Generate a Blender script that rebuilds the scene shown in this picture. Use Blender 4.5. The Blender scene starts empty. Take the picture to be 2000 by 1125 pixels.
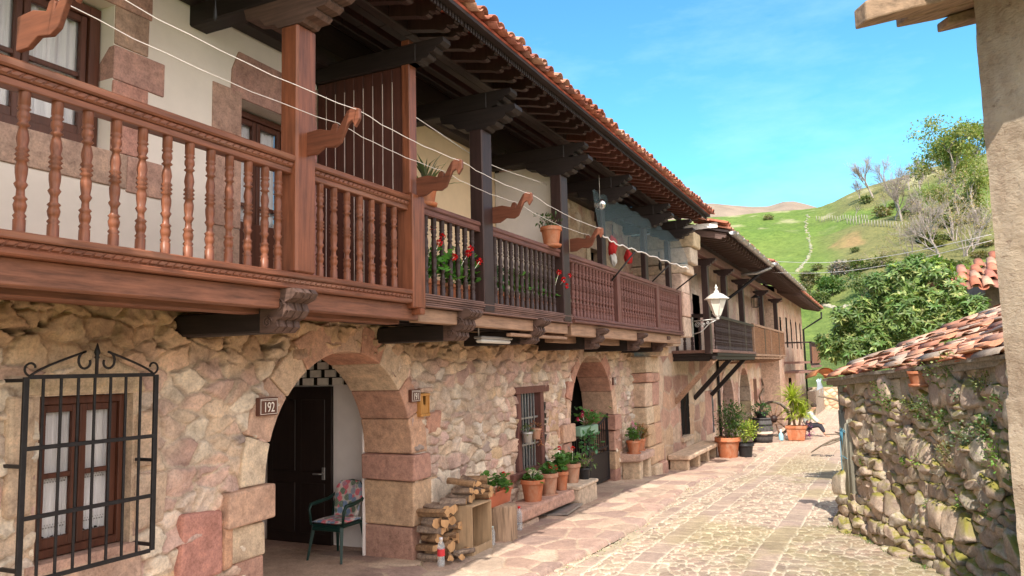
import bpy, math, random
import numpy as np
from mathutils import Vector, Matrix, Euler
R = random.Random(7)
scene = bpy.context.scene
COL = scene.collection
PI = math.pi
# ------------------------------------------------------------------ camera model (used for the camera and for surveying real planes)
FPX = 1500.0; CZ = 2.3; EXPO = 1.47; SKYTINT = (.33, .69, .74)
def _cam():
    ro = math.radians(1.4); u = (1723-1000)/FPX; v = -(702-562.5)/FPX
    p = math.atan(math.sin(ro)*u-math.cos(ro)*v)
    up = Vector((-math.sin(ro)*math.cos(p), math.cos(ro)*math.cos(p), -math.sin(p)))
    y = Vector((u, v, -1.0)).normalized(); x = y.cross(up).normalized()
    return Matrix((x, y, up))          # rows: world axes in camera space
CM = _cam()
def ray(px, py): return CM @ Vector(((px-1000)/FPX, -(py-562.5)/FPX, -1.0))
def onX(px, py, X): r = ray(px, py); t = X/r.x; return Vector((X, r.y*t, CZ+r.z*t))
def onY(px, py, Y): r = ray(px, py); t = Y/r.y; return Vector((r.x*t, Y, CZ+r.z*t))
def onZ(px, py, Z): r = ray(px, py); t = (Z-CZ)/r.z; return Vector((r.x*t, r.y*t, Z))
def gz(y): return float(np.interp(y, [9, 14.4, 17, 20, 30, 50], [0, -.10, -.2, -.42, -.5, -.6]))
def onG(px, py):
    z = 0
    for _ in range(12): z = gz(onZ(px, py, z).y)
    return onZ(px, py, z)
# ------------------------------------------------------------------ noise
def _h(i, j, s):
    n = (i*374761393 + j*668265263 + s*1442695041) & 0xFFFFFFFF
    n = ((n ^ (n >> 13))*1274126177) & 0xFFFFFFFF
    return ((n ^ (n >> 16)) & 0xFFFF)/65535.0
def vn(x, y, s=0):
    x = np.asarray(x, float); y = np.asarray(y, float)
    xi = np.floor(x).astype(np.int64); yi = np.floor(y).astype(np.int64)
    fx = x-xi; fy = y-yi; fx = fx*fx*(3-2*fx); fy = fy*fy*(3-2*fy)
    a = _h(xi, yi, s); b = _h(xi+1, yi, s); c = _h(xi, yi+1, s); d = _h(xi+1, yi+1, s)
    return (a*(1-fx)+b*fx)*(1-fy)+(c*(1-fx)+d*fx)*fy
def fbm(x, y, s=0, o=4):
    t = 0; a = .5; k = 1
    for i in range(o): t = t+a*vn(x*k, y*k, s+i*17); a *= .5; k *= 2.03
    return t
# ------------------------------------------------------------------ materials
def nt(m):
    m.use_nodes = True; n = m.node_tree; n.nodes.clear(); return n
def N(t, ty, **k):
    n = t.nodes.new(ty)
    for a, b in k.items():
        if a in n.inputs: n.inputs[a].default_value = b
        else: setattr(n, a, b)
    return n
def basemat(name, rough=.8, spec=.3, metal=0):
    m = bpy.data.materials.new(name); t = nt(m)
    o = N(t, 'ShaderNodeOutputMaterial'); b = N(t, 'ShaderNodeBsdfPrincipled')
    b.inputs['Roughness'].default_value = rough; b.inputs['Specular IOR Level'].default_value = spec; b.inputs['Metallic'].default_value = metal
    t.links.new(b.outputs[0], o.inputs[0]); return m, t, b, o
def coords(t, scale=(1, 1, 1), kind='Object'):
    c = N(t, 'ShaderNodeTexCoord'); mp = N(t, 'ShaderNodeMapping'); mp.inputs['Scale'].default_value = scale
    t.links.new(c.outputs[kind], mp.inputs[0]); return mp.outputs[0]
def noise(t, v, scale, detail=6, rough=.6):
    n = N(t, 'ShaderNodeTexNoise'); n.inputs['Scale'].default_value = scale; n.inputs['Detail'].default_value = detail; n.inputs['Roughness'].default_value = rough
    t.links.new(v, n.inputs['Vector']); return n.outputs['Fac']
def ramp(t, f, stops):
    r = N(t, 'ShaderNodeValToRGB'); e = r.color_ramp.elements
    while len(e) < len(stops): e.new(.5)
    for i, (p, c) in enumerate(stops): e[i].position = p; e[i].color = (*c, 1) if len(c) == 3 else c
    t.links.new(f, r.inputs[0]); return r.outputs[0]
def mix(t, f, a, b, mode='MIX'):
    m = N(t, 'ShaderNodeMix', data_type='RGBA', blend_type=mode); 
    for k, x in ((0, f), (6, a), (7, b)):
        if isinstance(x, (int, float)): m.inputs[k].default_value = x
        elif isinstance(x, tuple): m.inputs[k].default_value = (*x, 1) if len(x) == 3 else x
        else: t.links.new(x, m.inputs[k])
    return m.outputs[2]
def bump(t, b, h, strength=.3, dist=.02, prev=None):
    n = N(t, 'ShaderNodeBump'); n.inputs['Strength'].default_value = strength; n.inputs['Distance'].default_value = dist
    t.links.new(h, n.inputs['Height'])
    if prev is not None: t.links.new(prev, n.inputs['Normal'])
    t.links.new(n.outputs[0], b.inputs['Normal']); return n.outputs[0]
def wood(name, c, axis='Y', rough=.55, var=.45, grain=1.0, bumpy=.25, spec=.35, worn=None):
    m, t, b, o = basemat(name, rough, spec)
    s = {'X': (1, 14, 14), 'Y': (14, 1, 14), 'Z': (14, 14, 1)}[axis]
    v = coords(t, s); f = noise(t, v, 2.2*grain, 8, .65); f2 = noise(t, coords(t), 3.5, 4)
    d = tuple(x*(1-var) for x in c); l = tuple(min(1, x*(1+var*.7)) for x in c)
    col = ramp(t, f, [(.3, d), (.52, c), (.72, l)])
    col = mix(t, .35, col, ramp(t, f2, [(.3, (.55, .55, .55)), (.7, (1.25, 1.2, 1.15))]), 'MULTIPLY')
    if worn: col = mix(t, ramp(t, noise(t, coords(t, s), .9, 6), [(.5, (0, 0, 0)), (.68, (.75, .75, .75))]), col, worn)
    t.links.new(col, b.inputs['Base Color']); bump(t, b, f, bumpy, .006); return m
def stone(name, rough=.9, sc=1.0, bs=.5, bd=.012, var=.5, attr=True, c=(.5, .4, .3), moss=None, tint=None):
    m, t, b, o = basemat(name, rough, .2)
    v = coords(t)
    if attr: a = N(t, 'ShaderNodeAttribute', attribute_name='Col'); col = a.outputs['Color']
    else: col = c
    n1 = noise(t, v, 9*sc, 9, .68); n2 = noise(t, v, 2.3*sc, 6, .6); n3 = noise(t, v, 45*sc, 4, .7)
    col = mix(t, var, col, ramp(t, n1, [(.28, (.42, .38, .36)), (.5, (1, 1, 1)), (.72, (1.5, 1.42, 1.32))]), 'MULTIPLY')
    col = mix(t, var*.8, col, ramp(t, n2, [(.3, (.62, .56, .54)), (.5, (1, 1, 1)), (.7, (1.3, 1.28, 1.2))]), 'MULTIPLY')
    col = mix(t, .5, col, ramp(t, n3, [(.36, (.6, .6, .6)), (.5, (1, 1, 1)), (.66, (1.25, 1.25, 1.2))]), 'MULTIPLY')
    if moss:
        g = N(t, 'ShaderNodeNewGeometry'); sx = N(t, 'ShaderNodeSeparateXYZ'); t.links.new(g.outputs['Normal'], sx.inputs[0])
        mm = N(t, 'ShaderNodeMath', operation='MULTIPLY'); t.links.new(ramp(t, noise(t, v, 3.3, 7, .7), [(.40, (0, 0, 0)), (.52, (1, 1, 1))]), mm.inputs[0])
        t.links.new(ramp(t, sx.outputs[2], [(.05, (0, 0, 0)), (.6, (1, 1, 1))]), mm.inputs[1])
        col = mix(t, mm.outputs[0], col, moss)
    t.links.new(col, b.inputs['Base Color'])
    ad = N(t, 'ShaderNodeMath', operation='MULTIPLY_ADD'); t.links.new(n3, ad.inputs[0]); ad.inputs[1].default_value = .35; t.links.new(n1, ad.inputs[2])
    bump(t, b, ad.outputs[0], bs, bd); return m
def plain(name, c, rough=.6, var=.2, scale=8, spec=.3, metal=0, bs=.1, bd=.005):
    m, t, b, o = basemat(name, rough, spec, metal); v = coords(t); f = noise(t, v, scale, 7, .65)
    t.links.new(ramp(t, f, [(.3, tuple(x*(1-var) for x in c)), (.7, tuple(min(1, x*(1+var)) for x in c))]), b.inputs['Base Color'])
    if bs: bump(t, b, f, bs, bd)
    return m
def leafmat(name, rough=.45, trans=.35, spec=.4):
    m, t, b, o = basemat(name, rough, spec)
    a = N(t, 'ShaderNodeAttribute', attribute_name='Col'); t.links.new(a.outputs['Color'], b.inputs['Base Color'])
    tr = N(t, 'ShaderNodeBsdfTranslucent'); t.links.new(mix(t, 1., a.outputs['Color'], (1.3, 1.5, .6), 'MULTIPLY'), tr.inputs['Color'])
    ms = N(t, 'ShaderNodeMixShader'); ms.inputs[0].default_value = trans
    t.links.new(b.outputs[0], ms.inputs[1]); t.links.new(tr.outputs[0], ms.inputs[2]); t.links.new(ms.outputs[0], o.inputs[0]); return m
def glassy(name, c=(.03, .035, .04), rough=.06):
    m, t, b, o = basemat(name, rough, .9); b.inputs['Base Color'].default_value = (*c, 1)
    bump(t, b, noise(t, coords(t), 2.5, 2), .15, .01); return m
def clearmat(name, c, alpha=.35, rough=.08):
    m, t, b, o = basemat(name, rough, .8); b.inputs['Base Color'].default_value = (*c, 1)
    tr = N(t, 'ShaderNodeBsdfTransparent'); ms = N(t, 'ShaderNodeMixShader'); ms.inputs[0].default_value = alpha
    t.links.new(tr.outputs[0], ms.inputs[1]); t.links.new(b.outputs[0], ms.inputs[2]); t.links.new(ms.outputs[0], o.inputs[0]); return m
M = {}
M['stone'] = stone('rubble_stone', bs=.6, bd=.014)
M['ashlar'] = stone('dressed_stone', bs=.75, bd=.012, var=.62, sc=1.3)
M['bracket'] = wood('dark_varnished_bracket_wood', (.16, .055, .03), 'X', .5, .4, bumpy=.2)
M['paving'] = stone('paving_stone', rough=.75, bs=.45, bd=.008, var=.42, sc=1.0)
M['drystone'] = stone('dry_stone', bs=.75, bd=.02, var=.55, moss=(.24, .21, .05))
M['tile'] = stone('roof_tile_clay', rough=.8, bs=.3, bd=.004, var=.5)
M['redwood'] = wood('varnished_red_wood', (.21, .072, .036), 'Z', .4, .5)
M['redwoodY'] = wood('varnished_red_wood_along', (.20, .072, .038), 'Y', .45, .5, worn=(.28, .14, .09))
M['beamred'] = wood('brown_red_beam_wood', (.215, .09, .055), 'Y', .6, .6, bumpy=.7)
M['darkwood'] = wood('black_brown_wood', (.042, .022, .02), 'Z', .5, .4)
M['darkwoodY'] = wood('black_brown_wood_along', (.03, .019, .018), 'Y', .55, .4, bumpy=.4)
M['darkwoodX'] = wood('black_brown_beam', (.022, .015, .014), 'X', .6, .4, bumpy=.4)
M['maroon'] = wood('maroon_brown_wood', (.15, .062, .05), 'Z', .6, .4)
M['maroonY'] = wood('maroon_brown_wood_along', (.15, .065, .052), 'Y', .6, .4, bumpy=.4)
M['greywoodY'] = wood('weathered_plinth_wood', (.20, .115, .095), 'Y', .75, .45, bumpy=.5)
M['oldwoodX'] = wood('old_carved_wood', (.11, .065, .052), 'X', .75, .5, bumpy=.5)
M['tanwoodY'] = wood('pale_brown_beam', (.34, .21, .14), 'Y', .75, .4, bumpy=.4)
M['greyold'] = wood('silver_grey_old_wood', (.3, .26, .21), 'X', .9, .5, bumpy=.8)
M['greyoldZ'] = wood('silver_grey_stake_wood', (.3, .28, .22), 'Z', .9, .45, bumpy=.8)
M['rafter'] = wood('old_rafter_wood', (.3, .2, .13), 'X', .85, .5, bumpy=.8)
M['redboard'] = wood('red_ceiling_board', (.42, .10, .06), 'Y', .8, .4)
M['plaster'] = plain('cream_plaster', (.83, .75, .68), .9, .05, 3, .2, bs=.25, bd=.01)
M['plasterY'] = plain('yellow_plaster', (.74, .56, .36), .9, .06, 3, .2, bs=.25, bd=.01)
M['white'] = plain('white_plaster', (.84, .79, .76), .9, .06, 3, .2, bs=.25, bd=.01)
M['lilac'] = plain('lilac_grey_plaster', (.5, .42, .4), .9, .15, 3, .2, bs=.3, bd=.01)
M['frame'] = wood('brown_window_wood', (.1, .035, .02), 'Z', .45, .35)
M['doorwood'] = wood('near_black_door_wood', (.02, .012, .01), 'Z', .45, .35)
M['iron'] = plain('black_wrought_iron', (.03, .028, .03), .5, .3, 20, .5, .6)
M['zinc'] = plain('grey_zinc', (.36, .35, .34), .45, .25, 9, .5, .7)
def potmat(name, c, pale):
    m, t, b, o = basemat(name, .8, .25); v = coords(t); a = ramp(t, noise(t, v, 6, 7, .65), [(.3, tuple(x*.72 for x in c)), (.7, tuple(x*1.15 for x in c))])
    t.links.new(mix(t, ramp(t, noise(t, coords(t, (1, 1, .5)), 4, 8, .7), [(.5, (0, 0, 0)), (.66, (.6, .6, .6))]), a, pale), b.inputs['Base Color']); bump(t, b, noise(t, v, 30, 5), .3, .004); return m
M['terra'] = potmat('terracotta_pot', (.46, .16, .075), (.5, .32, .22))
M['terra2'] = potmat('pale_terracotta_pot', (.44, .22, .14), (.55, .42, .32))
M['blackpl'] = plain('black_plastic', (.02, .02, .022), .45, .2)
M['greenpl'] = plain('dark_green_plastic', (.006, .03, .024), .35, .2)
M['cord'] = plain('white_cord', (.75, .7, .66), .8, .1)
M['soil'] = plain('dark_soil', (.05, .032, .02), .95, .4, 30, bs=.8, bd=.02)
M['leaf'] = leafmat('green_leaf')
M['petal'] = leafmat('flower_petal', .6, .25, .2)
M['bark'] = stone('tree_bark', attr=False, c=(.2, .16, .12), sc=2.5, bs=.8, bd=.02)
M['bare'] = plain('bare_branch_bark', (.33, .27, .24), .95, .25, 6)
M['pane'] = glassy('window_glass')
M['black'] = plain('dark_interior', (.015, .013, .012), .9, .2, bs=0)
M['pine'] = wood('pale_pine_board', (.44, .31, .19), 'Z', .7, .3)
def curtainmat():
    m, t, b, o = basemat('white_lace_curtain', .9, .1); v = coords(t, (30, 30, 1)); f = noise(t, v, 1.0, 3)
    t.links.new(ramp(t, f, [(.3, (.74, .73, .76)), (.65, (.92, .91, .92))]), b.inputs['Base Color']); bump(t, b, f, .6, .02); return m
M['curtain'] = curtainmat()
def stuccomat():
    m, t, b, o = basemat('rough_stucco', .95, .15); v = coords(t, (1, 1, 1.7)); f = noise(t, v, 26, 8, .7); f2 = noise(t, v, 3, 5)
    c = ramp(t, f2, [(.3, (.42, .32, .235)), (.7, (.56, .45, .34))])
    c = mix(t, .8, c, ramp(t, noise(t, v, 13, 6, .75), [(.3, (.38, .3, .27)), (.43, (1, 1, 1))]), 'MULTIPLY')
    c = mix(t, .8, c, ramp(t, noise(t, coords(t, (1, 1, .45)), 1.6, 8, .7), [(.38, (.58, .5, .46)), (.52, (1, 1, 1)), (.75, (1.15, 1.1, 1.0))]), 'MULTIPLY')
    t.links.new(c, b.inputs['Base Color']); bump(t, b, f, 1.0, .03); return m
M['stucco'] = stuccomat()
# ------------------------------------------------------------------ objects
WL = {}
def tag(o, label=None, cat=None, group=None, kind=None):
    if label: o['label'] = label
    if cat: o['category'] = cat
    if group: o['group'] = group
    if kind: o['kind'] = kind
    return o
def thing(name, label, cat, loc=(0, 0, 0), group=None):
    o = bpy.data.objects.new(name, None); COL.objects.link(o); o.location = loc; o.empty_display_size = .1
    WL[o] = Vector(loc); return tag(o, label, cat, group)
def link(name, me, parent=None, pos=None):
    o = bpy.data.objects.new(name, me); COL.objects.link(o)
    base = WL[parent] if parent else Vector((0, 0, 0))
    if parent: o.parent = parent
    if pos is None: pos = base
    o.location = Vector(pos)-base; WL[o] = Vector(pos); return o
def copytree(o, parent=None, delta=None, loc=None):
    c = o.copy(); COL.objects.link(c); c.parent = parent
    if delta is not None: c.location = o.location+Vector(delta)
    if loc is not None: c.location = loc
    WL[c] = (WL[parent] if parent else Vector((0, 0, 0)))+c.location
    for ch in list(o.children): copytree(ch, c)
    return c
class MB:
    def __init__(s): s.v = []; s.f = []; s.c = []; s.col = (1, 1, 1); s.sm = []; s.smooth = False; s.M = Matrix.Identity(4)
    def add(s, vs, fs, smooth=None):
        n = len(s.v)
        for p in vs: s.v.append(tuple(s.M @ Vector(p))); s.c.append(s.col)
        k = s.smooth if smooth is None else smooth
        for f in fs: s.f.append(tuple(i+n for i in f)); s.sm.append(k)
    def box(s, a, b, bev=0, rot=None, c=None, jit=0):
        a = Vector(a); b = Vector(b); cc = (a+b)/2; h = (b-a)/2; h = Vector((abs(h.x), abs(h.y), abs(h.z)))
        if bev <= 0:
            vs = [Vector((x*h.x, y*h.y, z*h.z)) for x in (-1, 1) for y in (-1, 1) for z in (-1, 1)]
            fs = [(0, 1, 3, 2), (4, 6, 7, 5), (0, 4, 5, 1), (2, 3, 7, 6), (0, 2, 6, 4), (1, 5, 7, 3)]
        else:
            bev = min(bev, h.x*.9, h.y*.9, h.z*.9)
            vs = []; idx = {}
            for x in (-1, 1):
                for y in (-1, 1):
                    for z in (-1, 1):
                        for ax in range(3):
                            p = [x*(h.x-bev), y*(h.y-bev), z*(h.z-bev)]; p[ax] = (x, y, z)[ax]*h[ax]
                            idx[(x, y, z, ax)] = len(vs); vs.append(Vector(p))
            fs = []
            q = [(-1, -1), (1, -1), (1, 1), (-1, 1)]
            for ax in range(3):
                for sg in (-1, 1):
                    f = []
                    for u, w in q:
                        k = [0, 0, 0]; k[ax] = sg; k[(ax+1) % 3] = u; k[(ax+2) % 3] = w; f.append(idx[(*k, ax)])
                    fs.append(tuple(f if sg > 0 else f[::-1]))
            for ax in range(3):
                o1, o2 = (ax+1) % 3, (ax+2) % 3
                for s1 in (-1, 1):
                    for s2 in (-1, 1):
                        k0 = [0, 0, 0]; k0[ax] = -1; k0[o1] = s1; k0[o2] = s2; k1 = list(k0); k1[ax] = 1
                        f = [idx[(*k0, o1)], idx[(*k1, o1)], idx[(*k1, o2)], idx[(*k0, o2)]]
                        fs.append(tuple(f if s1*s2 < 0 else f[::-1]))
            for x in (-1, 1):
                for y in (-1, 1):
                    for z in (-1, 1):
                        f = [idx[(x, y, z, 0)], idx[(x, y, z, 1)], idx[(x, y, z, 2)]]; fs.append(tuple(f if x*y*z > 0 else f[::-1]))
        if jit: vs = [p+Vector((R.uniform(-jit, jit), R.uniform(-jit, jit), R.uniform(-jit, jit))) for p in vs]
        if rot is not None: m = Euler(rot).to_matrix(); vs = [m @ p for p in vs]
        if c is not None: s.col = c
        s.add([p+cc for p in vs], fs, False)
    def prism(s, poly, axis, a, b, bev=0):
        """poly: list of 2D pts (counter-clockwise in the two remaining axes order), extruded on axis from a to b"""
        def mk(p, t): 
            return {'X': (t, p[0], p[1]), 'Y': (p[0], t, p[1]), 'Z': (p[0], p[1], t)}[axis]
        n = len(poly); vs = [mk(p, a) for p in poly]+[mk(p, b) for p in poly]
        fs = [tuple(range(n))[::-1], tuple(range(n, 2*n))]+[(i, (i+1) % n, n+(i+1) % n, n+i) for i in range(n)]
        s.add(vs, fs, False)
    def lathe(s, prof, c=(0, 0, 0), n=12, axis='Z', caps=True, sx=1, sy=1):
        vs = []; fs = []
        for (r, h) in prof:
            for k in range(n):
                a = 2*PI*k/n; p = (r*math.cos(a)*sx, r*math.sin(a)*sy, h)
                if axis == 'X': p = (p[2], p[0], p[1])
                if axis == 'Y': p = (p[1], p[2], p[0])
                vs.append((p[0]+c[0], p[1]+c[1], p[2]+c[2]))
        for i in range(len(prof)-1):
            for k in range(n): fs.append((i*n+k, i*n+(k+1) % n, (i+1)*n+(k+1) % n, (i+1)*n+k))
        if caps: fs.append(tuple(range(n))[::-1]); fs.append(tuple((len(prof)-1)*n+k for k in range(n)))
        s.add(vs, fs, True)
    def tube(s, pts, r, n=6, caps=True, smooth=True):
        pts = [Vector(p) for p in pts]; vs = []; fs = []; m = len(pts)
        rr = r if isinstance(r, (list, tuple)) else [r]*m
        t0 = (pts[1]-pts[0]).normalized(); u = t0.orthogonal().normalized()
        if abs(t0.z) < .9: u = t0.cross(Vector((0, 0, 1))).normalized()
        for i, p in enumerate(pts):
            t = ((pts[i+1] if i < m-1 else p)-(pts[i-1] if i else p)).normalized()
            if t.length == 0: t = t0
            u = (u-t*u.dot(t)); u = u.normalized() if u.length > 1e-6 else t.orthogonal().normalized(); w = t.cross(u)
            for k in range(n): a = 2*PI*(k+.5)/n; vs.append(p+(u*math.cos(a)+w*math.sin(a))*rr[i])
        for i in range(m-1):
            for k in range(n): fs.append((i*n+k, i*n+(k+1) % n, (i+1)*n+(k+1) % n, (i+1)*n+k))
        if caps: fs.append(tuple(range(n))[::-1]); fs.append(tuple((m-1)*n+k for k in range(n)))
        s.add(vs, fs, smooth)
    def blob(s, c, r, sub=2, amp=.12, freq=2.0, seed=0, rot=None, sq=.0):
        vs, fs = ICO[sub]; o = []; m = Euler(rot).to_matrix() if rot else None; rs = R.random()*50
        for p in vs:
            d = 1+amp*2*(float(vn(p[0]*freq+rs, p[1]*freq+p[2]*freq*1.3+rs, seed))-.5)
            q = Vector(p)*d
            if sq: q = Vector([math.copysign(abs(x)**(1-sq), x) for x in q])
            q = Vector((q.x*r[0], q.y*r[1], q.z*r[2]))
            if m: q = m @ q
            o.append(q+Vector(c))
        s.add(o, fs, True)
    def leaf(s, p, d, up, L, W, bend=.15):
        d = d.normalized(); sd = d.cross(up); sd = sd.normalized() if sd.length > 1e-4 else d.orthogonal().normalized(); nn = sd.cross(d)
        a = p; b = p+d*L*.35+nn*L*bend*.5; t = p+d*L-nn*L*bend; m = p+d*L*.7+nn*L*bend*.2
        s.add([a, b+sd*W*.5-nn*W*.12, m+sd*W*.36-nn*W*.1, t, m-sd*W*.36-nn*W*.1, b-sd*W*.5-nn*W*.12, b, m],
              [(0, 1, 6), (1, 2, 7, 6), (2, 3, 7), (3, 4, 7), (4, 5, 6, 7), (5, 0, 6)], True)
    def quadleaf(s, p, L):
        a = Vector((R.gauss(0, 1), R.gauss(0, 1), R.gauss(0, 1))).normalized(); b = a.orthogonal().normalized()
        b = Matrix.Rotation(R.uniform(0, 6.28), 3, a) @ b; q = a.cross(b)
        s.add([p, p+b*L*.5+q*L*.28, p+b*L, p+b*L*.5-q*L*.28], [(0, 1, 2, 3)], True)
    def build(s, name, mat, parent=None, pos=None, kind=None):
        if pos is None: pos = WL[parent] if parent else Vector((0, 0, 0))
        pos = Vector(pos); me = bpy.data.meshes.new(name)
        me.from_pydata([(x-pos.x, y-pos.y, z-pos.z) for x, y, z in s.v], [], s.f)
        me.polygons.foreach_set('use_smooth', s.sm); 
        ca = me.attributes.new('Col', 'FLOAT_COLOR', 'POINT'); arr = np.ones((len(s.v), 4), np.float32); arr[:, :3] = np.array(s.c, np.float32).reshape(-1, 3)
        ca.data.foreach_set('color', arr.ravel()); me.materials.append(mat); me.update()
        o = link(name, me, parent, pos)
        if kind: o['kind'] = kind
        return o
def _ico():
    t = (1+5**.5)/2; v = [(-1, t, 0), (1, t, 0), (-1, -t, 0), (1, -t, 0), (0, -1, t), (0, 1, t), (0, -1, -t), (0, 1, -t), (t, 0, -1), (t, 0, 1), (-t, 0, -1), (-t, 0, 1)]
    v = [Vector(p).normalized() for p in v]
    f = [(0, 11, 5), (0, 5, 1), (0, 1, 7), (0, 7, 10), (0, 10, 11), (1, 5, 9), (5, 11, 4), (11, 10, 2), (10, 7, 6), (7, 1, 8), (3, 9, 4), (3, 4, 2), (3, 2, 6), (3, 6, 8), (3, 8, 9), (4, 9, 5), (2, 4, 11), (6, 2, 10), (8, 6, 7), (9, 8, 1)]
    out = [([tuple(p) for p in v], list(f))]
    for _ in range(3):
        mid = {}; nf = []
        def g(a, b):
            k = (min(a, b), max(a, b))
            if k not in mid: mid[k] = len(v); v.append(((v[a]+v[b])/2).normalized())
            return mid[k]
        for a, b, c in f: x, y, z = g(a, b), g(b, c), g(c, a); nf += [(a, x, z), (b, y, x), (c, z, y), (x, y, z)]
        f = nf; out.append(([tuple(p) for p in v], list(f)))
    return out
ICO = _ico()
def gridmesh(name, P, Cl, mat, parent=None, mask=None, kind=None, flip=False):
    """P (nu,nv,3), Cl (nu,nv,3) -> mesh; mask (nu-1,nv-1) keeps faces"""
    nu, nv = P.shape[:2]; idx = np.arange(nu*nv).reshape(nu, nv)
    q = np.stack([idx[:-1, :-1], idx[1:, :-1], idx[1:, 1:], idx[:-1, 1:]], -1)
    q = q.reshape(-1, 4) if mask is None else q[mask]
    if flip: q = q[:, ::-1]
    used = np.unique(q); re = np.full(nu*nv, -1); re[used] = np.arange(len(used)); q = re[q]
    V = P.reshape(-1, 3)[used].astype(np.float32); C = Cl.reshape(-1, 3)[used]
    base = WL[parent] if parent else Vector((0, 0, 0)); V = V-np.array(base, np.float32)
    me = bpy.data.meshes.new(name); me.vertices.add(len(V)); me.vertices.foreach_set('co', V.ravel())
    me.loops.add(len(q)*4); me.loops.foreach_set('vertex_index', q.ravel().astype(np.int32))
    me.polygons.add(len(q)); me.polygons.foreach_set('loop_start', np.arange(0, len(q)*4, 4, dtype=np.int32))
    me.update(calc_edges=True); me.polygons.foreach_set('use_smooth', np.ones(len(q), bool))
    ca = me.attributes.new('Col', 'FLOAT_COLOR', 'POINT'); a = np.ones((len(V), 4), np.float32); a[:, :3] = C; ca.data.foreach_set('color', a.ravel())
    me.materials.append(mat); me.validate()
    o = link(name, me, parent)
    if kind: o['kind'] = kind
    return o
# ------------------------------------------------------------------ masonry / paving pattern
PAL = np.array([(.45, .27, .21), (.52, .36, .24), (.60, .47, .34), (.36, .205, .165), (.50, .31, .22), (.56, .42, .32), (.42, .25, .20), (.62, .52, .42), (.47, .30, .16), (.22, .16, .14)])
def seeds(u0, u1, v0, v1, h, wmin, wmax, rnd, jit=.25):
    S = []; v = v0-h
    while v < v1+h:
        hh = h*rnd.uniform(.75, 1.3); u = u0-wmax-rnd.random()*wmax
        while u < u1+wmax:
            w = rnd.uniform(wmin, wmax); 
            if w > wmin*1.7 and rnd.random() < .18: 
                S.append((u+w/2, v+hh*.25)); S.append((u+w/2+rnd.uniform(-.05, .05), v+hh*.8))
            else: S.append((u+w/2, v+hh/2+rnd.gauss(0, jit*hh)))
            u += w
        v += hh
    return np.array(S)
def cells(U, V, S, ax=1.0, ay=1.5, win=1.6):
    """nearest / second nearest seed with y stretched; U must be sorted along axis 0"""
    nu = U.shape[0]; ID = np.zeros(U.shape, int); E = np.zeros(U.shape)
    order = np.argsort(S[:, 0]); S2 = S[order]; step = 24
    for i in range(0, nu, step):
        u = U[i:i+step]; v = V[i:i+step]; a = u.min()-win; b = u.max()+win
        lo, hi = np.searchsorted(S2[:, 0], [a, b]); s = S2[lo:hi]
        D = np.sqrt(((u[..., None]-s[:, 0])*ax)**2+((v[..., None]-s[:, 1])*ay)**2)
        k = np.argpartition(D, 1, axis=-1)[..., :2]; d = np.take_along_axis(D, k, -1)
        sw = d[..., 0] > d[..., 1]; k0 = np.where(sw, k[..., 1], k[..., 0]); k1 = np.where(sw, k[..., 0], k[..., 1])
        dd = np.abs(d[..., 0]-d[..., 1]); sp = np.sqrt(((s[k0, 0]-s[k1, 0])*ax)**2+((s[k0, 1]-s[k1, 1])*ay)**2)
        ID[i:i+step] = order[lo+k0]; E[i:i+step] = dd*(d[..., 0]+d[..., 1])/(2*np.maximum(sp, 1e-4))
    return ID, E
def sstep(x, a, b): t = np.clip((x-a)/(b-a), 0, 1); return t*t*(3-2*t)
def adaptive(a, b, ds):
    out = [a]
    while out[-1] < b: out.append(out[-1]+ds(out[-1]))
    out[-1] = b; return np.array(out)
# ================================================================== WORLD, SUN, CAMERA
SUN = Vector((.20, -.86, 1.0)).normalized()
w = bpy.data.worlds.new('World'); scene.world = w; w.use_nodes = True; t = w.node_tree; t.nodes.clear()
sky = N(t, 'ShaderNodeTexSky'); sky.sky_type = 'NISHITA'; sky.sun_disc = False
sky.sun_elevation = math.asin(SUN.z); sky.sun_rotation = math.atan2(SUN.x, SUN.y); sky.altitude = 900; sky.air_density = 1.0; sky.dust_density = .15; sky.ozone_density = 1.2
bg = N(t, 'ShaderNodeBackground'); bg.inputs[1].default_value = .15; wo = N(t, 'ShaderNodeOutputWorld')
gc = N(t, 'ShaderNodeTexCoord'); mp_ = N(t, 'ShaderNodeMapping'); mp_.inputs['Scale'].default_value = (1, 1, 3.2); t.links.new(gc.outputs['Generated'], mp_.inputs[0])
wisp = ramp(t, noise(t, mp_.outputs[0], 2.2, 8, .62), [(.5, (0, 0, 0)), (.8, (.26, .26, .26))])
skyc = mix(t, wisp, mix(t, 1.0, sky.outputs[0], SKYTINT, 'MULTIPLY'), (3.2, 4.2, 4.6))
# unseen cloud bank added right of and behind the camera to fill shaded facades
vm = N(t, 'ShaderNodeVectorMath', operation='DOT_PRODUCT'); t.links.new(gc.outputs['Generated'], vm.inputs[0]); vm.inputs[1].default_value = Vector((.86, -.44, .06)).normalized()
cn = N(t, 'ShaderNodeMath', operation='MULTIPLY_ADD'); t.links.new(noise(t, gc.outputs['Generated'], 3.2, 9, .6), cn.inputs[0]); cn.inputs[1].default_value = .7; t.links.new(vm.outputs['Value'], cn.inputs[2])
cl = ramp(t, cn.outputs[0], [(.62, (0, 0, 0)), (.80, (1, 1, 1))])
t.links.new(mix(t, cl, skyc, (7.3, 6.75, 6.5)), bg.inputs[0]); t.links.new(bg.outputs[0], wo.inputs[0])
sl = bpy.data.lights.new('sun', 'SUN'); sl.energy = 2.62; sl.angle = math.radians(.5); sl.color = (1, .93, .82)
so = bpy.data.objects.new('sun', sl); COL.objects.link(so); so.rotation_euler = (-SUN).to_track_quat('-Z', 'Y').to_euler(); so.location = (2, -5, 30)
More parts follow.
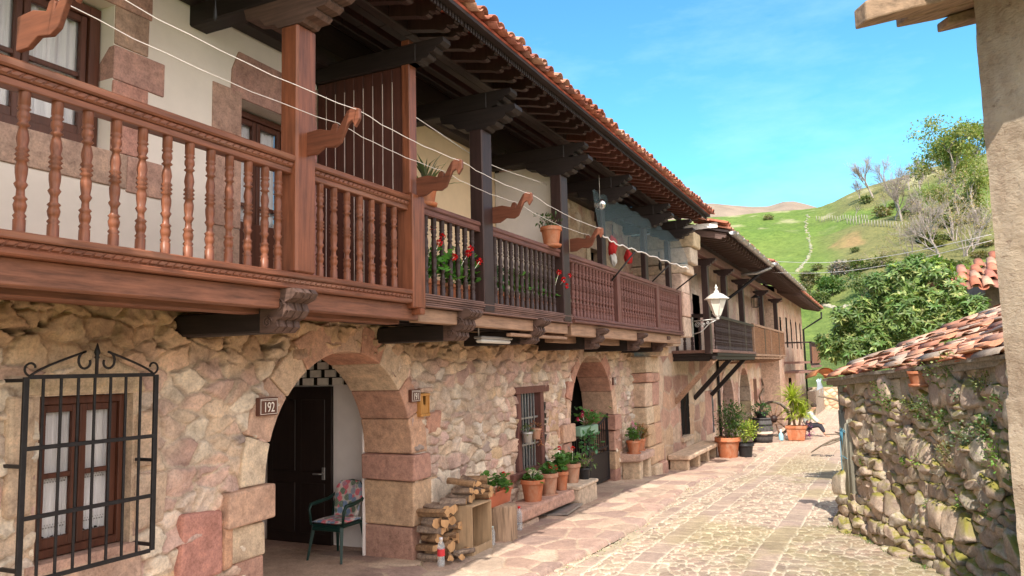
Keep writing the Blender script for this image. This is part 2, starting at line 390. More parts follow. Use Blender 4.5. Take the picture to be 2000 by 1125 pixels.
cd = bpy.data.cameras.new('camera'); cam = bpy.data.objects.new('camera', cd); COL.objects.link(cam)
cd.sensor_width = 36; cd.lens = FPX/2000*36; cd.clip_start = .05; cd.clip_end = 5000
cam.matrix_world = Matrix.Translation((0, 0, CZ)) @ CM.to_4x4(); scene.camera = cam
scene.view_settings.view_transform = 'Standard'; scene.view_settings.look = 'None'; scene.view_settings.gamma = 1; scene.view_settings.exposure = EXPO
scene.cycles.max_bounces = 7; scene.cycles.diffuse_bounces = 4; scene.cycles.transparent_max_bounces = 16; scene.cycles.sample_clamp_indirect = 6

# ================================================================== GROUND
GZ = np.vectorize(gz)
rnd = random.Random(3)
def ysteps(a, b, k=.016): return adaptive(a, b, lambda y: .12 if y < 7.2 else k*(y/8)**1.55)
# pavement of pink flags beside the houses
XP = -3.45
def pave_edge(Y): return XP+.12*np.sin(Y*.7)+.25*(fbm(Y*.8, Y*0, 5)-.5)-.012*(Y-10)*0
ys = ysteps(-1, 33); us = np.linspace(0, 1, 95)
Yg, Ug = np.meshgrid(ys, us, indexing='ij'); Xg = -9.8+Ug*(pave_edge(Yg)+9.8)
# finer towards the street: warp u
Xg = np.where(Ug < .2, -9.8+Ug/.2*4.6, -5.2+(Ug-.2)/.8*(pave_edge(Yg)+5.2))
S = seeds(-2, 34, -5.4, -3, .46, .4, .85, rnd, .2); WX = Yg+.10*(fbm(Yg*3, Xg*3, 1)-.5); WY = Xg+.10*(fbm(Yg*3, Xg*3, 9)-.5)
ID, E = cells(WX, WY, S, 1, 1.15)
rc = np.random.RandomState(5); pal = np.array([(.44, .30, .24), (.50, .36, .28), (.41, .28, .23), (.53, .41, .32), (.45, .33, .26), (.37, .26, .22)])
cc = pal[rc.randint(0, len(pal), len(S))]*rc.uniform(.85, 1.15, (len(S), 1))
m = sstep(E, .008, .03)[..., None]; C = cc[ID]*m+(1-m)*np.array((.48, .37, .28))
C = C*(.85+.3*fbm(Yg*1.2, Xg*1.2, 3))[..., None]
C = C*.9; Z = GZ(Yg)+.05+.012*m[..., 0]+.02*(rc.rand(len(S))-.5)[ID]*m[..., 0]*.5+.015*(fbm(Yg*2, Xg*2, 8)-.5)
edge = sstep(Ug, .985, 1.0); Z = Z-.06*edge
o = gridmesh('pavement', np.stack([Xg, Yg, Z], -1), C, M['paving'], kind='structure', flip=True)
# cobbled street
ys = ysteps(-1, 52); xs = np.concatenate([np.arange(-5.0, 1.6, .021), np.arange(1.6, 9, .3)])
Yg, Xg = np.meshgrid(ys, xs, indexing='ij')
S = seeds(-2, 53, -5.2, 9.2, .11, .11, .25, rnd, .3)   # rows across the street
S = S[(S[:, 1] < 3)]
WX = Yg+.07*(fbm(Yg*5, Xg*5, 1)-.5); WY = Xg+.07*(fbm(Yg*5, Xg*5, 9)-.5)
# long smooth slab strips set in the cobbles
STR = [(-2.62, .17), (-1.35, .17), (-3.22, .12)]
ID, E = cells(WX, np.minimum(WY, 2.9), S, 1, 1.25)
pal = np.array([(.39, .28, .22), (.43, .31, .24), (.36, .26, .21), (.46, .36, .28), (.40, .32, .24), (.34, .26, .20)])
cc = pal[rc.randint(0, len(pal), len(S))]*rc.uniform(.92, 1.1, (len(S), 1))
m = sstep(E, .004, .015); C = cc[ID]
strip = np.zeros_like(m)
for x0, hw in STR:
    d = hw-np.abs(WY-x0-.05*np.sin(Yg*.5)); s_ = sstep(d, 0, .02); jo = sstep(np.abs(((Yg+x0*3) % .55)-.275), .0, .02)*.0+sstep(.275-np.abs(((Yg+x0*3) % .55)-.275), .004, .02)
    inner = sstep(d, .0, .004); mm = np.where(inner > .5, sstep(d, .012, .03)*jo, m); m = mm
    idb = (np.floor((Yg+x0*3)/.55).astype(int) % 97); sc = (np.array([(.41, .31, .25), (.45, .34, .27), (.39, .29, .24)])[idb % 3])
    C = np.where((inner > .5)[..., None], sc, C); strip = np.maximum(strip, inner)
C = C*m[..., None]+(1-m[..., None])*np.array((.70, .61, .47))
moss = sstep(fbm(Yg*.45+3, Xg*.9+7, 31, 5), .47, .62)*sstep(Xg, -3.2, -2.4)*(1-sstep(Yg, 22, 30)); moss = np.maximum(moss, .8*sstep(Xg, -1.2, -.2)*sstep(fbm(Yg, Xg, 77), .35, .6)*(1-sstep(Yg, 22, 30)))
moss = moss*(.55+.45*m)
C = C*.9; C = C*(1-.45*moss[..., None])+.45*moss[..., None]*np.array((.29, .25, .11))
far = sstep(Yg, 20, 28)[..., None]*.6; C = C*(1-far)+far*np.array((.50, .35, .27))
C = C*(.78+.30*fbm(Yg*.9, Xg*.9, 13)+.16*fbm(Yg*12, Xg*12, 19, 4))[..., None]
Z = GZ(Yg)+.018*m+.018*(rc.rand(len(S))-.5)[ID]*m*(1-strip)+.02*(fbm(Yg*1.5, Xg*1.5, 8)-.5)+.004*fbm(Yg*20, Xg*20, 2)
# broken gutter channel beside the pavement
gch = np.exp(-((Xg-(-3.38+.12*np.sin(Yg*.7)))/.16)**2)*np.exp(-((Yg-9.9)/1.1)**2); Z = Z-.03*gch
C = C*(1-.6*gch[..., None])+.6*gch[..., None]*np.array((.42, .38, .25))
o = gridmesh('street', np.stack([Xg, Yg, Z], -1), C, M['paving'], kind='structure', flip=True)
# ground sheet to the horizon
mb = MB(); mb.col = (.14, .19, .05); mb.add([(-900, -400, -.95), (900, -400, -.95), (900, 1500, -.95), (-900, 1500, -.95)], [(0, 1, 2, 3)])
m_, t, b, _o = basemat('grass_ground', .95, .1); v = coords(t); t.links.new(ramp(t, noise(t, v, .3, 10, .7), [(.3, (.07, .11, .025)), (.5, (.13, .19, .04)), (.7, (.2, .24, .08))]), b.inputs['Base Color'])
mb.build('ground', m_, kind='structure')

# ================================================================== HILLS
def azel(px, py): r = ray(px, py); return math.atan2(r.x, r.y), r.z/math.hypot(r.x, r.y)
RID = sorted(azel(*p) for p in [(-600, 640), (300, 560), (1000, 470), (1250, 436), (1400, 422), (1500, 413), (1560, 410), (1610, 402), (1660, 378), (1720, 356), (1790, 336), (1860, 318), (1930, 300), (2200, 250), (2900, 200)])
RA = [a for a, e in RID]; RE = [e for a, e in RID]
R0, R1, R2 = 58., 235., 420.
def hill_z(az, r):
    s1 = np.interp(az, RA, RE); s0 = -3.2/R0
    t = np.clip((r-R0)/(R1-R0), 0, 1); s = s0+(s1-s0)*(1-(1-t)**1.75)
    z = CZ+s*r
    zr = CZ+s1*R1; back = np.clip((r-R1)/(R2-R1), 0, 1); z = np.where(r > R1, zr-back*20, z)
    x = r*np.sin(az); y = r*np.cos(az)
    return z+(fbm(x*.05, y*.05, 4, 5)-.5)*5.0*sstep(r, R0, R0+60)*(1-.75*sstep(r, R1*.8, R1))+(fbm(x*.35, y*.35, 14, 3)-.5)*.7*sstep(r, R0, R0+30)
az = np.linspace(-1.25, .95, 420); rr = np.concatenate([np.linspace(R0, R1, 300), np.linspace(R1, R2, 30)[1:]])
A, RR = np.meshgrid(az, rr, indexing='ij'); Zh = hill_z(A, RR); Xh = RR*np.sin(A); Yh = RR*np.cos(A)
g = fbm(Xh*.06, Yh*.06, 21, 5)
C = np.array((.115, .195, .04))*(1-g[..., None])+np.array((.205, .26, .07))*g[..., None]; C = C*(.8+.4*fbm(Xh*.5, Yh*.3, 121, 4))[..., None]
def pix(x, y, z):
    c = CM.transposed() @ Vector((x, y, z-CZ)); return 1000-FPX*c.x/c.z, 562.5+FPX*c.y/c.z
sc = sstep(A, math.radians(-4.5), math.radians(-1.0))*sstep(RR, 80, 125)*sstep(fbm(Xh*.06, Yh*.06, 61, 4), .28, .48)
C = C*(1-.6*sc[..., None])+.6*sc[..., None]*np.array((.25, .19, .10))      # brown bracken slope
low = sstep(-RR, -98, -78)*sstep(A, -.32, -.1); C = C*(1-.6*low[..., None])+.6*low[..., None]*np.array((.12, .15, .05))
rf = sstep(fbm(Xh*.3, Yh*.12, 91, 5), .56, .68)*sstep(RR, 175, 200)*.7; C = C*(1-rf[..., None])+rf[..., None]*np.array((.42, .38, .22))
def onHill(px, py):
    a, e = azel(px, py); last = None
    for r in np.arange(R0+1, R1+3, .5):
        if float(hill_z(a, r)) >= CZ+e*r: return Vector((r*math.sin(a), r*math.cos(a), float(hill_z(a, r))))
    r = R1-2; return Vector((r*math.sin(a), r*math.cos(a), float(hill_z(a, r))))
for (px, py, rx) in [(1650, 470, 3.2), (1628, 478, 1.6), (1668, 476, 2.)]:            # bare earth scars
    p = onHill(px, py); d = np.sqrt((Xh-p.x)**2+((Yh-p.y)*.45)**2)+3*(fbm(Xh*.3, Yh*.3, 71)-.5); k = 1-sstep(d, rx*.6, rx); k = k[..., None]*.4
    C = C*(1-k)+k*np.array((.42, .25, .13))
m_, t, b, _o = basemat('hill_grass', .95, .1); a = N(t, 'ShaderNodeAttribute', attribute_name='Col'); v = coords(t)
c_ = mix(t, .75, a.outputs['Color'], ramp(t, noise(t, v, .9, 10, .8), [(.34, (.45, .52, .42)), (.5, (1, 1, 1)), (.64, (1.45, 1.35, 1.2))]), 'MULTIPLY')
t.links.new(c_, b.inputs['Base Color']); bump(t, b, noise(t, v, 2.2, 8, .75), 1.0, .5)
hill = gridmesh('hills', np.stack([Xh, Yh, Zh], -1), C, m_, kind='structure', flip=True)
# far brown mountain
MR = sorted(azel(*p) for p in [(600, 440), (1100, 415), (1390, 397), (1430, 401), (1470, 404), (1500, 403), (1530, 394), (1550, 393), (1575, 399), (1620, 412), (1800, 450)])
az = np.linspace(-.75, .05, 200); rr = np.linspace(700, 1500, 60); A, RR = np.meshgrid(az, rr, indexing='ij')
s1 = np.interp(A, [a for a, e in MR], [e for a, e in MR]); tt = (RR-700)/800
Zm = CZ+(s1*sstep(tt, -.6, 1)**.6)*RR+(fbm(RR*.01, A*30, 6, 5)-.5)*22*(1-tt)
Cm = np.ones(A.shape+(3,))*np.array((.27, .21, .16))*(.75+.5*fbm(A*80, RR*.02, 8)[..., None])
gridmesh('mountain', np.stack([RR*np.sin(A), RR*np.cos(A), Zm], -1), Cm, m_, kind='structure', flip=True)

# ================================================================== HOUSES
XW = -5.2
houseA = thing('stone_house', 'near stone house with varnished red-brown wooden balcony and cream plaster upper wall', 'house', (XW, 3.0, 0), 'stone houses along the street')
houseB = thing('stone_house', 'middle stone house with short dark balcony of geraniums and yellow upper wall', 'house', (XW, 8.4, 0), 'stone houses along the street')
houseC = thing('stone_house', 'stone house with long maroon slatted balcony under a net, beside a tall stone end pier', 'house', (XW, 13, 0), 'stone houses along the street')
HA, HB, HC = houseA, houseB, houseC
# ---- rubble wall height field
def ds(y): return .0125*max(1, (abs(y)*.9+2.2)/6)
ys = adaptive(-1.0, 17.35, ds); zs = np.arange(-.55, 3.02, .0125)
Yg, Zg = np.meshgrid(ys, zs, indexing='ij')
rnd = random.Random(11)
S1 = seeds(-2, 5.4, -1, 3.2, .165, .12, .42, rnd, .30); S2 = seeds(5.4, 18, -1, 3.2, .175, .13, .38, rnd, .2)
S1 = S1[S1[:, 0] < 5.4]; S2 = S2[S2[:, 0] >= 5.4]; S = np.vstack([S1, S2])
wy = Yg+.16*(fbm(Yg*4.5, Zg*4.5, 1, 5)-.5)+.05*(fbm(Yg*16, Zg*16, 61, 3)-.5); wz = Zg+.13*(fbm(Yg*3.5, Zg*4.5, 9, 5)-.5)+.05*(fbm(Yg*16, Zg*16, 67, 3)-.5)
ID, E = cells(wy, wz, S, 1, 1.7)
rc = np.random.RandomState(8)
ncol = rc.choice(len(PAL), len(S), p=[.16, .16, .17, .08, .14, .11, .08, .04, .04, .02]); cc = PAL[ncol]*rc.uniform(.85, 1.12, (len(S), 1))
prot = rc.uniform(0, 1, len(S))
mw = .006+.022*fbm(Yg*1.2, Zg*1.2, 44)                     # joints of varying width, smeared in places
m = sstep(E, mw*.5, mw*1.1+.006)
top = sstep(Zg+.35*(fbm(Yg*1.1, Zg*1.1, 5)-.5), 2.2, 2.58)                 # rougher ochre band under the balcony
smear = sstep(fbm(Yg*1.6+9, Zg*1.6, 52, 4), .54, .66)*.5
C = cc[ID]*.78+.22*np.array((.56, .42, .30)); C = np.minimum(C*np.array((1.15, 1.27, 1.42)), .8)
mort = np.array((.52, .42, .33)); k = (m*(1-smear))[..., None]
C = C*k+(1-k)*mort
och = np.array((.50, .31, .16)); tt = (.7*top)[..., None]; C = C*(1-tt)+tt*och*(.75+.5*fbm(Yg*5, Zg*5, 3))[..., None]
pinkish = (sstep(fbm(Yg*.5, Zg*.7, 33, 3), .45, .6)*.14*(1-top))[..., None]; C = C*(1-pinkish)+pinkish*np.array((.46, .28, .23))
C = C*(.72+.56*fbm(Yg*7, Zg*7, 23, 5))[..., None]*(.85+.3*fbm(Yg*1.1, Zg*1.1, 24, 3))[..., None]
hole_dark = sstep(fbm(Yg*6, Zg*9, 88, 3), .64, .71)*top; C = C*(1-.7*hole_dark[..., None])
amp = .033+.034*top+.018*sstep(Yg, 7, 9)
gt = rc.uniform(-.28, .28, (len(S), 2)); tilt = np.clip(gt[ID, 0]*(wy-S[ID, 0])+gt[ID, 1]*(wz-S[ID, 1])*1.5, -.03, .03)
rel = (m*.9+.1*sstep(E, 0, .06))*(amp*(.45+.75*prot[ID])+tilt)*(1-smear*.75)+.030*(fbm(Yg*9, Zg*9, 7, 6)-.5)*(1+1.2*top)+.010*(fbm(Yg*30, Zg*30, 17, 3)-.5)-.05*hole_dark
rel = rel+.045*(fbm(Yg*.7, Zg*.7, 2, 3)-.5)
Xg = XW-.02+rel
P_ = np.stack([Xg, Yg, Zg], -1)
yc = (Yg[:-1, :-1]+Yg[1:, 1:])/2; zc = (Zg[:-1, :-1]+Zg[1:, 1:])/2
A1 = (6.72, 1.30, 1.225); A2 = (14.43, 1.28, 1.235)
def inarch(y, z, A, r): return ((z <= A[1]) & (np.abs(y-A[0]) < r)) | ((z > A[1]) & ((y-A[0])**2+(z-A[1])**2 < r*r))
keep = ~inarch(yc, zc, A1, A1[2]+.05) & ~inarch(yc, zc, A2, A2[2]+.05)
keep &= ~((yc > 3.36) & (yc < 4.12) & (zc > 1.06) & (zc < 2.2)) & ~((yc > 10.93) & (yc < 12.0) & (zc > .70) & (zc < 1.92))
keep &= ~((yc > 8.06) & (yc < 8.27) & (zc > 1.74) & (zc < 2.03))
for H, a, b_ in ((HA, -2, 8.4), (HB, 8.4, 12.8), (HC, 12.8, 18)):
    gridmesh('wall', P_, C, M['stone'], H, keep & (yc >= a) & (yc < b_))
def ash(mb, y0, y1, z0, z1, xf=XW+.025, xb=XW-.2, c=None, j=.008):
    c = c or tuple(PAL[R.choice([0, 1, 2, 4, 5, 6])]*R.uniform(.88, 1.1)); mb.box((xb, y0+.004, z0+.004), (xf+R.uniform(-.006, .006), y1-.004, z1-.004), 0, None, c, j)
def bevel(o, w=.012, seg=2):
    b = o.modifiers.new('bevel', 'BEVEL'); b.width = w; b.segments = seg; b.limit_method = 'ANGLE'; return o
def archway(H, A, ro, xb, n, cols, label=None, jl=None, jr=None):
    yc0, zc0, ri = A
    mb = MB(); k0 = 0
    cuts = [0]
    for i in range(n): cuts.append(cuts[-1]+R.uniform(.8, 1.25))
    cuts = [c/cuts[-1]*PI for c in cuts]
    for i in range(n):
        a0, a1 = cuts[i]+.004, cuts[i+1]-.004; o_ = ro+R.uniform(-.05, .08); pts = []
        for k in range(5): a = a0+(a1-a0)*k/4; pts.append((yc0+ri*math.cos(a), zc0+ri*math.sin(a)))
        for k in range(4, -1, -1): a = a0+(a1-a0)*k/4; pts.append((yc0+o_*math.cos(a), zc0+o_*math.sin(a)))
        mb.col = cols[i % len(cols)]; mb.prism(pts, 'X', xb, XW+.03+R.uniform(-.005, .008))
    bevel(mb.build('arch_stones', M['ashlar'], H), .014)
    for side in (-1, 1):
        mb = MB(); z = zc0; y = yc0+side*ri
        e = .07; w = .34 if side > 0 else .5
        y0, y1 = (y-e, y+w) if side > 0 else (y-w, y+e)
        mb.box((xb+.0, y0, z-.31), (XW+.09, y1, z-.005), 0, None, (.42, .24, .19) if side > 0 else (.47, .31, .23), .01); z -= .32
        while z > -.45:
            h = R.uniform(.26, .55); w = R.uniform(.3, .62); y0, y1 = (y+.0, y+w) if side > 0 else (y-w, y)
            c = tuple(PAL[R.choice([0, 1, 2, 6, 0, 3])]*R.uniform(.85, 1.05)); mb.box((xb, y0, max(z-h, -.6)), (XW+.035+R.uniform(-.012, .012), y1, z-.006), 0, None, c, .015); z -= h
        bevel(mb.build('jamb_stones', M['ashlar'], H), .02)
archway(HA, A1, 1.56, -5.88, 9, [(.52, .33, .23), (.46, .27, .2), (.58, .44, .32), (.5, .27, .19), (.54, .36, .26), (.52, .31, .22), (.57, .42, .3), (.5, .34, .26), (.6, .49, .37)])
archway(HC, A2, 1.47, -5.86, 9, [(.55, .38, .28), (.5, .29, .22), (.48, .26, .2), (.56, .4, .3), (.55, .42, .31)])
# big blocks left of the first arch, quoins, lintels
for (y0, y1, z0, z1, c) in [(4.55, 4.98, .62, 1.18, (.44, .22, .18)), (4.5, 5.1, .1, .6, (.5, .31, .24)), (4.98, 5.1, .65, 1.1, (.5, .3, .2)), (3.3, 4.2, .52, 1.02, (.47, .33, .26)), (4.13, 4.33, 1.6, 2.05, (.57, .43, .32)), (4.13, 4.4, 1.15, 1.58, (.55, .42, .32)),
                            (3.15, 3.36, 1.4, 2.2, (.55, .42, .31)), (8.32, 8.75, .55, .98, (.62, .52, .42)), (8.3, 8.62, 1.5, 1.78, (.48, .27, .2))]:
    mb = MB(); ash(mb, y0, y1, z0, z1, XW+.045, XW-.2, c, .02); bevel(mb.build('dressed_block', M['ashlar'], HA), .03)
mb = MB(); mb.col = (.56, .44, .31); mb.prism([(3.28, 2.19), (4.22, 2.19), (4.15, 2.36), (3.72, 2.52), (3.33, 2.36)], 'X', XW-.2, XW+.02); bevel(mb.build('lintel', M['ashlar'], HA), .03)
for (y0, y1, z0, z1) in [(12.15, 12.6, .75, 1.15), (12.6, 12.95, .95, 1.25), (12.2, 12.65, 1.2, 1.62), (12.05, 12.9, .35, .68), (10.4, 10.8, .5, .75)]:
    mb = MB(); ash(mb, y0, y1, z0, z1); bevel(mb.build('dressed_block', M['ashlar'], HB), .03)
# ---- windows
def window(H, y0, y1, z0, z1, X, mframe, cur=True, mull=2, bars=1, fr=.07, lace=False, outer=.05, dark=False):
    mb = MB(); mb.box((X-.06, y0, z0), (X+.02, y0+fr, z1), .004); mb.box((X-.06, y1-fr, z0), (X+.02, y1, z1), .004)
    mb.box((X-.06, y0+fr, z1-fr), (X+.018, y1-fr, z1), .004); mb.box((X-.06, y0+fr, z0), (X+.018, y1-fr, z0+fr), .004)
    f = mb.build('window', mframe, H)
    sa = MB(); n = mull; wv = (y1-y0-2*fr)/n
    for i in range(n):
        a = y0+fr+i*wv; b = a+wv; s = .055
        sa.box((X-.05, a+.004, z0+fr), (X-.005, a+s, z1-fr), .006); sa.box((X-.05, b-s, z0+fr), (X-.005, b-.004, z1-fr), .006)
        sa.box((X-.05, a+s, z1-fr-s), (X-.008, b-s, z1-fr), .006); sa.box((X-.05, a+s, z0+fr), (X-.008, b-s, z0+fr+s*1.3), .006)
        for k in range(bars):
            z = z0+fr+(z1-z0-2*fr)*(k+1)/(bars+1); sa.box((X-.045, a+s, z-.018), (X-.012, b-s, z+.018), .004)
    sa.build('sash', mframe, f)
    p = MB(); p.box((X-.036, y0+fr, z0+fr), (X-.030, y1-fr, z1-fr)); p.build('pane', M['pane'] if not cur else M['clearpane'], f)
    if cur:
        c = MB()
        for i in range(n):
            a = y0+fr+i*wv+.02; b = a+wv-.04; m_ = 40; vs = []; fs = []
            for j in range(m_+1):
                y = a+(b-a)*j/m_; x = X-.075+.014*math.sin(j*.9)+.008*math.sin(j*2.3+1)
                zb = z0+fr+.05+(.03*abs(math.sin(j*PI/5)) if lace else 0)
                vs += [(x, y, zb), (x, y, z1-fr)]
            for j in range(m_): fs.append((2*j, 2*j+2, 2*j+3, 2*j+1))
            c.add(vs, fs, True)
            if lace:      # openwork bands of little holes
                c.col = (0, 0, 0)
        c.build('curtain', M['curtain'], f)
        if lace:
            l = MB()
            for i in range(n):
                a = y0+fr+i*wv+.06; b = a+wv-.12
                for zz in (z0+fr+.13, z0+.37*(z1-z0)+.09):
                    for j in range(9):
                        y = a+(b-a)*(j+.5)/9; l.box((X-.056, y-.005, zz), (X-.052, y+.005, zz+.009)); l.box((X-.056, y+.006, zz+.02), (X-.052, y+.011, zz+.026))
            l.build('lace', M['zinc'], f)
    d = MB(); d.box((X-.32, y0-.05, z0-.05), (X-.3, y1+.05, z1+.05)); d.build('room_backing', M['black'], f)
    return f
M['clearpane'] = clearmat('clear_window_pane', (.02, .025, .03), .08, .05)
window(HA, 3.38, 4.10, 1.08, 2.18, -5.29, M['frame'], True, 2, 1, .055, True)
mb = MB(); mb.col = (.55, .42, .31)     # splayed reveal of the small window
mb.box((-5.4, 3.30, 1.02), (-5.2, 3.375, 2.24)); mb.box((-5.4, 4.105, 1.02), (-5.2, 4.16, 2.24)); mb.box((-5.4, 3.376, 2.186), (-5.2, 4.104, 2.24)); mb.box((-5.45, 3.3, 1.0), (-5.16, 4.16, 1.07), 0, None, (.46, .3, .24)); mb.build('window_reveal', M['ashlar'], HA)
# iron grille with scrolls
mb = MB(); X = -5.0; y0, y1, z0, z1 = 3.15, 4.14, 1.02, 2.32
for y in (y0, y1): mb.box((X-.012, y-.018, z0), (X+.012, y+.018, z1), .003)
for z in (z0, 1.42, 1.86, z1): mb.box((X-.01, y0+.018, z-.014), (X+.01, y1-.018, z+.014), .002)
for i in range(1, 8): y = y0+(y1-y0)*i/8; mb.box((X-.022, y-.008, z0+.005), (X-.005, y+.008, z1-.01), .002)
for y, z in ((y0, 1.75), (y1, 1.68), (y1, 1.06), (y0, 1.1), (y0, 2.3)): mb.box((XW-.02, y-.012, z-.012), (X-.012, y+.012, z+.012), .002)
ycn = (y0+y1)/2
for s in (-1, 1):
    pts = []
    for k in range(13): a = -PI/2+k/12*1.45*PI; rr_ = .05-.022*k/12; pts.append((X, ycn+s*(y1-ycn-.03)+s*rr_*math.cos(a)*-1*-1, z1+.055+rr_*math.sin(a)))
    mb.tube(pts, .008, 5)
    pts = [(X, ycn+s*(y1-ycn-.03), z1+.012)]
    for k in range(1, 9): tt_ = k/8; pts.append((X, ycn+s*((y1-ycn-.03)*(1-tt_)+.09*tt_), z1+.012+.155*tt_**.8*(1+.25*math.sin(tt_*PI)*0)))
    for k in range(16): a = PI/2-k/15*1.6*PI; rr_ = .07-.035*k/15; pts.append((X, ycn+s*(.085-rr_*math.cos(a)*-1*.9), z1+.10+rr_*math.sin(a)))
    mb.tube(pts, .009, 5)
mb.lathe([(.012, 0), (.012, .12), (.02, .13), (.012, .14), (.022, .165), (.003, .23)], (X, ycn, z1), 8)
mb.build('window_grille', M['iron'], HA)
# barred window with timber frame
y0, y1, z0, z1 = 10.97, 11.96, .70, 1.90; mb = MB(); X = XW
mb.box((X-.2, y0-.02, z0), (X+.03, y0+.11, z1), .01); mb.box((X-.2, y1-.11, z0), (X+.03, y1+.02, z1), .01)
mb.box((X-.2, y0-.16, z1), (X+.06, y1+.2, z1+.11), .012, None, None, .008); mb.box((X-.2, y0-.35, z0-.10), (X+.09, y1+.26, z0), .012, None, None, .008)
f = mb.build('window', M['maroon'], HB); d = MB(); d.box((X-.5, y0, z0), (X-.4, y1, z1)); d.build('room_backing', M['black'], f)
g = MB()
for i in range(1, 7): y = y0+.11+(y1-y0-.22)*i/7; g.box((X-.07, y-.012, z0+.001), (X-.045, y+.012, z1-.001), .002)
for z in (1.08, 1.50): g.box((X-.045, y0+.11, z-.016), (X-.03, y1-.11, z+.016), .002)
g.build('window_bars', M['zinc'], f)
# ---- porch behind first arch
mb = MB(); xb, x2, yw, y2, zt = -5.88, -9.6, 8.28, 4.3, 2.95
mb.box((x2, yw, -.3), (xb, yw+.12, zt)); mb.box((x2-.1, y2, -.3), (x2, yw+.12, zt)); mb.box((x2, y2-.12, -.3), (xb, y2, zt)); mb.box((x2, y2, zt), (xb, yw, zt+.1)); 
mb.box((xb-.02, 7.93, -.3), (xb, yw, zt)); mb.box((xb-.02, y2, -.3), (xb, 5.5, zt)); mb.box((xb-.02, 5.5, 2.6), (xb, 7.94, zt))
mb.build('porch_walls', M['white'], HA)
mb = MB(); mb.box((-7.72, yw-.05, .03), (-6.62, yw-.003, 2.12), .004)
for (a, b_) in ((-7.62, -7.22), (-7.12, -6.72)):
    for (c_, d_) in ((.2, .85), (1.0, 1.95)): mb.box((a, yw-.065, c_), (b_, yw-.05, d_), .012)
dr = mb.build('door', M['doorwood'], HA); mb = MB(); mb.tube([(-6.74, yw-.06, .98), (-6.74, yw-.12, .98), (-6.86, yw-.13, .98)], .011, 8); mb.box((-6.765, yw-.07, .9), (-6.715, yw-.05, 1.06), .004); mb.build('handle', M['zinc'], dr)
mb = MB(); mb.box((-8.1, yw-.02, 2.14), (-6.3, yw-.004, 2.78)); mb.build('vent_void', M['black'], HA)
mb = MB()
for r_ in range(6):
    for k in range(14):
        if (r_+k) % 2: continue
        a = -8.1+k*.125; mb.box((a, yw-.06, 2.14+r_*.105), (a+.165, yw-.021, 2.235+r_*.105), .004)
mb.build('lattice', plain('white_cement_block', (.78, .75, .70), .9, .15), HA)
# dark room behind second arch
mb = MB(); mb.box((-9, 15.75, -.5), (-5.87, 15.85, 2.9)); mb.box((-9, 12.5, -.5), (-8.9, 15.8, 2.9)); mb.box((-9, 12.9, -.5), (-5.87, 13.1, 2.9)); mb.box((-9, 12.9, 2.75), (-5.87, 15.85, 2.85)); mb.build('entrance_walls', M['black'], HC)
# ---- upper walls
ZF = 3.0
def upwall(H, y0, y1, mat, holes=[], z0=2.95, z1=6.3):
    mb = MB(); hs = sorted(holes)
    y = y0
    for (a, b, c, d) in hs:
        mb.box((XW-.3, y, z0), (XW-.02, a, z1)); mb.box((XW-.3, a, z0), (XW-.02, b, c)); mb.box((XW-.3, a, d), (XW-.02, b, z1)); y = b
    mb.box((XW-.3, y, z0), (XW-.02, y1, z1)); return mb.build('upper_wall', mat, H)
upwall(HA, -1, 6.25, M['plaster'], [(2.66, 3.86, 4.03, 5.2), (5.18, 6.02, 3.0, 4.86)])
upwall(HB, 6.33, 10.42, M['plasterY'], [(6.75, 7.62, 3.0, 4.72)])
PS = (.47, .28, .235)
mb = MB(); x = XW-.005
for (y0, y1, z0, z1) in [(3.86, 4.17, 4.03, 4.60), (3.86, 4.33, 4.60, 4.88), (3.86, 4.17, 4.885, 5.2), (3.3, 4.2, 5.2, 5.55), (2.45, 3.3, 5.2, 5.55), (2.3, 4.0, 3.76, 4.03), (4.0, 4.33, 3.74, 4.03), (2.3, 2.66, 4.03, 5.2),
                         (4.84, 5.18, 3.0, 3.62), (4.84, 5.18, 3.62, 4.92), (6.02, 6.24, 3.0, 4.9)]:
    mb.box((XW-.25, y0+.002, z0+.002), (x, y1-.002, z1-.002), 0, None, tuple(c*R.uniform(.92, 1.1) for c in PS), .004)
mb.col = PS; mb.prism([(5.05, 4.86), (6.24, 4.86), (6.24, 5.28), (5.14, 5.3), (5.06, 5.1)], 'X', XW-.25, x+.002)
bevel(mb.build('window_surround', M['ashlar'], HA), .008)
window(HA, 2.68, 3.85, 4.05, 5.18, -5.38, M['frame'], True, 2, 1, .09)
f = window(HA, 5.2, 6.0, 3.02, 4.84, -5.42, M['frame'], True, 2, 1, .06, True)
mb = MB(); mb.box((-5.44, 5.26, 3.02), (-5.38, 5.94, 3.75), .01); mb.build('door_panel', M['frame'], f)
mb = MB(); mb.box((XW-.25, 7.62, 3), (XW-.004, 7.95, 4.8)); mb.box((XW-.25, 6.5, 4.72), (XW-.006, 7.95, 5.05)); mb.col = (.4, .3, .24); bevel(mb.build('window_surround', M['ashlar'], HB), .008)
window(HB, 6.77, 7.6, 3.02, 4.7, -5.4, M['frame'], True, 2, 1, .06)
mb = MB(); mb.box((-5.215, 10.42, 2.9), (-4.14, 10.56, 5.31)); mb.build('party_wall', M['white'], HB)
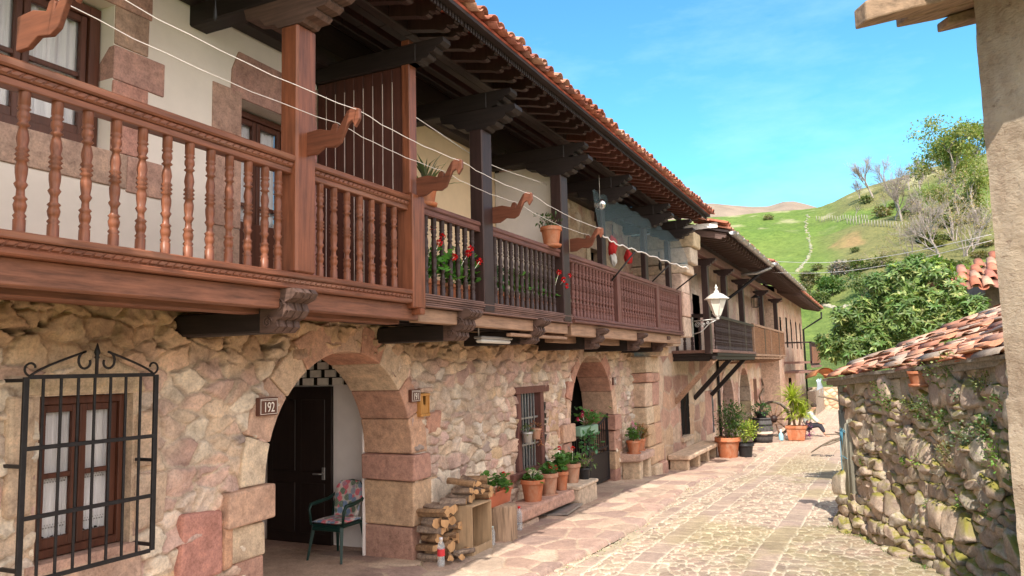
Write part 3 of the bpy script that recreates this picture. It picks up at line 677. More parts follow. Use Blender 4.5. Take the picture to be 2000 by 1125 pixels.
# stone upper wall of house C
ys = np.arange(10.56, 17.7, .03); zs = np.arange(2.95, 6.2, .03); Yg, Zg = np.meshgrid(ys, zs, indexing='ij')
S = seeds(10, 18, 2.8, 6.3, .3, .25, .6, random.Random(4), .25); ID, E = cells(Yg+.12*(fbm(Yg*4, Zg*4, 1)-.5), Zg+.1*(fbm(Yg*4, Zg*4, 2)-.5), S, 1, 1.2)
rc = np.random.RandomState(2); sm = sstep(fbm(Yg*1.3, Zg*1.3, 7), .38, .55); m = sstep(E, .01, .05)*(1-sm*.8)
C = PAL[rc.randint(0, 8, len(S))][ID]*.8*m[..., None]+(1-m[..., None])*np.array((.42, .32, .22)); Xg = XW-.03+.03*m+.03*(fbm(Yg*5, Zg*5, 3)-.5)
yc = Yg[:-1, :-1]; zc = Zg[:-1, :-1]; keep = ~((yc > 12.05) & (yc < 13.0) & (zc < 4.55)) & ~((yc > 14.6) & (yc < 15.4) & (zc > 3.6) & (zc < 4.7))
gridmesh('upper_wall', np.stack([Xg, Yg, Zg], -1), C, M['stone'], HC, keep)
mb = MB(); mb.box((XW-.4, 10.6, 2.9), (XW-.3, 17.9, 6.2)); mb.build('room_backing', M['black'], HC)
mb = MB()
for (a, b, c, d) in [(11.85, 12.06, 3, 4.58), (13.0, 13.2, 3, 4.58), (11.8, 13.25, 4.56, 4.8), (14.4, 14.62, 3.5, 4.72), (15.38, 15.6, 3.5, 4.72), (14.4, 15.6, 4.7, 4.95)]: mb.box((XW-.2, a, c), (XW+.02, b, d), 0, None, tuple(v_*R.uniform(.9, 1.1) for v_ in (.5, .38, .28)), .006)
bevel(mb.build('window_surround', M['ashlar'], HC), .01)
# ---- balconies
BAL = [(0, 1), (.10, 1), (.105, .8), (.125, 1.1), (.145, .75), (.165, .95), (.2, 1.1), (.23, .85), (.245, 1.15), (.265, .7), (.31, .66), (.345, 1.12), (.365, .78), (.42, .98), (.46, 1.02), (.5, .78), (.515, 1.2), (.535, .8), (.55, 1.22), (.57, .8), (.585, 1.18), (.61, .8), (.66, 1.04), (.70, .9), (.745, .65), (.76, 1.14), (.78, .7), (.81, 1.05), (.84, 1.02), (.86, .8), (.875, 1.14), (.89, .85), (.9, 1), (1, 1)]
def balusters(par, X, ylist, z0, z1, r, mat, n=12, xlist=None):
    mb = MB(); y = ylist[0]; x = X if xlist is None else xlist[0]
    mb.lathe([(r*k, z0+(z1-z0)*h) for h, k in BAL], (x, y, 0), n, 'Z', False)
    p = Vector((x, y, z0)); b = mb.build('baluster', mat, par, p)
    for i in range(1, len(ylist)):
        c = b.copy(); COL.objects.link(c); q = Vector((X if xlist is None else xlist[i], ylist[i], z0)); c.location = q-WL[par]; c.rotation_euler.z = R.uniform(0, 6); WL[c] = q
    return b
def rope(mb, X, y0, y1, z, h, w=.012, pitch=.062):
    y = y0; 
    while y < y1-pitch:
        a = pitch*.86; sk = pitch*.55
        mb.add([(X, y, z), (X, y+a, z), (X, y+a+sk, z+h), (X, y+sk, z+h), (X+w, y+.01, z+h*.25), (X+w, y+a-.004, z+h*.25), (X+w, y+a+sk-.012, z+h*.75), (X+w, y+sk+.006, z+h*.75)],
               [(0, 3, 2, 1), (4, 5, 6, 7), (0, 1, 5, 4), (1, 2, 6, 5), (2, 3, 7, 6), (3, 0, 4, 7)]); y += pitch
def zapata(mb, xc, y, w, z, L=.5, h=.26):
    P = [(-.95, 1), (-.9, .62), (-.62, .5), (-.5, .22), (-.3, .16), (-.24, 0), (.24, 0), (.3, .12), (.46, .13), (.52, .26), (.5, .36), (.66, .38), (.74, .5), (.72, .62), (.88, .64), (.98, .78), (.96, 1)]
    mb.prism([(xc+a*L, z+b*h) for a, b in P], 'Y', y-w/2, y+w/2)
def canecillo(mb, y, x0, x1, z, w, h, drop=.0):
    P = [(x0, z), (x0, z+h), (x1, z+h-drop)]
    for a, b in ((0, .62), (.02, .5), (.01, .40), (.045, .33), (.085, .36), (.105, .30), (.10, .18), (.13, .06), (.18, .02), (.24, .06)): P.append((x1-a, z+h*b-drop*(1-a/(x1-x0))))
    mb.prism([(a, b) for a, b in P][::-1], 'Y', y-w/2, y+w/2)
def volute(mb, X, y, z, r):
    pts = [(X, y+(r*(1-k/22))*math.cos(k*.62), z+(r*(1-k/22))*math.sin(k*.62)) for k in range(20)]; mb.tube(pts, r*.13, 4)
XR = -4.1
def floorbeams(H, y0, y1, xs, mb_floor, mat):
    mb = MB(); mb.box((XW-.02, y0, 2.90), (XR-.02, y1, 2.985)); k = XW+.12
    while k < XR-.1: mb.box((k, y0, 2.82), (k+.10, y1, 2.9)); k += .3
    return mb.build('balcony', mat, H)
# A: varnished balcony
bal = floorbeams(HA, .9, 6.36, None, None, M['beamred'])
mb = MB(); y0, y1 = .9, 6.40
mb.box((XR-.07, y0, 3.90), (XR+.05, y1-.02, 3.945), .006); mb.box((XR-.085, y0, 3.945), (XR+.075, y1, 4.0), .012); mb.box((XR-.05, y0, 3.855), (XR+.04, y1-.04, 3.90), .006); rope(mb, XR+.048, y0, y1-.06, 3.902, .042)
mb.build('handrail', M['redwoodY'], bal)
mb = MB(); mb.box((XR-.07, y0, 3.03), (XR+.09, y1, 3.075), .008); mb.box((XR-.06, y0, 2.985), (XR+.07, y1, 3.03), .004); rope(mb, XR+.068, y0, y1-.04, 2.989, .038); mb.box((XR-.05, y0, 2.945), (XR+.085, y1, 2.985), .01)
mb.build('plinth', M['redwoodY'], bal)
mb = MB(); mb.box((XR-.1, y0, 2.795), (XR+.02, y1, 2.945), .008); mb.box((XR-.36, y0, 2.765), (XR-.2, y1, 2.83), .006)
mb.build('fascia_beam', M['beamred'], bal)
yl = []; y = 1.1
while y < 4.5: 
    yl.append(y); y += .1865
yl = [3.07-.1865*k for k in range(10, 0, -1)]+[3.07, 3.255, 3.44, 3.62, 3.80, 3.97, 4.15, 4.32, 4.46]+[4.95+.178*k for k in range(7)]
balusters(bal, XR, yl, 3.075, 3.86, .031, M['redwood'], 14)
mb = MB(); mb.box((XR-.09, 4.57, 3.075), (XR+.09, 4.80, 5.08), .018); mb.build('post', M['redwood'], HA)
mb = MB(); mb.box((XR-.09, 6.2, 2.9), (XR+.1, 6.42, 4.02), .012); mb.box((XR-.045, 6.235, 4.03), (XR+.05, 6.365, 5.6), .008); mb.box((XR-.02, 6.28, 2.84), (XR+.13, 6.36, 2.9), .01); mb.build('post', M['redwood'], HA)
mb = MB(); k = XW-.02
n = 9; wv = (XR-.05-k)/n
for i in range(n): mb.box((k+i*wv+.0025, 6.26, 2.98), (k+(i+1)*wv-.0025, 6.30, 5.35), .004)
mb.build('plank_partition', wood('dark_red_plank', (.085, .03, .022), 'Z', .5, .35), HA); mb = MB()
for i in range(1, n): mb.box((k+i*wv-.0035, 6.2565, 2.99), (k+i*wv+.0035, 6.262, 5.2))  # thin pale strips laid over the plank joints
mb.build('pale_joint_strips', plain('pale_strip', (.62, .52, .48), .7), HA)

# B: dark balcony
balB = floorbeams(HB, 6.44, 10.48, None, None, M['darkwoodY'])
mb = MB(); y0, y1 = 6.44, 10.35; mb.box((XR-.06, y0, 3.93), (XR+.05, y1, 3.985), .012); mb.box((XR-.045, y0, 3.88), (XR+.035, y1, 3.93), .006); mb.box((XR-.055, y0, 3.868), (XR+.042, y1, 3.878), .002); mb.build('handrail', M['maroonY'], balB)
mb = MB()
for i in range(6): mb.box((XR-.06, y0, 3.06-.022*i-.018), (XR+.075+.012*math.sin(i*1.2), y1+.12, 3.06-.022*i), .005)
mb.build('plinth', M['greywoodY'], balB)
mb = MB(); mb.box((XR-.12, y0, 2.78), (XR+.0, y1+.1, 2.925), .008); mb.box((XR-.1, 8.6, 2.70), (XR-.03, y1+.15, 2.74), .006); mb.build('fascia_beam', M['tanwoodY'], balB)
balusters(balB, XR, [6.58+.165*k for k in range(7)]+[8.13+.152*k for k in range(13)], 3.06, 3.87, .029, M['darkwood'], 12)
for (a, b) in ((7.7, 7.95), (10.14, 10.4)):
    mb = MB(); mb.box((XR-.085, a, 2.95), (XR+.085, b, 5.08), .012); mb.build('post', M['darkwood'], HB)
# C: maroon balcony
balC = floorbeams(HC, 10.5, 17.55, None, None, M['maroonY'])
mb = MB(); y0, y1 = 10.45, 17.45; mb.box((XR-.06, y0, 3.90), (XR+.06, y1, 3.97), .012); rope(mb, XR+.035, y0, y1, 3.855, .042, .012, .08); mb.box((XR-.045, y0, 3.85), (XR+.036, y1, 3.9), .006); mb.build('handrail', M['maroonY'], balC)
mb = MB(); mb.box((XR-.06, y0+.1, 2.99), (XR+.07, y1, 3.05), .01); rope(mb, XR+.068, y0+.1, y1, 2.995, .042, .012, .08); mb.box((XR-.06, y0+.1, 2.95), (XR+.09, y1, 2.99), .01); mb.build('plinth', M['maroonY'], balC)
mb = MB(); mb.box((XR-.12, y0+.15, 2.76), (XR+.0, y1, 2.95), .008); mb.box((XR-.5, y0+.3, 2.68), (XR-.35, y1, 2.8), .008); mb.build('fascia_beam', M['tanwoodY'], balC)
bb = []
for (a, b, n) in ((10.62, 12.62, 13), (13.02, 15.28, 14), (15.6, 17.25, 12)):
    bb += [a+(b-a)*(k+.5)/n for k in range(n)]
balusters(balC, XR, bb, 3.05, 3.86, .036, M['maroon'], 10)
for a in (12.82, 15.42, 17.38):
    mb = MB(); mb.box((XR-.06, a-.09, 2.95), (XR+.055, a+.09, 3.97), .01); mb.build('rail_post', M['maroon'], balC)
for a in (12.45, 15.12, 17.05):
    mb = MB(); mb.box((XR-.17, a-.1, 2.95), (XR-.065, a+.1, 5.08), .012); mb.build('post', M['darkwood'], HC)
# carved beam ends carrying the balconies
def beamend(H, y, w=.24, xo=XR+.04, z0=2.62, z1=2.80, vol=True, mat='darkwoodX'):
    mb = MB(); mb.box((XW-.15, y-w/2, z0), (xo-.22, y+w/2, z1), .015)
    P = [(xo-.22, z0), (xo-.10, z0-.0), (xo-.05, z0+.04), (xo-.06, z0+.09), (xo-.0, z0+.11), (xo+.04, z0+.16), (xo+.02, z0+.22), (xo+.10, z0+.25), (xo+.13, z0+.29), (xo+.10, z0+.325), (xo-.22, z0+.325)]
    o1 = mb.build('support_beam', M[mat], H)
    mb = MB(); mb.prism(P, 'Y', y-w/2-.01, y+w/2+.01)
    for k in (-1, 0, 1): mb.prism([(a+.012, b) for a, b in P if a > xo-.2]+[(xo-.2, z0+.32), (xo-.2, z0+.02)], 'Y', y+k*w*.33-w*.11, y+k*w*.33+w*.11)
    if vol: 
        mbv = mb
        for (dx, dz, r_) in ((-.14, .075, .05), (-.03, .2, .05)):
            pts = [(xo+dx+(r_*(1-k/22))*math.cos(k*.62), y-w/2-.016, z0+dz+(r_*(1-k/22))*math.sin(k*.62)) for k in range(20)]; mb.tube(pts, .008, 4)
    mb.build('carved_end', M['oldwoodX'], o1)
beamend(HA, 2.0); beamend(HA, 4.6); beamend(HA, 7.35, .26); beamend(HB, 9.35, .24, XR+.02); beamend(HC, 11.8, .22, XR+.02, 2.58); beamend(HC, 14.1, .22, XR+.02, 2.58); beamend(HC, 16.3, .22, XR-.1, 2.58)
# ---- roof
def tilefield(mb, P0, U, V, nu, nv, w, L, jit=.02, r=None, rnd=R, arc=5, lift=.03, chan=True, th=.012, fl=.8, pal=None):
    """barrel tiles: U across (unit), V down the slope (unit), rows overlap"""
    U = Vector(U).normalized(); V = Vector(V).normalized(); Nn = U.cross(V); Nn = Nn if Nn.z > 0 else -Nn; r = r or w*.36
    for j in range(nv):
        for i in range(nu):
            for kind in ((0, 1) if chan else (0,)):
                c = Vector(P0)+U*(w*(i+.5*kind)+rnd.gauss(0, jit))+V*(L*.82*j+rnd.gauss(0, jit))+Nn*((lift+.0) if kind == 0 else 0.0)
                u = (U+V*rnd.gauss(0, jit*2)).normalized(); v = (V+Nn*-.05+U*rnd.gauss(0, jit)).normalized(); n = u.cross(v); n = n if n.z > 0 else -n
                c = c+n*rnd.gauss(0, jit*.4)
                q = rnd.choice(pal or [(.40, .16, .10), (.44, .20, .13), (.36, .14, .10), (.46, .26, .18), (.32, .15, .11), (.42, .15, .09)]); g_ = rnd.uniform(.8, 1.15); mb.col = tuple(x*g_ for x in q)
                vs = []; sg = 1 if kind == 0 else -1; ra = r*1.0; rb = r*.86
                for e, (rr_, s0) in enumerate(((rb, 0), (ra, L))):
                    if kind: rr_ = (ra, rb)[e]
                    for t_ in (0, th):
                        for k in range(arc+1):
                            a = PI*(.06+.88*k/arc); vs.append(c+u*(-(rr_-t_*.5*0)*math.cos(a))+n*(sg*(rr_-t_)*math.sin(a)*fl+(0 if sg > 0 else r*.7))+v*s0)
                m_ = arc+1; fs = []
                for k in range(arc):
                    fs += [(k, k+1, 2*m_+k+1, 2*m_+k), (m_+k, 3*m_+k, 3*m_+k+1, m_+k+1), (2*m_+k, 2*m_+k+1, 3*m_+k+1, 3*m_+k), (k, m_+k, m_+k+1, k+1)]
                fs += [(0, 2*m_, 3*m_, m_), (arc, m_+arc, 3*m_+arc, 2*m_+arc)]
                mb.add(vs, fs, True)
def roof(H, y0, y1, xe=-3.35, ze=5.74, notch=None, mat='darkwood'):
    sl = .22
    Vd = Vector((1, 0, -sl)).normalized()
    # boarding sheets (two thicknesses so the underside is board and the top tile)
    def z_at(x): return ze+(xe-x)*sl
    mb = MB(); 
    mb.add([(-9.5, y0, z_at(-9.5)), (xe-.04, y0, ze), (xe-.04, y1, ze), (-9.5, y1, z_at(-9.5)), (-9.5, y0, z_at(-9.5)+.03), (xe-.04, y0, ze+.03), (xe-.04, y1, ze+.03), (-9.5, y1, z_at(-9.5)+.03)], [(0, 3, 2, 1), (4, 5, 6, 7), (0, 1, 5, 4), (1, 2, 6, 5), (2, 3, 7, 6), (3, 0, 4, 7)])
    rf = mb.build('roof', M['redboard'], H)
    # purlins along the street with red boards between
    mb = MB(); 
    for x in (XR-.02, XR-.33, XR-.62, XR-.9): mb.box((x-.055, y0, z_at(x)-.22 if x > XR-.1 else z_at(x)-.12), (x+.055, y1, z_at(x)-.003), .01)
    mb.build('purlin', M['darkwoodY'], rf); mb = MB(); mb.box((XW-.02, y0, 5.50), (XW+.16, y1, 5.68), .01); mb.box((XW-.02, y0, 5.7), (XW+.06, y1, 6.05)); mb.build('wall_plate', M['darkwoodY'], rf)
    mb = MB(); mb.box((xe-.16, y0, ze-.075), (xe-.13, y1, ze+.02)); mb.box((xe-.13, y0, ze-.04), (xe-.04, y1, ze-.004))
    y = y0+.02
    while y < y1-.02: mb.box((xe-.135, y, ze-.10), (xe-.118, y+.03, ze-.045)); y += .055
    mb.build('eave_board', M['darkwoodY'], rf)
    mb = MB(); y = y0+.15
    while y < y1:
        canecillo(mb, y, XR+.02, xe-.17, z_at(XR)-.20, .085, .17, .13); y += .335
    mb.build('rafter_tail', M[mat], rf)
    mb = MB(); n = int((y1-y0)/.215)
    tilefield(mb, (xe-.70, y0+.1, z_at(xe-.70)+.045), (0, 1, 0), Vd, n, 2, (y1-y0)/n, .42, .014, r=.085, pal=[(.36, .13, .08), (.40, .17, .11), (.32, .12, .09), (.42, .22, .15), (.28, .13, .10), (.38, .13, .08)])
    mb.build('roof_tiles', M['tile'], rf)
    mb = MB(); mb.col = (.42, .15, .08); mb.add([(-9.5, y0, z_at(-9.5)+.06), (xe-.45, y0, z_at(xe-.45)+.06), (xe-.45, y1, z_at(xe-.45)+.06), (-9.5, y1, z_at(-9.5)+.06)], [(0, 1, 2, 3)]); mb.build('roof_covering', M['tile'], rf)
    return rf
def tie(H, y, w=.2, z=5.08, corb=True):
    mb = MB()
    if corb: zapata(mb, XR, y, w, z, .52, .24); o = mb.build('carved_corbel', M['oldwoodX'] if H is HA else M['darkwoodX'], H)
    mb = MB(); mb.box((XW-.1, y-w/2, z+.24), (XR+.14, y+w/2, z+.44), .015)
    zapata(mb, XR+.1, y, w*.9, z+.24, .36, .2); mb.build('tie_beam', M['darkwoodX'], H)
roof(HA, 2.12, 6.33); roof(HB, 6.33, 10.45); roof(HC, 10.45, 17.95, mat='maroon')
for y in (2.2, 4.68): tie(HA, y)
for y in (6.30,): tie(HA, y, .16, 5.10, False)
for y in (7.83, 10.27): tie(HB, y)
for y in (12.45, 15.12, 17.05): tie(HC, y)
mb = MB(); mb.box((XW-.02, 4.0, 5.0), (XW+.12, 4.2, 5.15)); 
# end gable tiles + pier
mb = MB()
for k, (z0, z1, xo) in enumerate([(-.7, .05, -4.72), (.05, .45, -4.82), (.45, .95, -4.86), (.95, 1.35, -4.87), (1.35, 1.9, -4.88), (1.9, 2.12, -4.84), (2.12, 2.5, -4.86)]):
    ash(mb, 17.15, 17.75, z0, z1, xo, XW-.3, None, .012); ash(mb, 17.75, 18.35, z0, z1, xo-.01, XW-.3, None, .012)
for k, (z0, z1, xo) in enumerate([(2.5, 2.72, -4.6), (2.72, 2.92, -4.3), (2.92, 3.4, -4.02), (3.4, 3.95, -4.02), (3.95, 4.4, -4.03), (4.4, 4.62, -3.9), (4.62, 5.0, -3.8), (5.0, 5.35, -3.72)]):
    ash(mb, 17.58, 18.3, z0, z1, xo, XW-.3, tuple(c*R.uniform(.9, 1.08) for c in (.56, .43, .33)), .01)
bevel(mb.build('end_pier', M['ashlar'], HC), .03)
mb = MB(); tilefield(mb, (-5.6, 17.9, 6.35), (0, 1, 0), (1, 0, -.22), 2, 6, .25, .42, .02, r=.09); mb.build('verge_tiles', M['tile'], HC)
# neighbour's unseen roof edge, its eave stepped to shape sun and shade on the balcony
HN = thing('neighbour_house', 'next house of the row, unseen on the left, eave shaped for the balcony shade', 'house', (XW, -3, 0))
mb = MB(); mb.box((XW-4, -6, -.3), (XW-.02, -1.02, 5.9)); mb.build('wall', M['plaster'], HN)
mb = MB(); mb.add([(-9.5, -6, 6.9), (-3.3, -6, 5.74), (-3.3, .72, 5.74), (-9.5, .72, 6.9), (-9.5, -6, 7.0), (-3.3, -6, 5.84), (-3.3, .72, 5.84), (-9.5, .72, 7.0)], [(0, 3, 2, 1), (4, 5, 6, 7), (0, 1, 5, 4), (1, 2, 6, 5), (2, 3, 7, 6), (3, 0, 4, 7)])
mb.add([(-9.5, .72, 6.9), (-3.66, .72, 5.85), (-3.66, 2.12, 5.85), (-9.5, 2.12, 6.9), (-9.5, .72, 7.0), (-3.66, .72, 5.95), (-3.66, 2.12, 5.95), (-9.5, 2.12, 7.0)], [(0, 3, 2, 1), (4, 5, 6, 7), (0, 1, 5, 4), (1, 2, 6, 5), (2, 3, 7, 6), (3, 0, 4, 7)])
mb.col = (.4, .15, .08); mb.build('roof', M['tile'], HN)
# clothesline brackets on the balcony rails
BRK = [(0, -.1), (.1, -.1), (.18, -.055), (.28, -.07), (.34, -.04), (.41, .1), (.45, .12), (.475, .06), (.52, .12), (.52, .2), (.46, .225), (.40, .2), (.31, .06), (.315, .1), (.29, .125), (.26, .115), (.24, .07), (.13, .1), (0, .09)]
BY = [(2.42, 4.13), (4.7, 4.12), (6.31, 4.1), (7.95, 4.1), (10.45, 4.08)]
br = []
for i, (y, z) in enumerate(BY):
    mb = MB(); dx = -4.02; mb.prism([(dx+a, z+b) for a, b in BRK], 'Y', y-.016, y+.016)
    br.append(bevel(mb.build('clothesline_bracket', M['bracket'], HA if i < 3 else HB if i == 3 else HC), .006))
BY = [(.6, 4.13)]+BY
for nm, (ax, az) in (('outer', (.49, .2)), ('inner', (.3, .125))):
    mb = MB(); pts = []
    for i in range(len(BY)-1):
        (ya, za), (yb, zb) = BY[i], BY[i+1]
        for k in range(10): s = k/10; pts.append((-4.02+ax+.006*math.sin(k*2.), ya+(yb-ya)*s, za+(zb-za)*s+az-.16*s*(1-s)*(yb-ya)/2+.004*math.sin(k*2.7)))
    pts.append((-4.02+ax, BY[-1][0], BY[-1][1]+az)); mb.tube(pts, .003, 5)
    tag(mb.build('clothesline', M['cord']), 'white cord strung along the %s of the carved wooden brackets' % ('tips' if nm == 'outer' else 'middle notches'), 'clothesline', 'clotheslines in front of the balconies')
mb = MB(); pts = [(-4.3, 6.5+k*.38, 5.0+.1*math.sin(k)*.1-.12*math.sin(k/10*PI)) for k in range(11)]; mb.tube(pts, .005, 5); tag(mb.build('clothesline', M['cord']), 'slack white cord hung inside the short dark balcony under its ceiling', 'clothesline', 'clotheslines in front of the balconies')
# hanging cord pull at the beam
mb = MB(); mb.lathe([(.004, 5.4), (.005, 5.08), (.012, 5.02), (.014, 4.98), (.008, 4.955)], (XR-.25, 4.05, 0), 8); tag(mb.build('hanging_pull', M['blackpl']), 'black pull cord with bulbous end hanging below the eave beam near the first window', 'pull cord')
# ================================================================== HOUSE D (with lamp) AND HOUSE E (far end)
XD = -5.0
HD = thing('stone_house', 'farther stone house with grey gutter, black railing and brown slatted balcony screens', 'house', (XD, 24, 0), 'stone houses along the street')
HE = thing('stone_house', 'last house of the row with slit windows and small balcony at the street end', 'house', (-4.2, 42, 0), 'stone houses along the street')
def facade(H, X, y0, y1, z0, z1, st, seedn, h, w0, w1, holes, name='wall', tone=(.56, .40, .31), mix_=.15, arches=()):
    ys = np.arange(y0, y1+st, st*1.6); zs = np.arange(z0, z1+st, st); Yg, Zg = np.meshgrid(ys, zs, indexing='ij')
    S = seeds(y0-1, y1+1, z0-.5, z1+.5, h, w0, w1, random.Random(seedn), .12)
    ID, E = cells(Yg+.04*(fbm(Yg*3, Zg*3, 1)-.5), Zg+.04*(fbm(Yg*3, Zg*3, 2)-.5), S, 1, 1.5); rc = np.random.RandomState(seedn)
    m = sstep(E, .008, .035); C = (PAL[rc.randint(0, 8, len(S))]*rc.uniform(.85, 1.15, (len(S), 1)))[ID]; C = C*(1-mix_)+mix_*np.array(tone); C = C*m[..., None]+(1-m[..., None])*np.array((.48, .38, .3))
    P = np.stack([X-.01+.014*m+.02*(fbm(Yg*4, Zg*4, 3)-.5), Yg, Zg], -1); yc = (Yg[:-1, :-1]+Yg[1:, 1:])/2; zc = (Zg[:-1, :-1]+Zg[1:, 1:])/2
    k = np.ones(yc.shape, bool)
    for a, b, c, d in holes: k &= ~((yc > a) & (yc < b) & (zc > c) & (zc < d))
    for A in arches: k &= ~inarch(yc, zc, A, A[2])
    return gridmesh(name, P, C, M['stone'], H, k)
def hole(px0, py0, px1, py1, X):
    a = onX(px0, py0, X); b = onX(px1, py1, X); return (a.y, b.y, min(a.z, b.z), max(a.z, b.z))
DA = [(27.9, .75, 1.15), (31.6, .75, 1.35)]
hs = [(20.9, 21.9, .35, 1.55), (24.1, 25.3, .1, 1.45)]
facade(HD, XD, 18.3, 36.4, -.7, 2.6, .03, 21, .42, .5, 1.1, hs, arches=DA)
facade(HD, XD, 18.3, 36.4, 2.6, 5.7, .04, 22, .5, .6, 1.2, [(23, 24, 2.6, 4.4), (27.5, 28.6, 2.6, 4.4)], 'upper_wall', (.55, .44, .42), .45)
mb = MB(); mb.box((XD-.5, 18.4, 2.5), (XD-.4, 36.4, 6.0)); mb.box((XD-1.6, 26, -.7), (XD-1.5, 34, 2.6)); mb.box((XD-1.6, 33.4, -.7), (XD-.02, 33.5, 2.6)); mb.box((XD-.45, 33.5, .3), (XD-.3, 35.5, 1.8)); mb.box((XD-.3, 20.8, .3), (XD-.2, 22, 1.6)); mb.build('room_backing', M['black'], HD)
for A in DA:
    mb = MB()
    for i in range(7):
        a0 = i/7*PI+.005; a1 = (i+1)/7*PI-.005; ri, ro = A[2], A[2]+.24; pts = [(A[0]+ri*math.cos(a0+(a1-a0)*k/3), A[1]+ri*math.sin(a0+(a1-a0)*k/3)) for k in range(4)]+[(A[0]+ro*math.cos(a1-(a1-a0)*k/3), A[1]+ro*math.sin(a1-(a1-a0)*k/3)) for k in range(4)]
        mb.col = tuple(c*R.uniform(.88, 1.1) for c in (.56, .42, .33)); mb.prism(pts, 'X', XD-.65, XD+.03)
    for s in (-1, 1):
        y = A[0]+s*A[2]; z = A[1]
        while z > -.7: h = R.uniform(.3, .5); mb.box((XD-.65, min(y, y+s*.24), max(z-h, -.75)), (XD+.03+R.uniform(0, .03), max(y, y+s*.24), z-.006), 0, None, tuple(c*R.uniform(.85, 1.1) for c in (.53, .38, .3))); z -= h
    bevel(mb.build('arch_stones', M['ashlar'], HD), .015)
mb = MB(); mb.box((XD-.08, 24.12, -.4), (XD-.03, 25.28, 1.45), .01, None, (.42, .25, .2)); bevel(mb.build('walled_doorway', M['ashlar'], HD))
f = None
mb = MB(); mb.box((XD-.12, 20.95, .36), (XD-.06, 21.03, 1.54)); mb.box((XD-.12, 21.8, .36), (XD-.06, 21.88, 1.54)); mb.box((XD-.12, 21.03, 1.46), (XD-.06, 21.8, 1.54))
f = mb.build('window', M['frame'], HD); mb = MB()
for k in range(5): mb.box((XD-.05, 21.1+k*.16, .36), (XD-.03, 21.12+k*.16, 1.54))
mb.build('window_bars', M['iron'], f); mb = MB(); mb.box((XD-.3, 20.8, .22), (XD+.08, 22.0, .34), .01, None, (.52, .4, .3)); mb.build('window_sill', M['ashlar'], f)
for k, yy in enumerate((34.0,)):
    mb = MB(); mb.box((XD-.05, yy, .5), (XD+.012, yy+.9, 1.6)); mb.build('window', M['frame'], HD)
# balcony D
XB = -3.9
mb = MB(); mb.box((XD, 20.25, 2.5), (XB+.08, 27.0, 2.58), .01); mb.box((XB-.1, 20.25, 2.40), (XB+.04, 27, 2.5), .01)
for k in range(8): mb.box((XD, 20.3+k*.95, 2.38), (XB, 20.42+k*.95, 2.5))
bd = mb.build('balcony', M['darkwoodX'], HD)
mb = MB(); mb.box((XB-.04, 20.25, 2.58), (XB+.1, 27.0, 2.66), .01); mb.box((XD, 20.18, 2.58), (XB+.1, 20.25, 2.66), .01); mb.build('plinth', M['greywoodY'], bd)
mb = MB(); mb.box((XB-.05, 20.2, 3.50), (XB+.06, 27.0, 3.58), .01); mb.box((XD, 20.18, 3.50), (XB-.05, 20.26, 3.6), .01); mb.build('handrail', M['darkwoodY'], bd)
balusters(bd, XB, [20.5+.163*k for k in range(39)], 2.66, 3.5, .032, M['darkwood'], 8)
xl = [XD+.15+.2*k for k in range(5)]; balusters(bd, 0, [20.22]*5, 2.66, 3.5, .04, M['darkwood'], 8, xl)
mb = MB(); mb.box((XD, 27.05, 2.42), (XB-.02, 36.2, 2.5), .01); mb.box((XB-.06, 27.05, 2.52), (XB+.05, 36.2, 2.60), .008); mb.box((XB-.05, 27.05, 3.55), (XB+.05, 36.2, 3.63), .008)
for y in (27.1, 31.5, 36.1): mb.box((XB-.04, y-.05, 2.6), (XB+.045, y+.05, 3.55), .006)
for k in range(7): 
    y = 27.4+k*1.35; mb.tube([(XD, y, 2.3), (XB-.4, y, 2.34), (XB-.1, y, 2.42), (XB+.0, y, 2.52)], .035, 5)
b2 = mb.build('balcony', M['pinebrown'] if 'pinebrown' in M else M['tanwoodY'], HD)
mb = MB()
for (a, b) in ((27.16, 31.44), (31.56, 36.04)):
    z = 2.61
    while z < 3.53: mb.box((XB-.02, a, z), (XB+.015, b, z+.034), .003); z += .042
mb.build('slatted_screen', wood('brown_reed_slats', (.27, .13, .065), 'Y', .7, .5), b2)
for px in (1379, 1415, 1447, 1485, 1512):
    y = onX(px, 550, XB-.04).y; mb = MB(); mb.box((XB-.14, y-.11, 2.55), (XB+.02, y+.11, 4.78), .012); zapata(mb, XB-.05, y, .2, 4.78, .3, .2); mb.build('post', M['darkwood'], HD)
mb = MB(); mb.box((XB-.12, 18.4, 4.98), (XB+.03, 36.4, 5.2), .01); mb.build('porch_beam', M['tanwoodY'] if 0 else M['greybeam'] if 'greybeam' in M else M['maroonY'], HD)
for (x0, y, z0) in ((XD, 20.35, 1.3), (XD, 22.6, 1.3), (XD, 25.1, 1.3)):
    mb = MB(); a = Vector((x0, y, z0)); b = Vector((XB+.0, y, 2.44)); mb.tube([a, b], .085, 4, True, False); mb.build('brace', M['tanwoodY'] if y < 21 else M['darkwoodX'], HD)
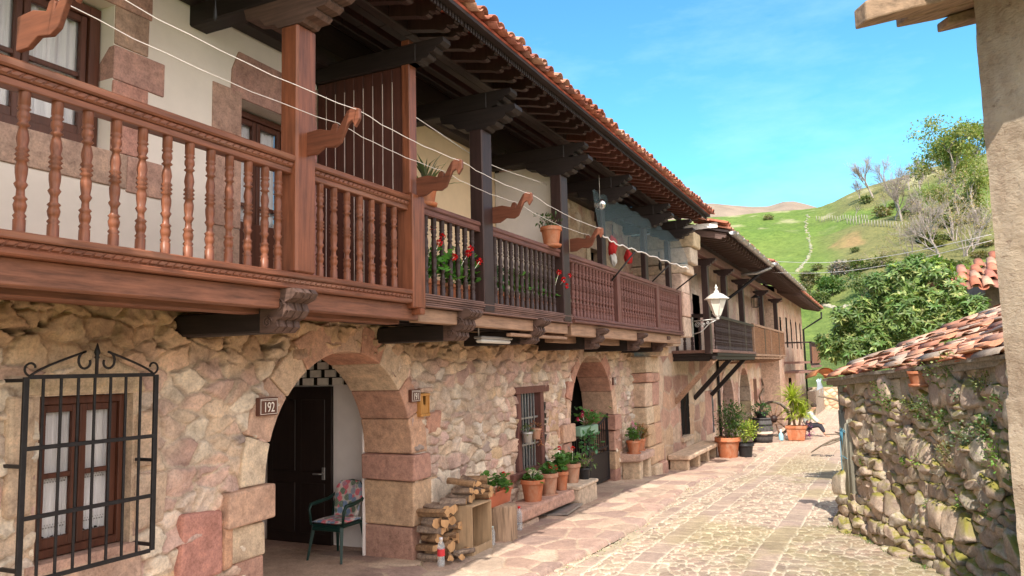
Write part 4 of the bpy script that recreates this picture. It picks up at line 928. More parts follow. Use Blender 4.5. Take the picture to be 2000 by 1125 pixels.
def lowroof(H, y0, y1, xe, ze, xw, sl=.24, gut=True):
    Vd = Vector((1, 0, -sl)).normalized(); z_at = lambda x: ze+(xe-x)*sl
    mb = MB(); mb.add([(-9.5, y0, z_at(-9.5)), (xe, y0, ze), (xe, y1, ze), (-9.5, y1, z_at(-9.5)), (-9.5, y0, z_at(-9.5)+.05), (xe, y0, ze+.05), (xe, y1, ze+.05), (-9.5, y1, z_at(-9.5)+.05)], [(0, 3, 2, 1), (4, 5, 6, 7), (0, 1, 5, 4), (1, 2, 6, 5), (2, 3, 7, 6), (3, 0, 4, 7)])
    rf = mb.build('roof', M['darkwoodY'], H); mb = MB(); y = y0+.1
    while y < y1: canecillo(mb, y, xw-.1, xe-.06, z_at(xw)-.17, .09, .16, (xe-xw)*sl); y += .42
    mb.build('rafter_tail', M['tailwood'], rf)
    n = int((y1-y0)/.24); mb = MB(); tilefield(mb, (xe-.75, y0+.08, z_at(xe-.75)+.07), (0, 1, 0), Vd, n, 2, (y1-y0)/n, .46, .015, r=.09, arc=4); mb.build('roof_tiles', M['tile'], rf)
    mb = MB(); mb.col = (.45, .17, .09); mb.add([(-9.5, y0, z_at(-9.5)+.08), (xe-.6, y0, z_at(xe-.6)+.08), (xe-.6, y1, z_at(xe-.6)+.08), (-9.5, y1, z_at(-9.5)+.08)], [(0, 1, 2, 3)]); mb.build('roof_covering', M['tile'], rf)
    if gut:
        mb = MB(); r = .085; ys_ = np.arange(y0, y1+.01, .6); vs = []; fs = []; m_ = 8
        for y in ys_:
            for t_ in (0, .008):
                for k in range(m_+1): a = PI+PI*k/m_; vs.append((xe+.09+(r-t_)*math.cos(a), y, ze+.02+(r-t_)*math.sin(a)))
        q = 2*(m_+1)
        for i in range(len(ys_)-1):
            for k in range(m_): fs += [(i*q+k, i*q+k+1, (i+1)*q+k+1, (i+1)*q+k), (i*q+m_+1+k, (i+1)*q+m_+1+k, (i+1)*q+m_+2+k, i*q+m_+2+k)]
            for k in (0, m_): fs.append((i*q+k, (i+1)*q+k, (i+1)*q+m_+1+k, i*q+m_+1+k))
        fs += [tuple(range(m_+1))]
        mb.add(vs, fs, True); y = y0+.3
        while y < y1: mb.tube([(xe+.09+(r+.006)*math.cos(PI+PI*k/6), y, ze+.02+(r+.006)*math.sin(PI+PI*k/6)) for k in range(7)], .012, 4); y += .9
        mb.build('gutter', M['zinc'], rf)
    return rf
M['tailwood'] = wood('pale_edged_rafter_wood', (.12, .075, .065), 'X', .7, .45)
rD = lowroof(HD, 18.3, 25.7, -3.06, 5.36, XB); rD2 = lowroof(HD, 25.72, 36.5, -3.0, 5.46, XB)
mb = MB(); mb.tube([(-2.97, 25.5, 5.30), (-3.3, 25.4, 5.15), (-3.95, 25.2, 4.62), (-4.7, 25.1, 4.1), (-4.93, 25.1, 3.9)], .05, 8); mb.tube([(XD+.07, 26.0, 2.4), (XD+.07, 26.0, -.45)], .05, 8); mb.build('downspout', M['iron'], HD)
mb = MB(); mb.tube([(-2.97, 25.3, 5.28), (-3.4, 25.2, 5.12), (-4.1, 25.1, 5.1)], .05, 8); mb.build('downspout', M['zinc'], HD)
mb = MB(); mb.box((-9.5, 18.28, 5.5), (-3.3, 18.34, 5.62)); mb.col = (.5, .2, .1); tilefield(mb, (-3.95, 18.3, 5.75), (0, 1, 0), (1, 0, -.24), 2, 2, .28, .5, .01, r=.1); mb.build('verge_tiles', M['tile'], HD)
# house E
XE = -4.2
facade(HE, XE, 36.5, 49, -.8, 5.9, .05, 31, .45, .5, 1.0, [(37.6, 38.3, 3, 4.4), (40.2, 40.9, 3, 4.5), (42.4, 43, 3, 4.5), (45, 45.6, 3, 4.5), (47.3, 47.9, 3, 4.5), (40, 41.2, -.6, 1.5)], tone=(.52, .35, .27), mix_=.6)
mb = MB(); mb.box((XE-.5, 36.5, -.8), (XE-.4, 49, 5.9)); mb.build('room_backing', M['black'], HE)
mb = MB(); mb.box((-9.5, 48.9, -.8), (XE-.02, 49.1, 5.9)); mb.build('end_wall', M['lilac'], HE)
mb = MB(); mb.box((XE-1.2, 36.42, -.8), (XE+.02, 36.49, 5.4), 0, None, (.56, .42, .33)); mb.build('corner_stones', M['ashlar'], HE)
lowroof(HE, 36.5, 49.6, -3.05, 5.36, XE+.2, gut=False)
mb = MB(); mb.tube([(-3.1, 49.3, 5.2), (-3.1, 49.3, 4.85), (-4.15, 49.2, 4.2), (-4.15, 49.2, -.6)], .055, 8); mb.build('downspout', M['iron'], HE)
mb = MB(); mb.box((XE, 38.4, 1.75), (-2.95, 43.5, 1.85), .01); mb.box((XE, 38.4, 2.2), (-2.9, 38.5, 2.3)); mb.box((-3.0, 38.4, 2.0), (-2.88, 43.6, 2.1))
be = mb.build('balcony', M['greywoodY'], HE); 
mb = MB(); mb.box((-3.0, 38.4, 3.15), (-2.92, 43.5, 3.22)); mb.box((XE, 38.4, 3.15), (-2.98, 38.48, 3.22)); mb.box((-3.02, 38.4, 2.1), (-2.94, 38.5, 3.2)); mb.box((-3.02, 41, 2.1), (-2.94, 41.1, 3.2)); mb.build('handrail', M['darkwoodY'], be)
balusters(be, -2.98, [38.6+.28*k for k in range(17)], 2.1, 3.15, .035, M['darkwood'], 6)
mb = MB(); mb.box((-2.93, 38.5, 2.2), (-2.9, 41, 2.98)); mb.box((-2.93, 41.2, 2.2), (-2.9, 43.4, 2.98)); mb.build('slatted_screen', M['beamred'], be)
# wall lantern on the end pier
L = thing('wall_lantern', 'white hexagonal street lantern on a scrolled iron arm at the tall stone end pier', 'street lamp', (-3.4, 18.35, 3.35))
lx, ly, lz = -3.42, 18.35, 3.36
mb = MB()
mb.tube([(-4.02, ly, lz-.05), (lx, ly, lz-.02)], .016, 6); mb.tube([(-4.02, ly, lz-.36), (-3.8, ly, lz-.3), (-3.62, ly, lz-.12), (lx, ly, lz-.03)], .013, 6); mb.box((-4.03, ly-.03, lz-.42), (-4.0, ly+.03, lz+.05))
for (cx, cz, r_) in ((-3.9, lz-.14, .07), (-3.77, lz-.15, .055), (-3.66, lz-.1, .035)):
    mb.tube([(cx+(r_*(1-k/24))*math.cos(k*.6), ly, cz+(r_*(1-k/24))*math.sin(k*.6)) for k in range(20)], .008, 5)
mb.build('bracket', M['zinc'], L)
mb = MB(); mb.lathe([(.02, 0), (.05, .02), (.035, .05), (.07, .09), (.085, .11)], (lx, ly, lz-.04), 8); mb.lathe([(.29, .48), (.295, .495), (.15, .60), (.06, .64), (.055, .68), (.03, .69), (.028, .73), (.045, .76), (.02, .79), (.006, .84)], (lx, ly, lz-.04), 6, 'Z', True)
for k in range(6):
    a = 2*PI*k/6; mb.tube([(lx+.085*math.cos(a), ly+.085*math.sin(a), lz+.07), (lx+.222*math.cos(a), ly+.222*math.sin(a), lz+.45)], .008, 4)
mb.build('lantern_frame', plain('weathered_white_metal', (.62, .6, .56), .5, .15, 12, .4, .2), L)
mb = MB(); mb.lathe([(.09, .075), (.215, .445)], (lx, ly, lz), 6, 'Z', True); 
for i in range(len(mb.sm)): mb.sm[i] = False
mb.build('lamp_shade', plain('milky_lamp_glass', (.7, .68, .6), .3, .05, 3, .5, bs=0), L)
# end wall, wall side, blue sheet
W_ = MB(); 
def wallrough(name, label, y, x0, x1, z0, z1, dz=0):
    xs_ = np.arange(x0, x1, .05); zs_ = np.arange(z0, z1, .05); Xg, Zg = np.meshgrid(xs_, zs_, indexing='ij'); S = seeds(x0-1, x1+1, z0-.5, z1+.5, .24, .25, .6, random.Random(9), .2)
    ID, E = cells(Xg, Zg, S, 1, 1.3); rc = np.random.RandomState(6); m = sstep(E, .01, .05); C = (PAL[rc.choice([1, 2, 5, 8, 4], len(S))]*rc.uniform(.9, 1.15, (len(S), 1)))[ID]*m[..., None]+(1-m[..., None])*np.array((.3, .24, .16))
    Yg = y-.06*m-.05*(fbm(Xg*4, Zg*4, 2)-.5); o = gridmesh(name, np.stack([Xg, Yg, Zg], -1), C, M['stone']); 
    Wb = MB(); Wb.col = (.45, .36, .25); 
    return tag(o, label, 'wall')
wo_ = thing('garden_wall', 'low sunlit stone wall closing the far end of the street', 'wall', (-1.5, 50.2, -.6))
WL_o = wallrough('stone_face', None, 50.2, -4.4, 9, -.8, .75); WL_o.parent = wo_; WL_o.location = -wo_.location; 
for k_ in ('category',):
    if k_ in WL_o: del WL_o[k_]
mb = MB(); mb.box((-4.4, 50.2, -.8), (9, 50.7, .72), 0, None, (.42, .34, .24)); mb.box((-3.7, 44, -.8), (-3.3, 50.15, .7), 0, None, (.3, .25, .2)); mb.build('wall_core', M['ashlar'], wo_)
mb = MB(); v_ = []
for i in range(9):
    for j in range(6): v_.append((-3.35+.05*math.sin(i*1.3+j), 45.5+i*.5, 1.25-.17*j+.05*math.sin(i*2+j*1.7)))
mb.add(v_, [(i*6+j, (i+1)*6+j, (i+1)*6+j+1, i*6+j+1) for i in range(8) for j in range(5)], True); o = mb.build('tarpaulin', plain('pale_blue_sheet', (.35, .42, .5), .6, .1)); sol = o.modifiers.new('s', 'SOLIDIFY'); sol.thickness = .02
tag(o, 'pale blue sheet hung over the side wall at the far street end', 'sheet')

# ================================================================== RIGHT SIDE
HR = thing('stucco_house', 'near house corner at right with rough stucco wall and old projecting rafters', 'house', (1.5, 2.8, 0))
c0 = Vector((.55, 4.5, 0)); dW = Vector((.766, -.643, 0)); nW = Vector((-.643, -.766, 0)); bk = -nW
def wallface(H, p, d, n, L, z0, z1, st, amp, mat, name):
    ss = np.arange(0, L, st); zs_ = np.arange(z0, z1, st); Sg, Zg = np.meshgrid(ss, zs_, indexing='ij')
    h = amp*(fbm(Sg*9+p.x*7, Zg*9, 3, 5)-.5)*2+.02*(fbm(Sg*1.2, Zg*1.2, 5)-.5)+.03*(Zg < 2.1-.03*Sg)
    h = h*sstep(Sg, -.01, .03) if False else h
    X = p.x+d.x*Sg+n.x*h; Y = p.y+d.y*Sg+n.y*h; return gridmesh(name, np.stack([X, Y, Zg], -1), np.ones(X.shape+(3,))*.5, mat, H, flip=True)
wallface(HR, c0, dW, nW, 1.6, -.3, 4.6, .012, .010, M['stucco'], 'wall')
mb = MB(); a = c0+bk*.03; b = c0+dW*5+bk*.03; c = b+bk*4; d = c0+bk*4
mb.prism([(a.x, a.y), (b.x, b.y), (c.x, c.y), (d.x, d.y)], 'Z', -.6, 4.55); mb.build('wall_core', M['stucco'], HR)
mb = MB(); mb.box((-.04, -.09, -.5), (.02, .03, 0)); 
rd = Vector((.866, .5, .25))
def raft(tip, w, h, name='rafter', Ls=1.5, tw=0):
    mb = MB(); u = rd.normalized(); s = Vector((.5, -.866, 0)); n = Vector((0, 0, 1)); t_ = Vector(tip); vs = []; 
    for k in range(7):
        q = k/6; wob = .012*math.sin(k*2.1+tip[0]*9); cc_ = t_+u*Ls*q+s*wob; ww = w*(1-.12*(k == 0)+.06*math.sin(k*1.7)); hh = h*(1-.2*(k == 0)+.08*math.sin(k*1.3+1))
        for (i, j) in ((-1, 0), (1, 0), (1, 1), (-1, 1)): vs.append(cc_+s*ww*i/2+n*hh*j)
    fs = [(4*k+i, 4*k+(i+1) % 4, 4*k+4+(i+1) % 4, 4*k+4+i) for k in range(6) for i in range(4)]+[(3, 2, 1, 0), (24, 25, 26, 27)]
    mb.add(vs, fs, False); return bevel(mb.build(name, M['rafter'], HR), .01)
raft((.014, 4.16, 3.99), .13, .12); raft((.21, 4.42, 4.06), .14, .07); raft((.42, 4.62, 4.07), .12, .06)
raft((.56, 3.9, 4.0), .14, .12); raft((1.0, 3.5, 4.0), .14, .12); raft((1.5, 3.1, 4.0), .14, .12)
mb = MB(); e0 = Vector((-.05, 4.45, 4.12)); vs = []
for (s_, t_) in ((-.12, .22), (3.5, .22), (3.5, 1.6), (-.12, 1.6)):
    p = Vector((.04, 4.15, 4.125))+dW*s_+rd*t_; vs.append(p)
vs += [v_+Vector((0, 0, .03)) for v_ in vs]; mb.add(vs, [(0, 3, 2, 1), (4, 5, 6, 7), (0, 1, 5, 4), (1, 2, 6, 5), (2, 3, 7, 6), (3, 0, 4, 7)]); mb.build('roof_boards', M['rafter'], HR)
mb = MB(); tilefield(mb, Vector((.04, 4.15, 4.2))+dW*-.3+rd*1.05, dW, (-.643, -.766, -.25), 14, 2, .24, .45, .02, r=.09); mb.build('roof_tiles', M['tile'], HR)
# ---- shed with dry-stone wall
SH = thing('stone_shed', 'low shed of mossy dry-stone walling under a rough old clay tile roof', 'shed', (.5, 10.2, -.2))
P0 = Vector((-.58, 12.14, 0)); dS = Vector((.44, -.898, 0)); nS = Vector((-.898, -.44, 0))
def SP(s, z, o=0): return P0+dS*s+nS*o+Vector((0, 0, z))
ICO3 = (np.array(ICO[3][0]), ICO[3][1])
def stones(mb, s0, s1, z0, z1, h, w0, w1, seedn, dep=.11, fl=0.0):
    rnd = random.Random(seedn); S = seeds(s0, s1, z0, z1, h, w0, w1, rnd, .22); S = S[(S[:, 0] > s0) & (S[:, 0] < s1) & (S[:, 1] > z0-.03) & (S[:, 1] < z1)]
    for i in range(len(S)):
        c = S[i]; d = np.hypot(S[:, 0]-c[0], S[:, 1]-c[1]); nb = S[(d < .7) & (d > 1e-6)]
        ps = []
        D = rnd.uniform(.7, 1.4)*dep; th = rnd.gauss(0, .28); off = rnd.uniform(-.02, .05)+fl*max(0, .5-c[1]); q = rnd.choice([0, 1, 2, 3, 4, 6, 6, 3, 9, 7]); g_ = rnd.uniform(.75, 1.1)
        base = np.array(PAL[q])*g_; base = base*.42+.58*np.array((.52, .45, .36))*g_; mb.col = tuple(base); sh = rnd.uniform(.30, .75); sk = rnd.uniform(-.35, .35); rs = rnd.random()*99
        vs, fs = ICO3; NP = np.array([[rnd.gauss(0, 1), rnd.gauss(0, 1), rnd.gauss(0, 1)] for _ in range(11)]); NP /= np.linalg.norm(NP, axis=1)[:, None]; HP = np.array([rnd.uniform(.66, .97) for _ in range(11)])
        dt = vs @ NP.T; f_ = np.min(np.where(dt > .05, HP/np.maximum(dt, .05), 9), axis=1); f_ = np.minimum(f_, 1.08)
        a, b, e = vs[:, 0], vs[:, 1], vs[:, 2]; ang = np.arctan2(b, a); rho = np.minimum(1, np.hypot(a, b)); ux, uz = np.cos(ang), np.sin(ang); dn = nb-c; dd = (dn[:, 0]**2+2.6*dn[:, 1]**2)/2
        pr_ = ux[:, None]*dn[:, 0]+2.6*uz[:, None]*dn[:, 1]; R_ = np.min(np.where(pr_ > 1e-3, dd/np.maximum(pr_, 1e-3), 9), axis=1); R_ = np.minimum(R_, .24)*1.08+.010
        nz = vn(a*1.7+rs, b*1.7+e*1.3, 5)-.5; nz2 = vn(a*5+rs, b*5+e*4, 9)-.5; f_ = f_*(1+.10*nz+.07*nz2)
        x = c[0]+R_*f_*rho**sh*ux; z = c[1]+R_*f_*rho**sh*uz; y = np.sign(e)*np.abs(e)**.8*D*f_*1.15*(1+sk*a+.3*sk*b)+off+.03*math.sin(c[0]*5+c[1]*3)
        out = np.stack([P0.x+dS.x*x+nS.x*y, P0.y+dS.y*x+nS.y*y, z], -1)
        mb.add(out, fs, True)
mb = MB()
stones(mb, .02, 4.9, -.34, .52, .14, .11, .36, 3, .10, .20); stones(mb, .5, 4.9, .52, 1.3, .115, .09, .32, 5, .085); stones(mb, .5, 4.9, 1.3, 1.92, .10, .10, .30, 8, .08); stones(mb, 2.3, 4.9, 1.9, 2.10, .12, .14, .32, 12, .09)
for k in range(16): z = .55+k*.088; mb.col = tuple(PAL[R.choice([0, 3, 4, 6])]*R.uniform(.6, 1.0)); p = SP(.06+R.uniform(-.015, .015), z, -.06); mb.blob(p, (.085+R.uniform(0, .03), .09, .05), 2, .12, 1.5, 3, (0, 0, R.uniform(-.3, .3)), .4)
for k in range(30): z = -.3+k*.078; mb.col = tuple(PAL[R.choice([0, 3, 4, 6])]*R.uniform(.6, 1.0)); p = SP(.0, z, -.25-.2*(k % 2)); mb.blob(p, (.13, .17, .05), 2, .12, 1.5, 3, (0, 0, R.uniform(-.3, .3)), .4)
mb.build('dry_stone_wall', M['drystone'], SH)
mb = MB(); mb.col = (.34, .28, .22); a, b = SP(.02, 0, -.07), SP(5.2, 0, -.12); c = b-nS*2.6; d = a-nS*2.6; mb.prism([(q.x, q.y) for q in (a, b, c, d)], 'Z', -.6, .48)
q_ = [SP(-.02, 0, -.14), SP(.12, 0, -.14), SP(.12, 0, -2.6), SP(-.02, 0, -2.6)]; mb.prism([(q.x, q.y) for q in q_], 'Z', .48, 1.97)
a = SP(.52, 0, -.12); mb.prism([(q.x, q.y) for q in (a, b, c, Vector((a.x, a.y, 0))-nS*2.6)], 'Z', .48, 1.95); mb.build('wall_core', M['drystone'], SH)
mb = MB(); tilefield(mb, SP(4.9, 2.42, .10), (-nS.x, -nS.y, .36), (-dS.x, -dS.y, -.068), 12, 13, .25, .48, .045, r=.1, arc=5, rnd=random.Random(5), lift=.01, th=.018, fl=.55, pal=[(.50, .25, .16), (.55, .32, .23), (.46, .21, .14), (.50, .36, .28), (.42, .22, .16), (.53, .24, .14), (.38, .30, .24)])
# loose slabs along the front edge
rn = random.Random(2)
for k in range(20):
    s = .0+k*.235; z = 2.07+.068*s; q = rn.choice([(.5, .2, .1), (.44, .16, .09), (.52, .28, .16), (.4, .2, .13)]); mb.col = q; c = SP(s+rn.uniform(-.05, .05), z+rn.uniform(0, .05), .12+rn.uniform(-.03, .05))
    mb.box(c-Vector((.15, .07, .008)), c+Vector((.15, .07, .008)), .003, (rn.uniform(-.25, .1), rn.uniform(-.12, .12), math.atan2(dS.y, dS.x)+rn.uniform(-.3, .3)))
c = SP(-.32, 2.1, .14); mb.col = (.58, .24, .1)
V_ = []
for k in range(9):
    a = -1.2+2.4*k/8
    for r_ in (.17, .155):
        for e in (0, 1): V_.append(c+Vector((dS.x*(-.2+e*.4*1.0), dS.y*(-.2+e*.4), 0))*1.0+(-nS)*0+nS*(r_*math.sin(a))+Vector((0, 0, r_*math.cos(a)-.12+e*.05)))
mb.add(V_, [(4*k+0, 4*k+4, 4*k+5, 4*k+1) for k in range(8)]+[(4*k+2, 4*k+3, 4*k+7, 4*k+6) for k in range(8)]+[(4*k, 4*k+2, 4*k+6, 4*k+4) for k in range(8)], True)
rt = mb.build('roof_tiles', M['tile'], SH)
mb = MB(); 
for (o_, z_, w_, t_) in ((.10, 1.98, .07, .10), (.02, 1.95, .1, .07), (.17, 2.03, .05, .05)):
    pts = [SP(-.12+5.3*k/8, z_+.068*(-.12+5.3*k/8)+.012*math.sin(k*2.1+o_*20), o_+.01*math.sin(k*1.3)) for k in range(9)]; mb.tube(pts, [t_*.55]*9, 4, True, False)
mb.build('roof_beam', M['greyold'], SH)
mb = MB(); p = SP(.1, 0, .02); mb.box((p.x-.05, p.y-.02, 1.42), (p.x+.06, p.y+.02, 1.93), .004, (0, 0, .4)); mb.build('post', M['greyoldZ'], SH)
G_ = thing('stake_gate', 'narrow gate of weathered grey stakes tied with blue twine at the shed corner', 'gate', SP(.3, .5))
for i, (s, zt, r_) in enumerate([(.17, 1.60, .022), (.23, 1.55, .018), (.285, 1.58, .02), (.335, 1.5, .022), (.40, 1.48, .02), (.5, 1.50, .034)]):
    mb = MB(); mb.tube([SP(s+.02, .38, .1), SP(s+.01, 1.0, .095), SP(s, zt, .09)], r_*1.3, 6 if i < 5 else 4, True, i < 5); mb.build('stake', M['greyoldZ'], G_)
mb = MB()
for z_ in (1.33, 1.31, .95): mb.tube([SP(.14, z_, .12), SP(.24, z_+.02, .13), SP(.36, z_-.01, .12)], .004, 4)
for k in range(5): mb.tube([SP(.2+.02*k, 1.33, .125), SP(.22+.015*k, 1.25-.03*k, .135)], .004, 4)
mb.tube([SP(.18, 1.3, .12), SP(.19, .9, .13), SP(.2, .5, .12)], .005, 4)
mb.build('twine', plain('blue_twine', (.10, .30, .42), .7, .1), G_)
mb = MB(); mb.tube([SP(2.6, 2.55, -.5), SP(4.3, 2.92, -.7)], .014, 6); tag(mb.build('pale_pole', plain('pale_grey_pole', (.5, .48, .45), .6, .1)), 'thin pale grey pole lying on the shed tiles near the stucco corner', 'pole')
# red roofed house behind the tree
HO = thing('tiled_barn', 'dark stone barn with bright wavy clay tile roof behind the broad-leaved tree', 'barn', (4, 20, 0))
mb = MB(); mb.box((1.95, 17.9, -.6), (8, 24, 3.95), 0, None, (.2, .17, .14)); mb.build('wall', M['stone'], HO)
mb = MB(); rn = random.Random(8)
for j in range(9): tilefield(mb, (1.15+.32*(8-j)*1.0-.2, 17.35+(8-j)*.36, 3.78+(8-j)*.16), (1, 0, 0), (0, -1, -.44), 13, 1, .25, .45, .02, r=.1, rnd=rn)
mb.build('roof_tiles', M['tile'], HO)
mb = MB(); mb.box((-.5, -.5, -.5), (.5, .5, .5)); 
mb = MB(); mb.add([(1.1, 17.2, 3.68), (8, 17.2, 3.68), (8, 20.6, 5.2), (4.0, 20.6, 5.2)], [(0, 1, 2, 3)]); o = mb.build('roof_boards', M['rafter'], HO); o.modifiers.new('s', 'SOLIDIFY').thickness = .04
# cables
for i, (za, zb) in enumerate(((5.35, 3.6), (5.15, 3.2))):
    mb = MB(); a = onX(1508, 510+i*22, -3.1); r = ray(1936, 458+i*12); b = Vector((0, 0, CZ))+r*(17/r.y); mb.tube([a.lerp(b, k/14)+Vector((0, 0, -.25*math.sin(k/14*PI))) for k in range(15)], .006, 5)
    tag(mb.build('cable', M['cord']), '%s pale cable crossing the street in front of the hillside' % ('upper' if i == 0 else 'lower'), 'cable', 'cables across the street')
# ================================================================== VEGETATION
def lc(h=.0, base=(.10, .19, .04), v=.3): k = R.uniform(1-v, 1+v); return (base[0]*k*(1+R.uniform(-.2, .3)), base[1]*k, base[2]*k*R.uniform(.7, 1.3))
def leafball(mb, c, r, n, L, W, base=(.09, .18, .04), shell=.55, up=.5, v=.35):
    c = Vector(c); r = Vector(r)
    for i in range(n):
        d = Vector((R.gauss(0, 1), R.gauss(0, 1), R.gauss(0, 1))).normalized(); k = (shell+(1-shell)*R.random())
        p = c+Vector((d.x*r.x, d.y*r.y, d.z*r.z))*k; mb.col = lc(base=base, v=v)
        dd = (d+Vector((R.gauss(0, .5), R.gauss(0, .5), R.gauss(0, .4)+up*.4))); mb.leaf(p, dd, Vector((R.gauss(0, .4), R.gauss(0, .4), 1)), L*R.uniform(.6, 1.2), W*R.uniform(.7, 1.2), R.uniform(0, .35))
def branch(mb, p, d, L, r, depth, tips, spread=.6, kids=3, n=3, grav=0, jit=.18):
    pts = [p]; rr_ = [r]; q = p; dd = d.normalized()
    for k in range(n): 
        dd = (dd+Vector((R.gauss(0, jit), R.gauss(0, jit), R.gauss(0, jit)+grav))).normalized(); q = q+dd*L/n; pts.append(q); rr_.append(r*(1-.5*(k+1)/n))
    mb.tube(pts, rr_, 5 if depth > 2 else 3, False)
    if depth == 0: tips.append((q, dd)); return
    for i in range(kids):
        t_ = R.uniform(.4, 1) if i else 1; b = pts[0].lerp(pts[-1], t_) if t_ < 1 else q
        ax = dd.orthogonal().normalized(); ax = Matrix.Rotation(R.uniform(0, 6.28), 3, dd) @ ax
        branch(mb, pts[min(n, max(1, int(t_*n+.5)))], (dd+ax*spread*R.uniform(.6, 1.3)), L*R.uniform(.6, .8), r*.56, depth-1, tips, spread, kids, n, grav, jit)
# broad-leaved tree behind the shed
T = thing('broadleaf_tree', 'dense evergreen tree with long glossy leaves behind the low shed roof', 'tree', (.3, 17.2, -.4))
mb = MB(); tips = []
for k in range(4): branch(mb, Vector((.3+R.uniform(-.2, .2), 17.2+R.uniform(-.2, .2), -.45)), Vector((R.uniform(-.35, .35), R.uniform(-.3, .3), 1)), 1.35, .09, 2, tips, .6, 3)
mb.build('trunk', M['bark'], T)
mb = MB(); prof = [(1600, 680, .34), (1625, 640, .40), (1660, 600, .45), (1640, 670, .5), (1690, 650, .55), (1700, 560, .42), (1740, 530, .40), (1775, 515, .38), (1815, 525, .4), (1850, 555, .4), (1880, 595, .38), (1860, 620, .45), (1750, 600, .62), (1800, 640, .6), (1740, 670, .5), (1620, 610, .25), (1720, 590, .5), (1800, 580, .55), (1905, 590, .25), (1585, 660, .2), (1680, 690, .4), (1690, 545, .25)]
nR = 0
for (px, py, r) in prof:
    r *= .60; px = 1764+(px-1750)*.93; py += 6
    for dY in (0, .7):
        c = onY(px, py, 16.8+dY+R.uniform(-.3, .3)); n = int(62*r/.35*(1 if dY == 0 else .7))
        for i in range(n):
            d = Vector((R.gauss(0, 1), R.gauss(-.3, 1), R.gauss(.15, 1))).normalized(); p = c+d*r*R.uniform(.55, 1.05); ax = (d+Vector((0, 0, .9))+Vector((R.gauss(0, .3), R.gauss(0, .3), 0))).normalized(); o1 = ax.orthogonal().normalized()
            g_ = R.uniform(.7, 1.2); young = R.random() < .3
            for k in range(R.randint(5, 8)):
                a = k*2.4; sd = Matrix.Rotation(a, 3, ax) @ o1; el = R.uniform(.15, .9); mb.col = tuple(x*g_*R.uniform(.85, 1.15) for x in ((.36, .42, .15) if young else (.13, .20, .06)))
                mb.leaf(p, (sd+ax*el), ax, R.uniform(.10, .18), R.uniform(.034, .055), R.uniform(.05, .35))
mb.build('crown', M['leaf'], T)
# hillside trees
def tag_tree(name, label, base, H, kind, seedn, group='trees on the hillside'):
    R.seed(seedn); o = thing(name, label, 'tree', base, group); mb = MB(); tips = []; b = Vector(base)-Vector((0, 0, .5))
    st = {'bare': (5, .42, 3, .33), 'leafy': (4, .5, 3, .30), 'scrub': (3, .7, 3, .4), 'conifer': (2, .3, 3, .6)}[kind]
    if kind == 'scrub':
        for k in range(4): branch(mb, b+Vector((R.uniform(-.5, .5), R.uniform(-.5, .5), 0)), Vector((R.uniform(-.4, .4), R.uniform(-.4, .4), 1)), H*.42, H*.012, 3, tips, .6, 3, 3, .03)
    else: branch(mb, b, Vector((R.uniform(-.08, .08), 0, 1)), H*.34, H*.022, st[0], tips, st[1], 4 if kind == 'bare' else 3, 3, .03, .12)
    mb.build('trunk', M['bare'], o); lb = MB()
    if kind != 'bare':
        for (p, d) in tips:
            nl = {'leafy': 60, 'scrub': 10, 'conifer': 50}[kind]; bs = {'leafy': (.19, .225, .06), 'scrub': (.28, .24, .12), 'conifer': (.03, .06, .025)}[kind]
            sp_ = H*(.05 if kind != 'conifer' else .11)
            for i in range(nl): lb.col = lc(base=bs); lb.quadleaf(p+Vector((R.gauss(0, sp_), R.gauss(0, sp_), R.gauss(0, sp_*.8))), H*R.uniform(.018, .04))
        lb.build('crown', M['leaf'], o)
    return o
def hbase(px, py): return onHill(px, py)
def hgt(p, px_h): return px_h/FPX*math.hypot(p.x, p.y)*1.03
for i, (px, py, h, kind, lab) in enumerate([
    (1706, 386, 92, 'bare', 'tall bare pale tree on the skyline, highest of the leafless ones'), (1678, 392, 48, 'bare', 'small bare tree left of the tall skyline tree'), (1735, 374, 62, 'bare', 'thin bare tree just right of the tallest leafless tree'),
    (1762, 432, 110, 'bare', 'leafless tree with several upright pale stems in front of the brown slope'), (1748, 430, 80, 'bare', 'slender leafless tree left of the many-stemmed pale tree'),
    (1800, 385, 88, 'bare', 'bare tree beside the far orange roof on the slope'), (1825, 425, 100, 'scrub', 'brownish scrubby tree below the orange roof'),
    (1885, 410, 160, 'leafy', 'large yellow-green tree high at right beside the stucco wall'), (1850, 400, 110, 'leafy', 'mid-size spring-green tree left of the largest one'), (1912, 440, 120, 'leafy', 'yellow-green tree partly hidden by the stucco wall'),
    (1672, 430, 45, 'conifer', 'dark evergreen bush-like tree at the field edge'), (1862, 470, 110, 'scrub', 'tangled leafless thicket tree above the tiled barn'), (1835, 505, 120, 'bare', 'bare roadside tree with ivy behind the broad-leaved tree'), (1890, 500, 110, 'scrub', 'brown scrub tree rising over the barn roof'), (1910, 480, 90, 'bare', 'bare tree close to the stucco wall edge'),
    (1790, 470, 60, 'scrub', 'low brown bush in the bracken slope'), (1720, 520, 45, 'scrub', 'grey leafless bush above the broad-leaved tree'), (1735, 410, 40, 'scrub', 'small brown bush among the fence posts'), (1905, 350, 110, 'leafy', 'green tree crowning the hill directly beside the stucco wall'), (1868, 355, 80, 'leafy', 'round spring-green tree on the ridge left of the stucco wall'), (1775, 372, 60, 'bare', 'twiggy bare tree between the skyline tree and the orange roof'), (1815, 470, 95, 'bare', 'pale bare tree in front of the bracken slope at right'), (1845, 440, 80, 'leafy', 'yellowish tree halfway down the brown slope'), (1780, 500, 70, 'scrub', 'grey thicket tree just above the broad-leaved tree top')]):
    p = hbase(px, py); tag_tree('bare_tree' if kind == 'bare' else 'hillside_tree', lab, p, hgt(p, h), kind, 100+i)
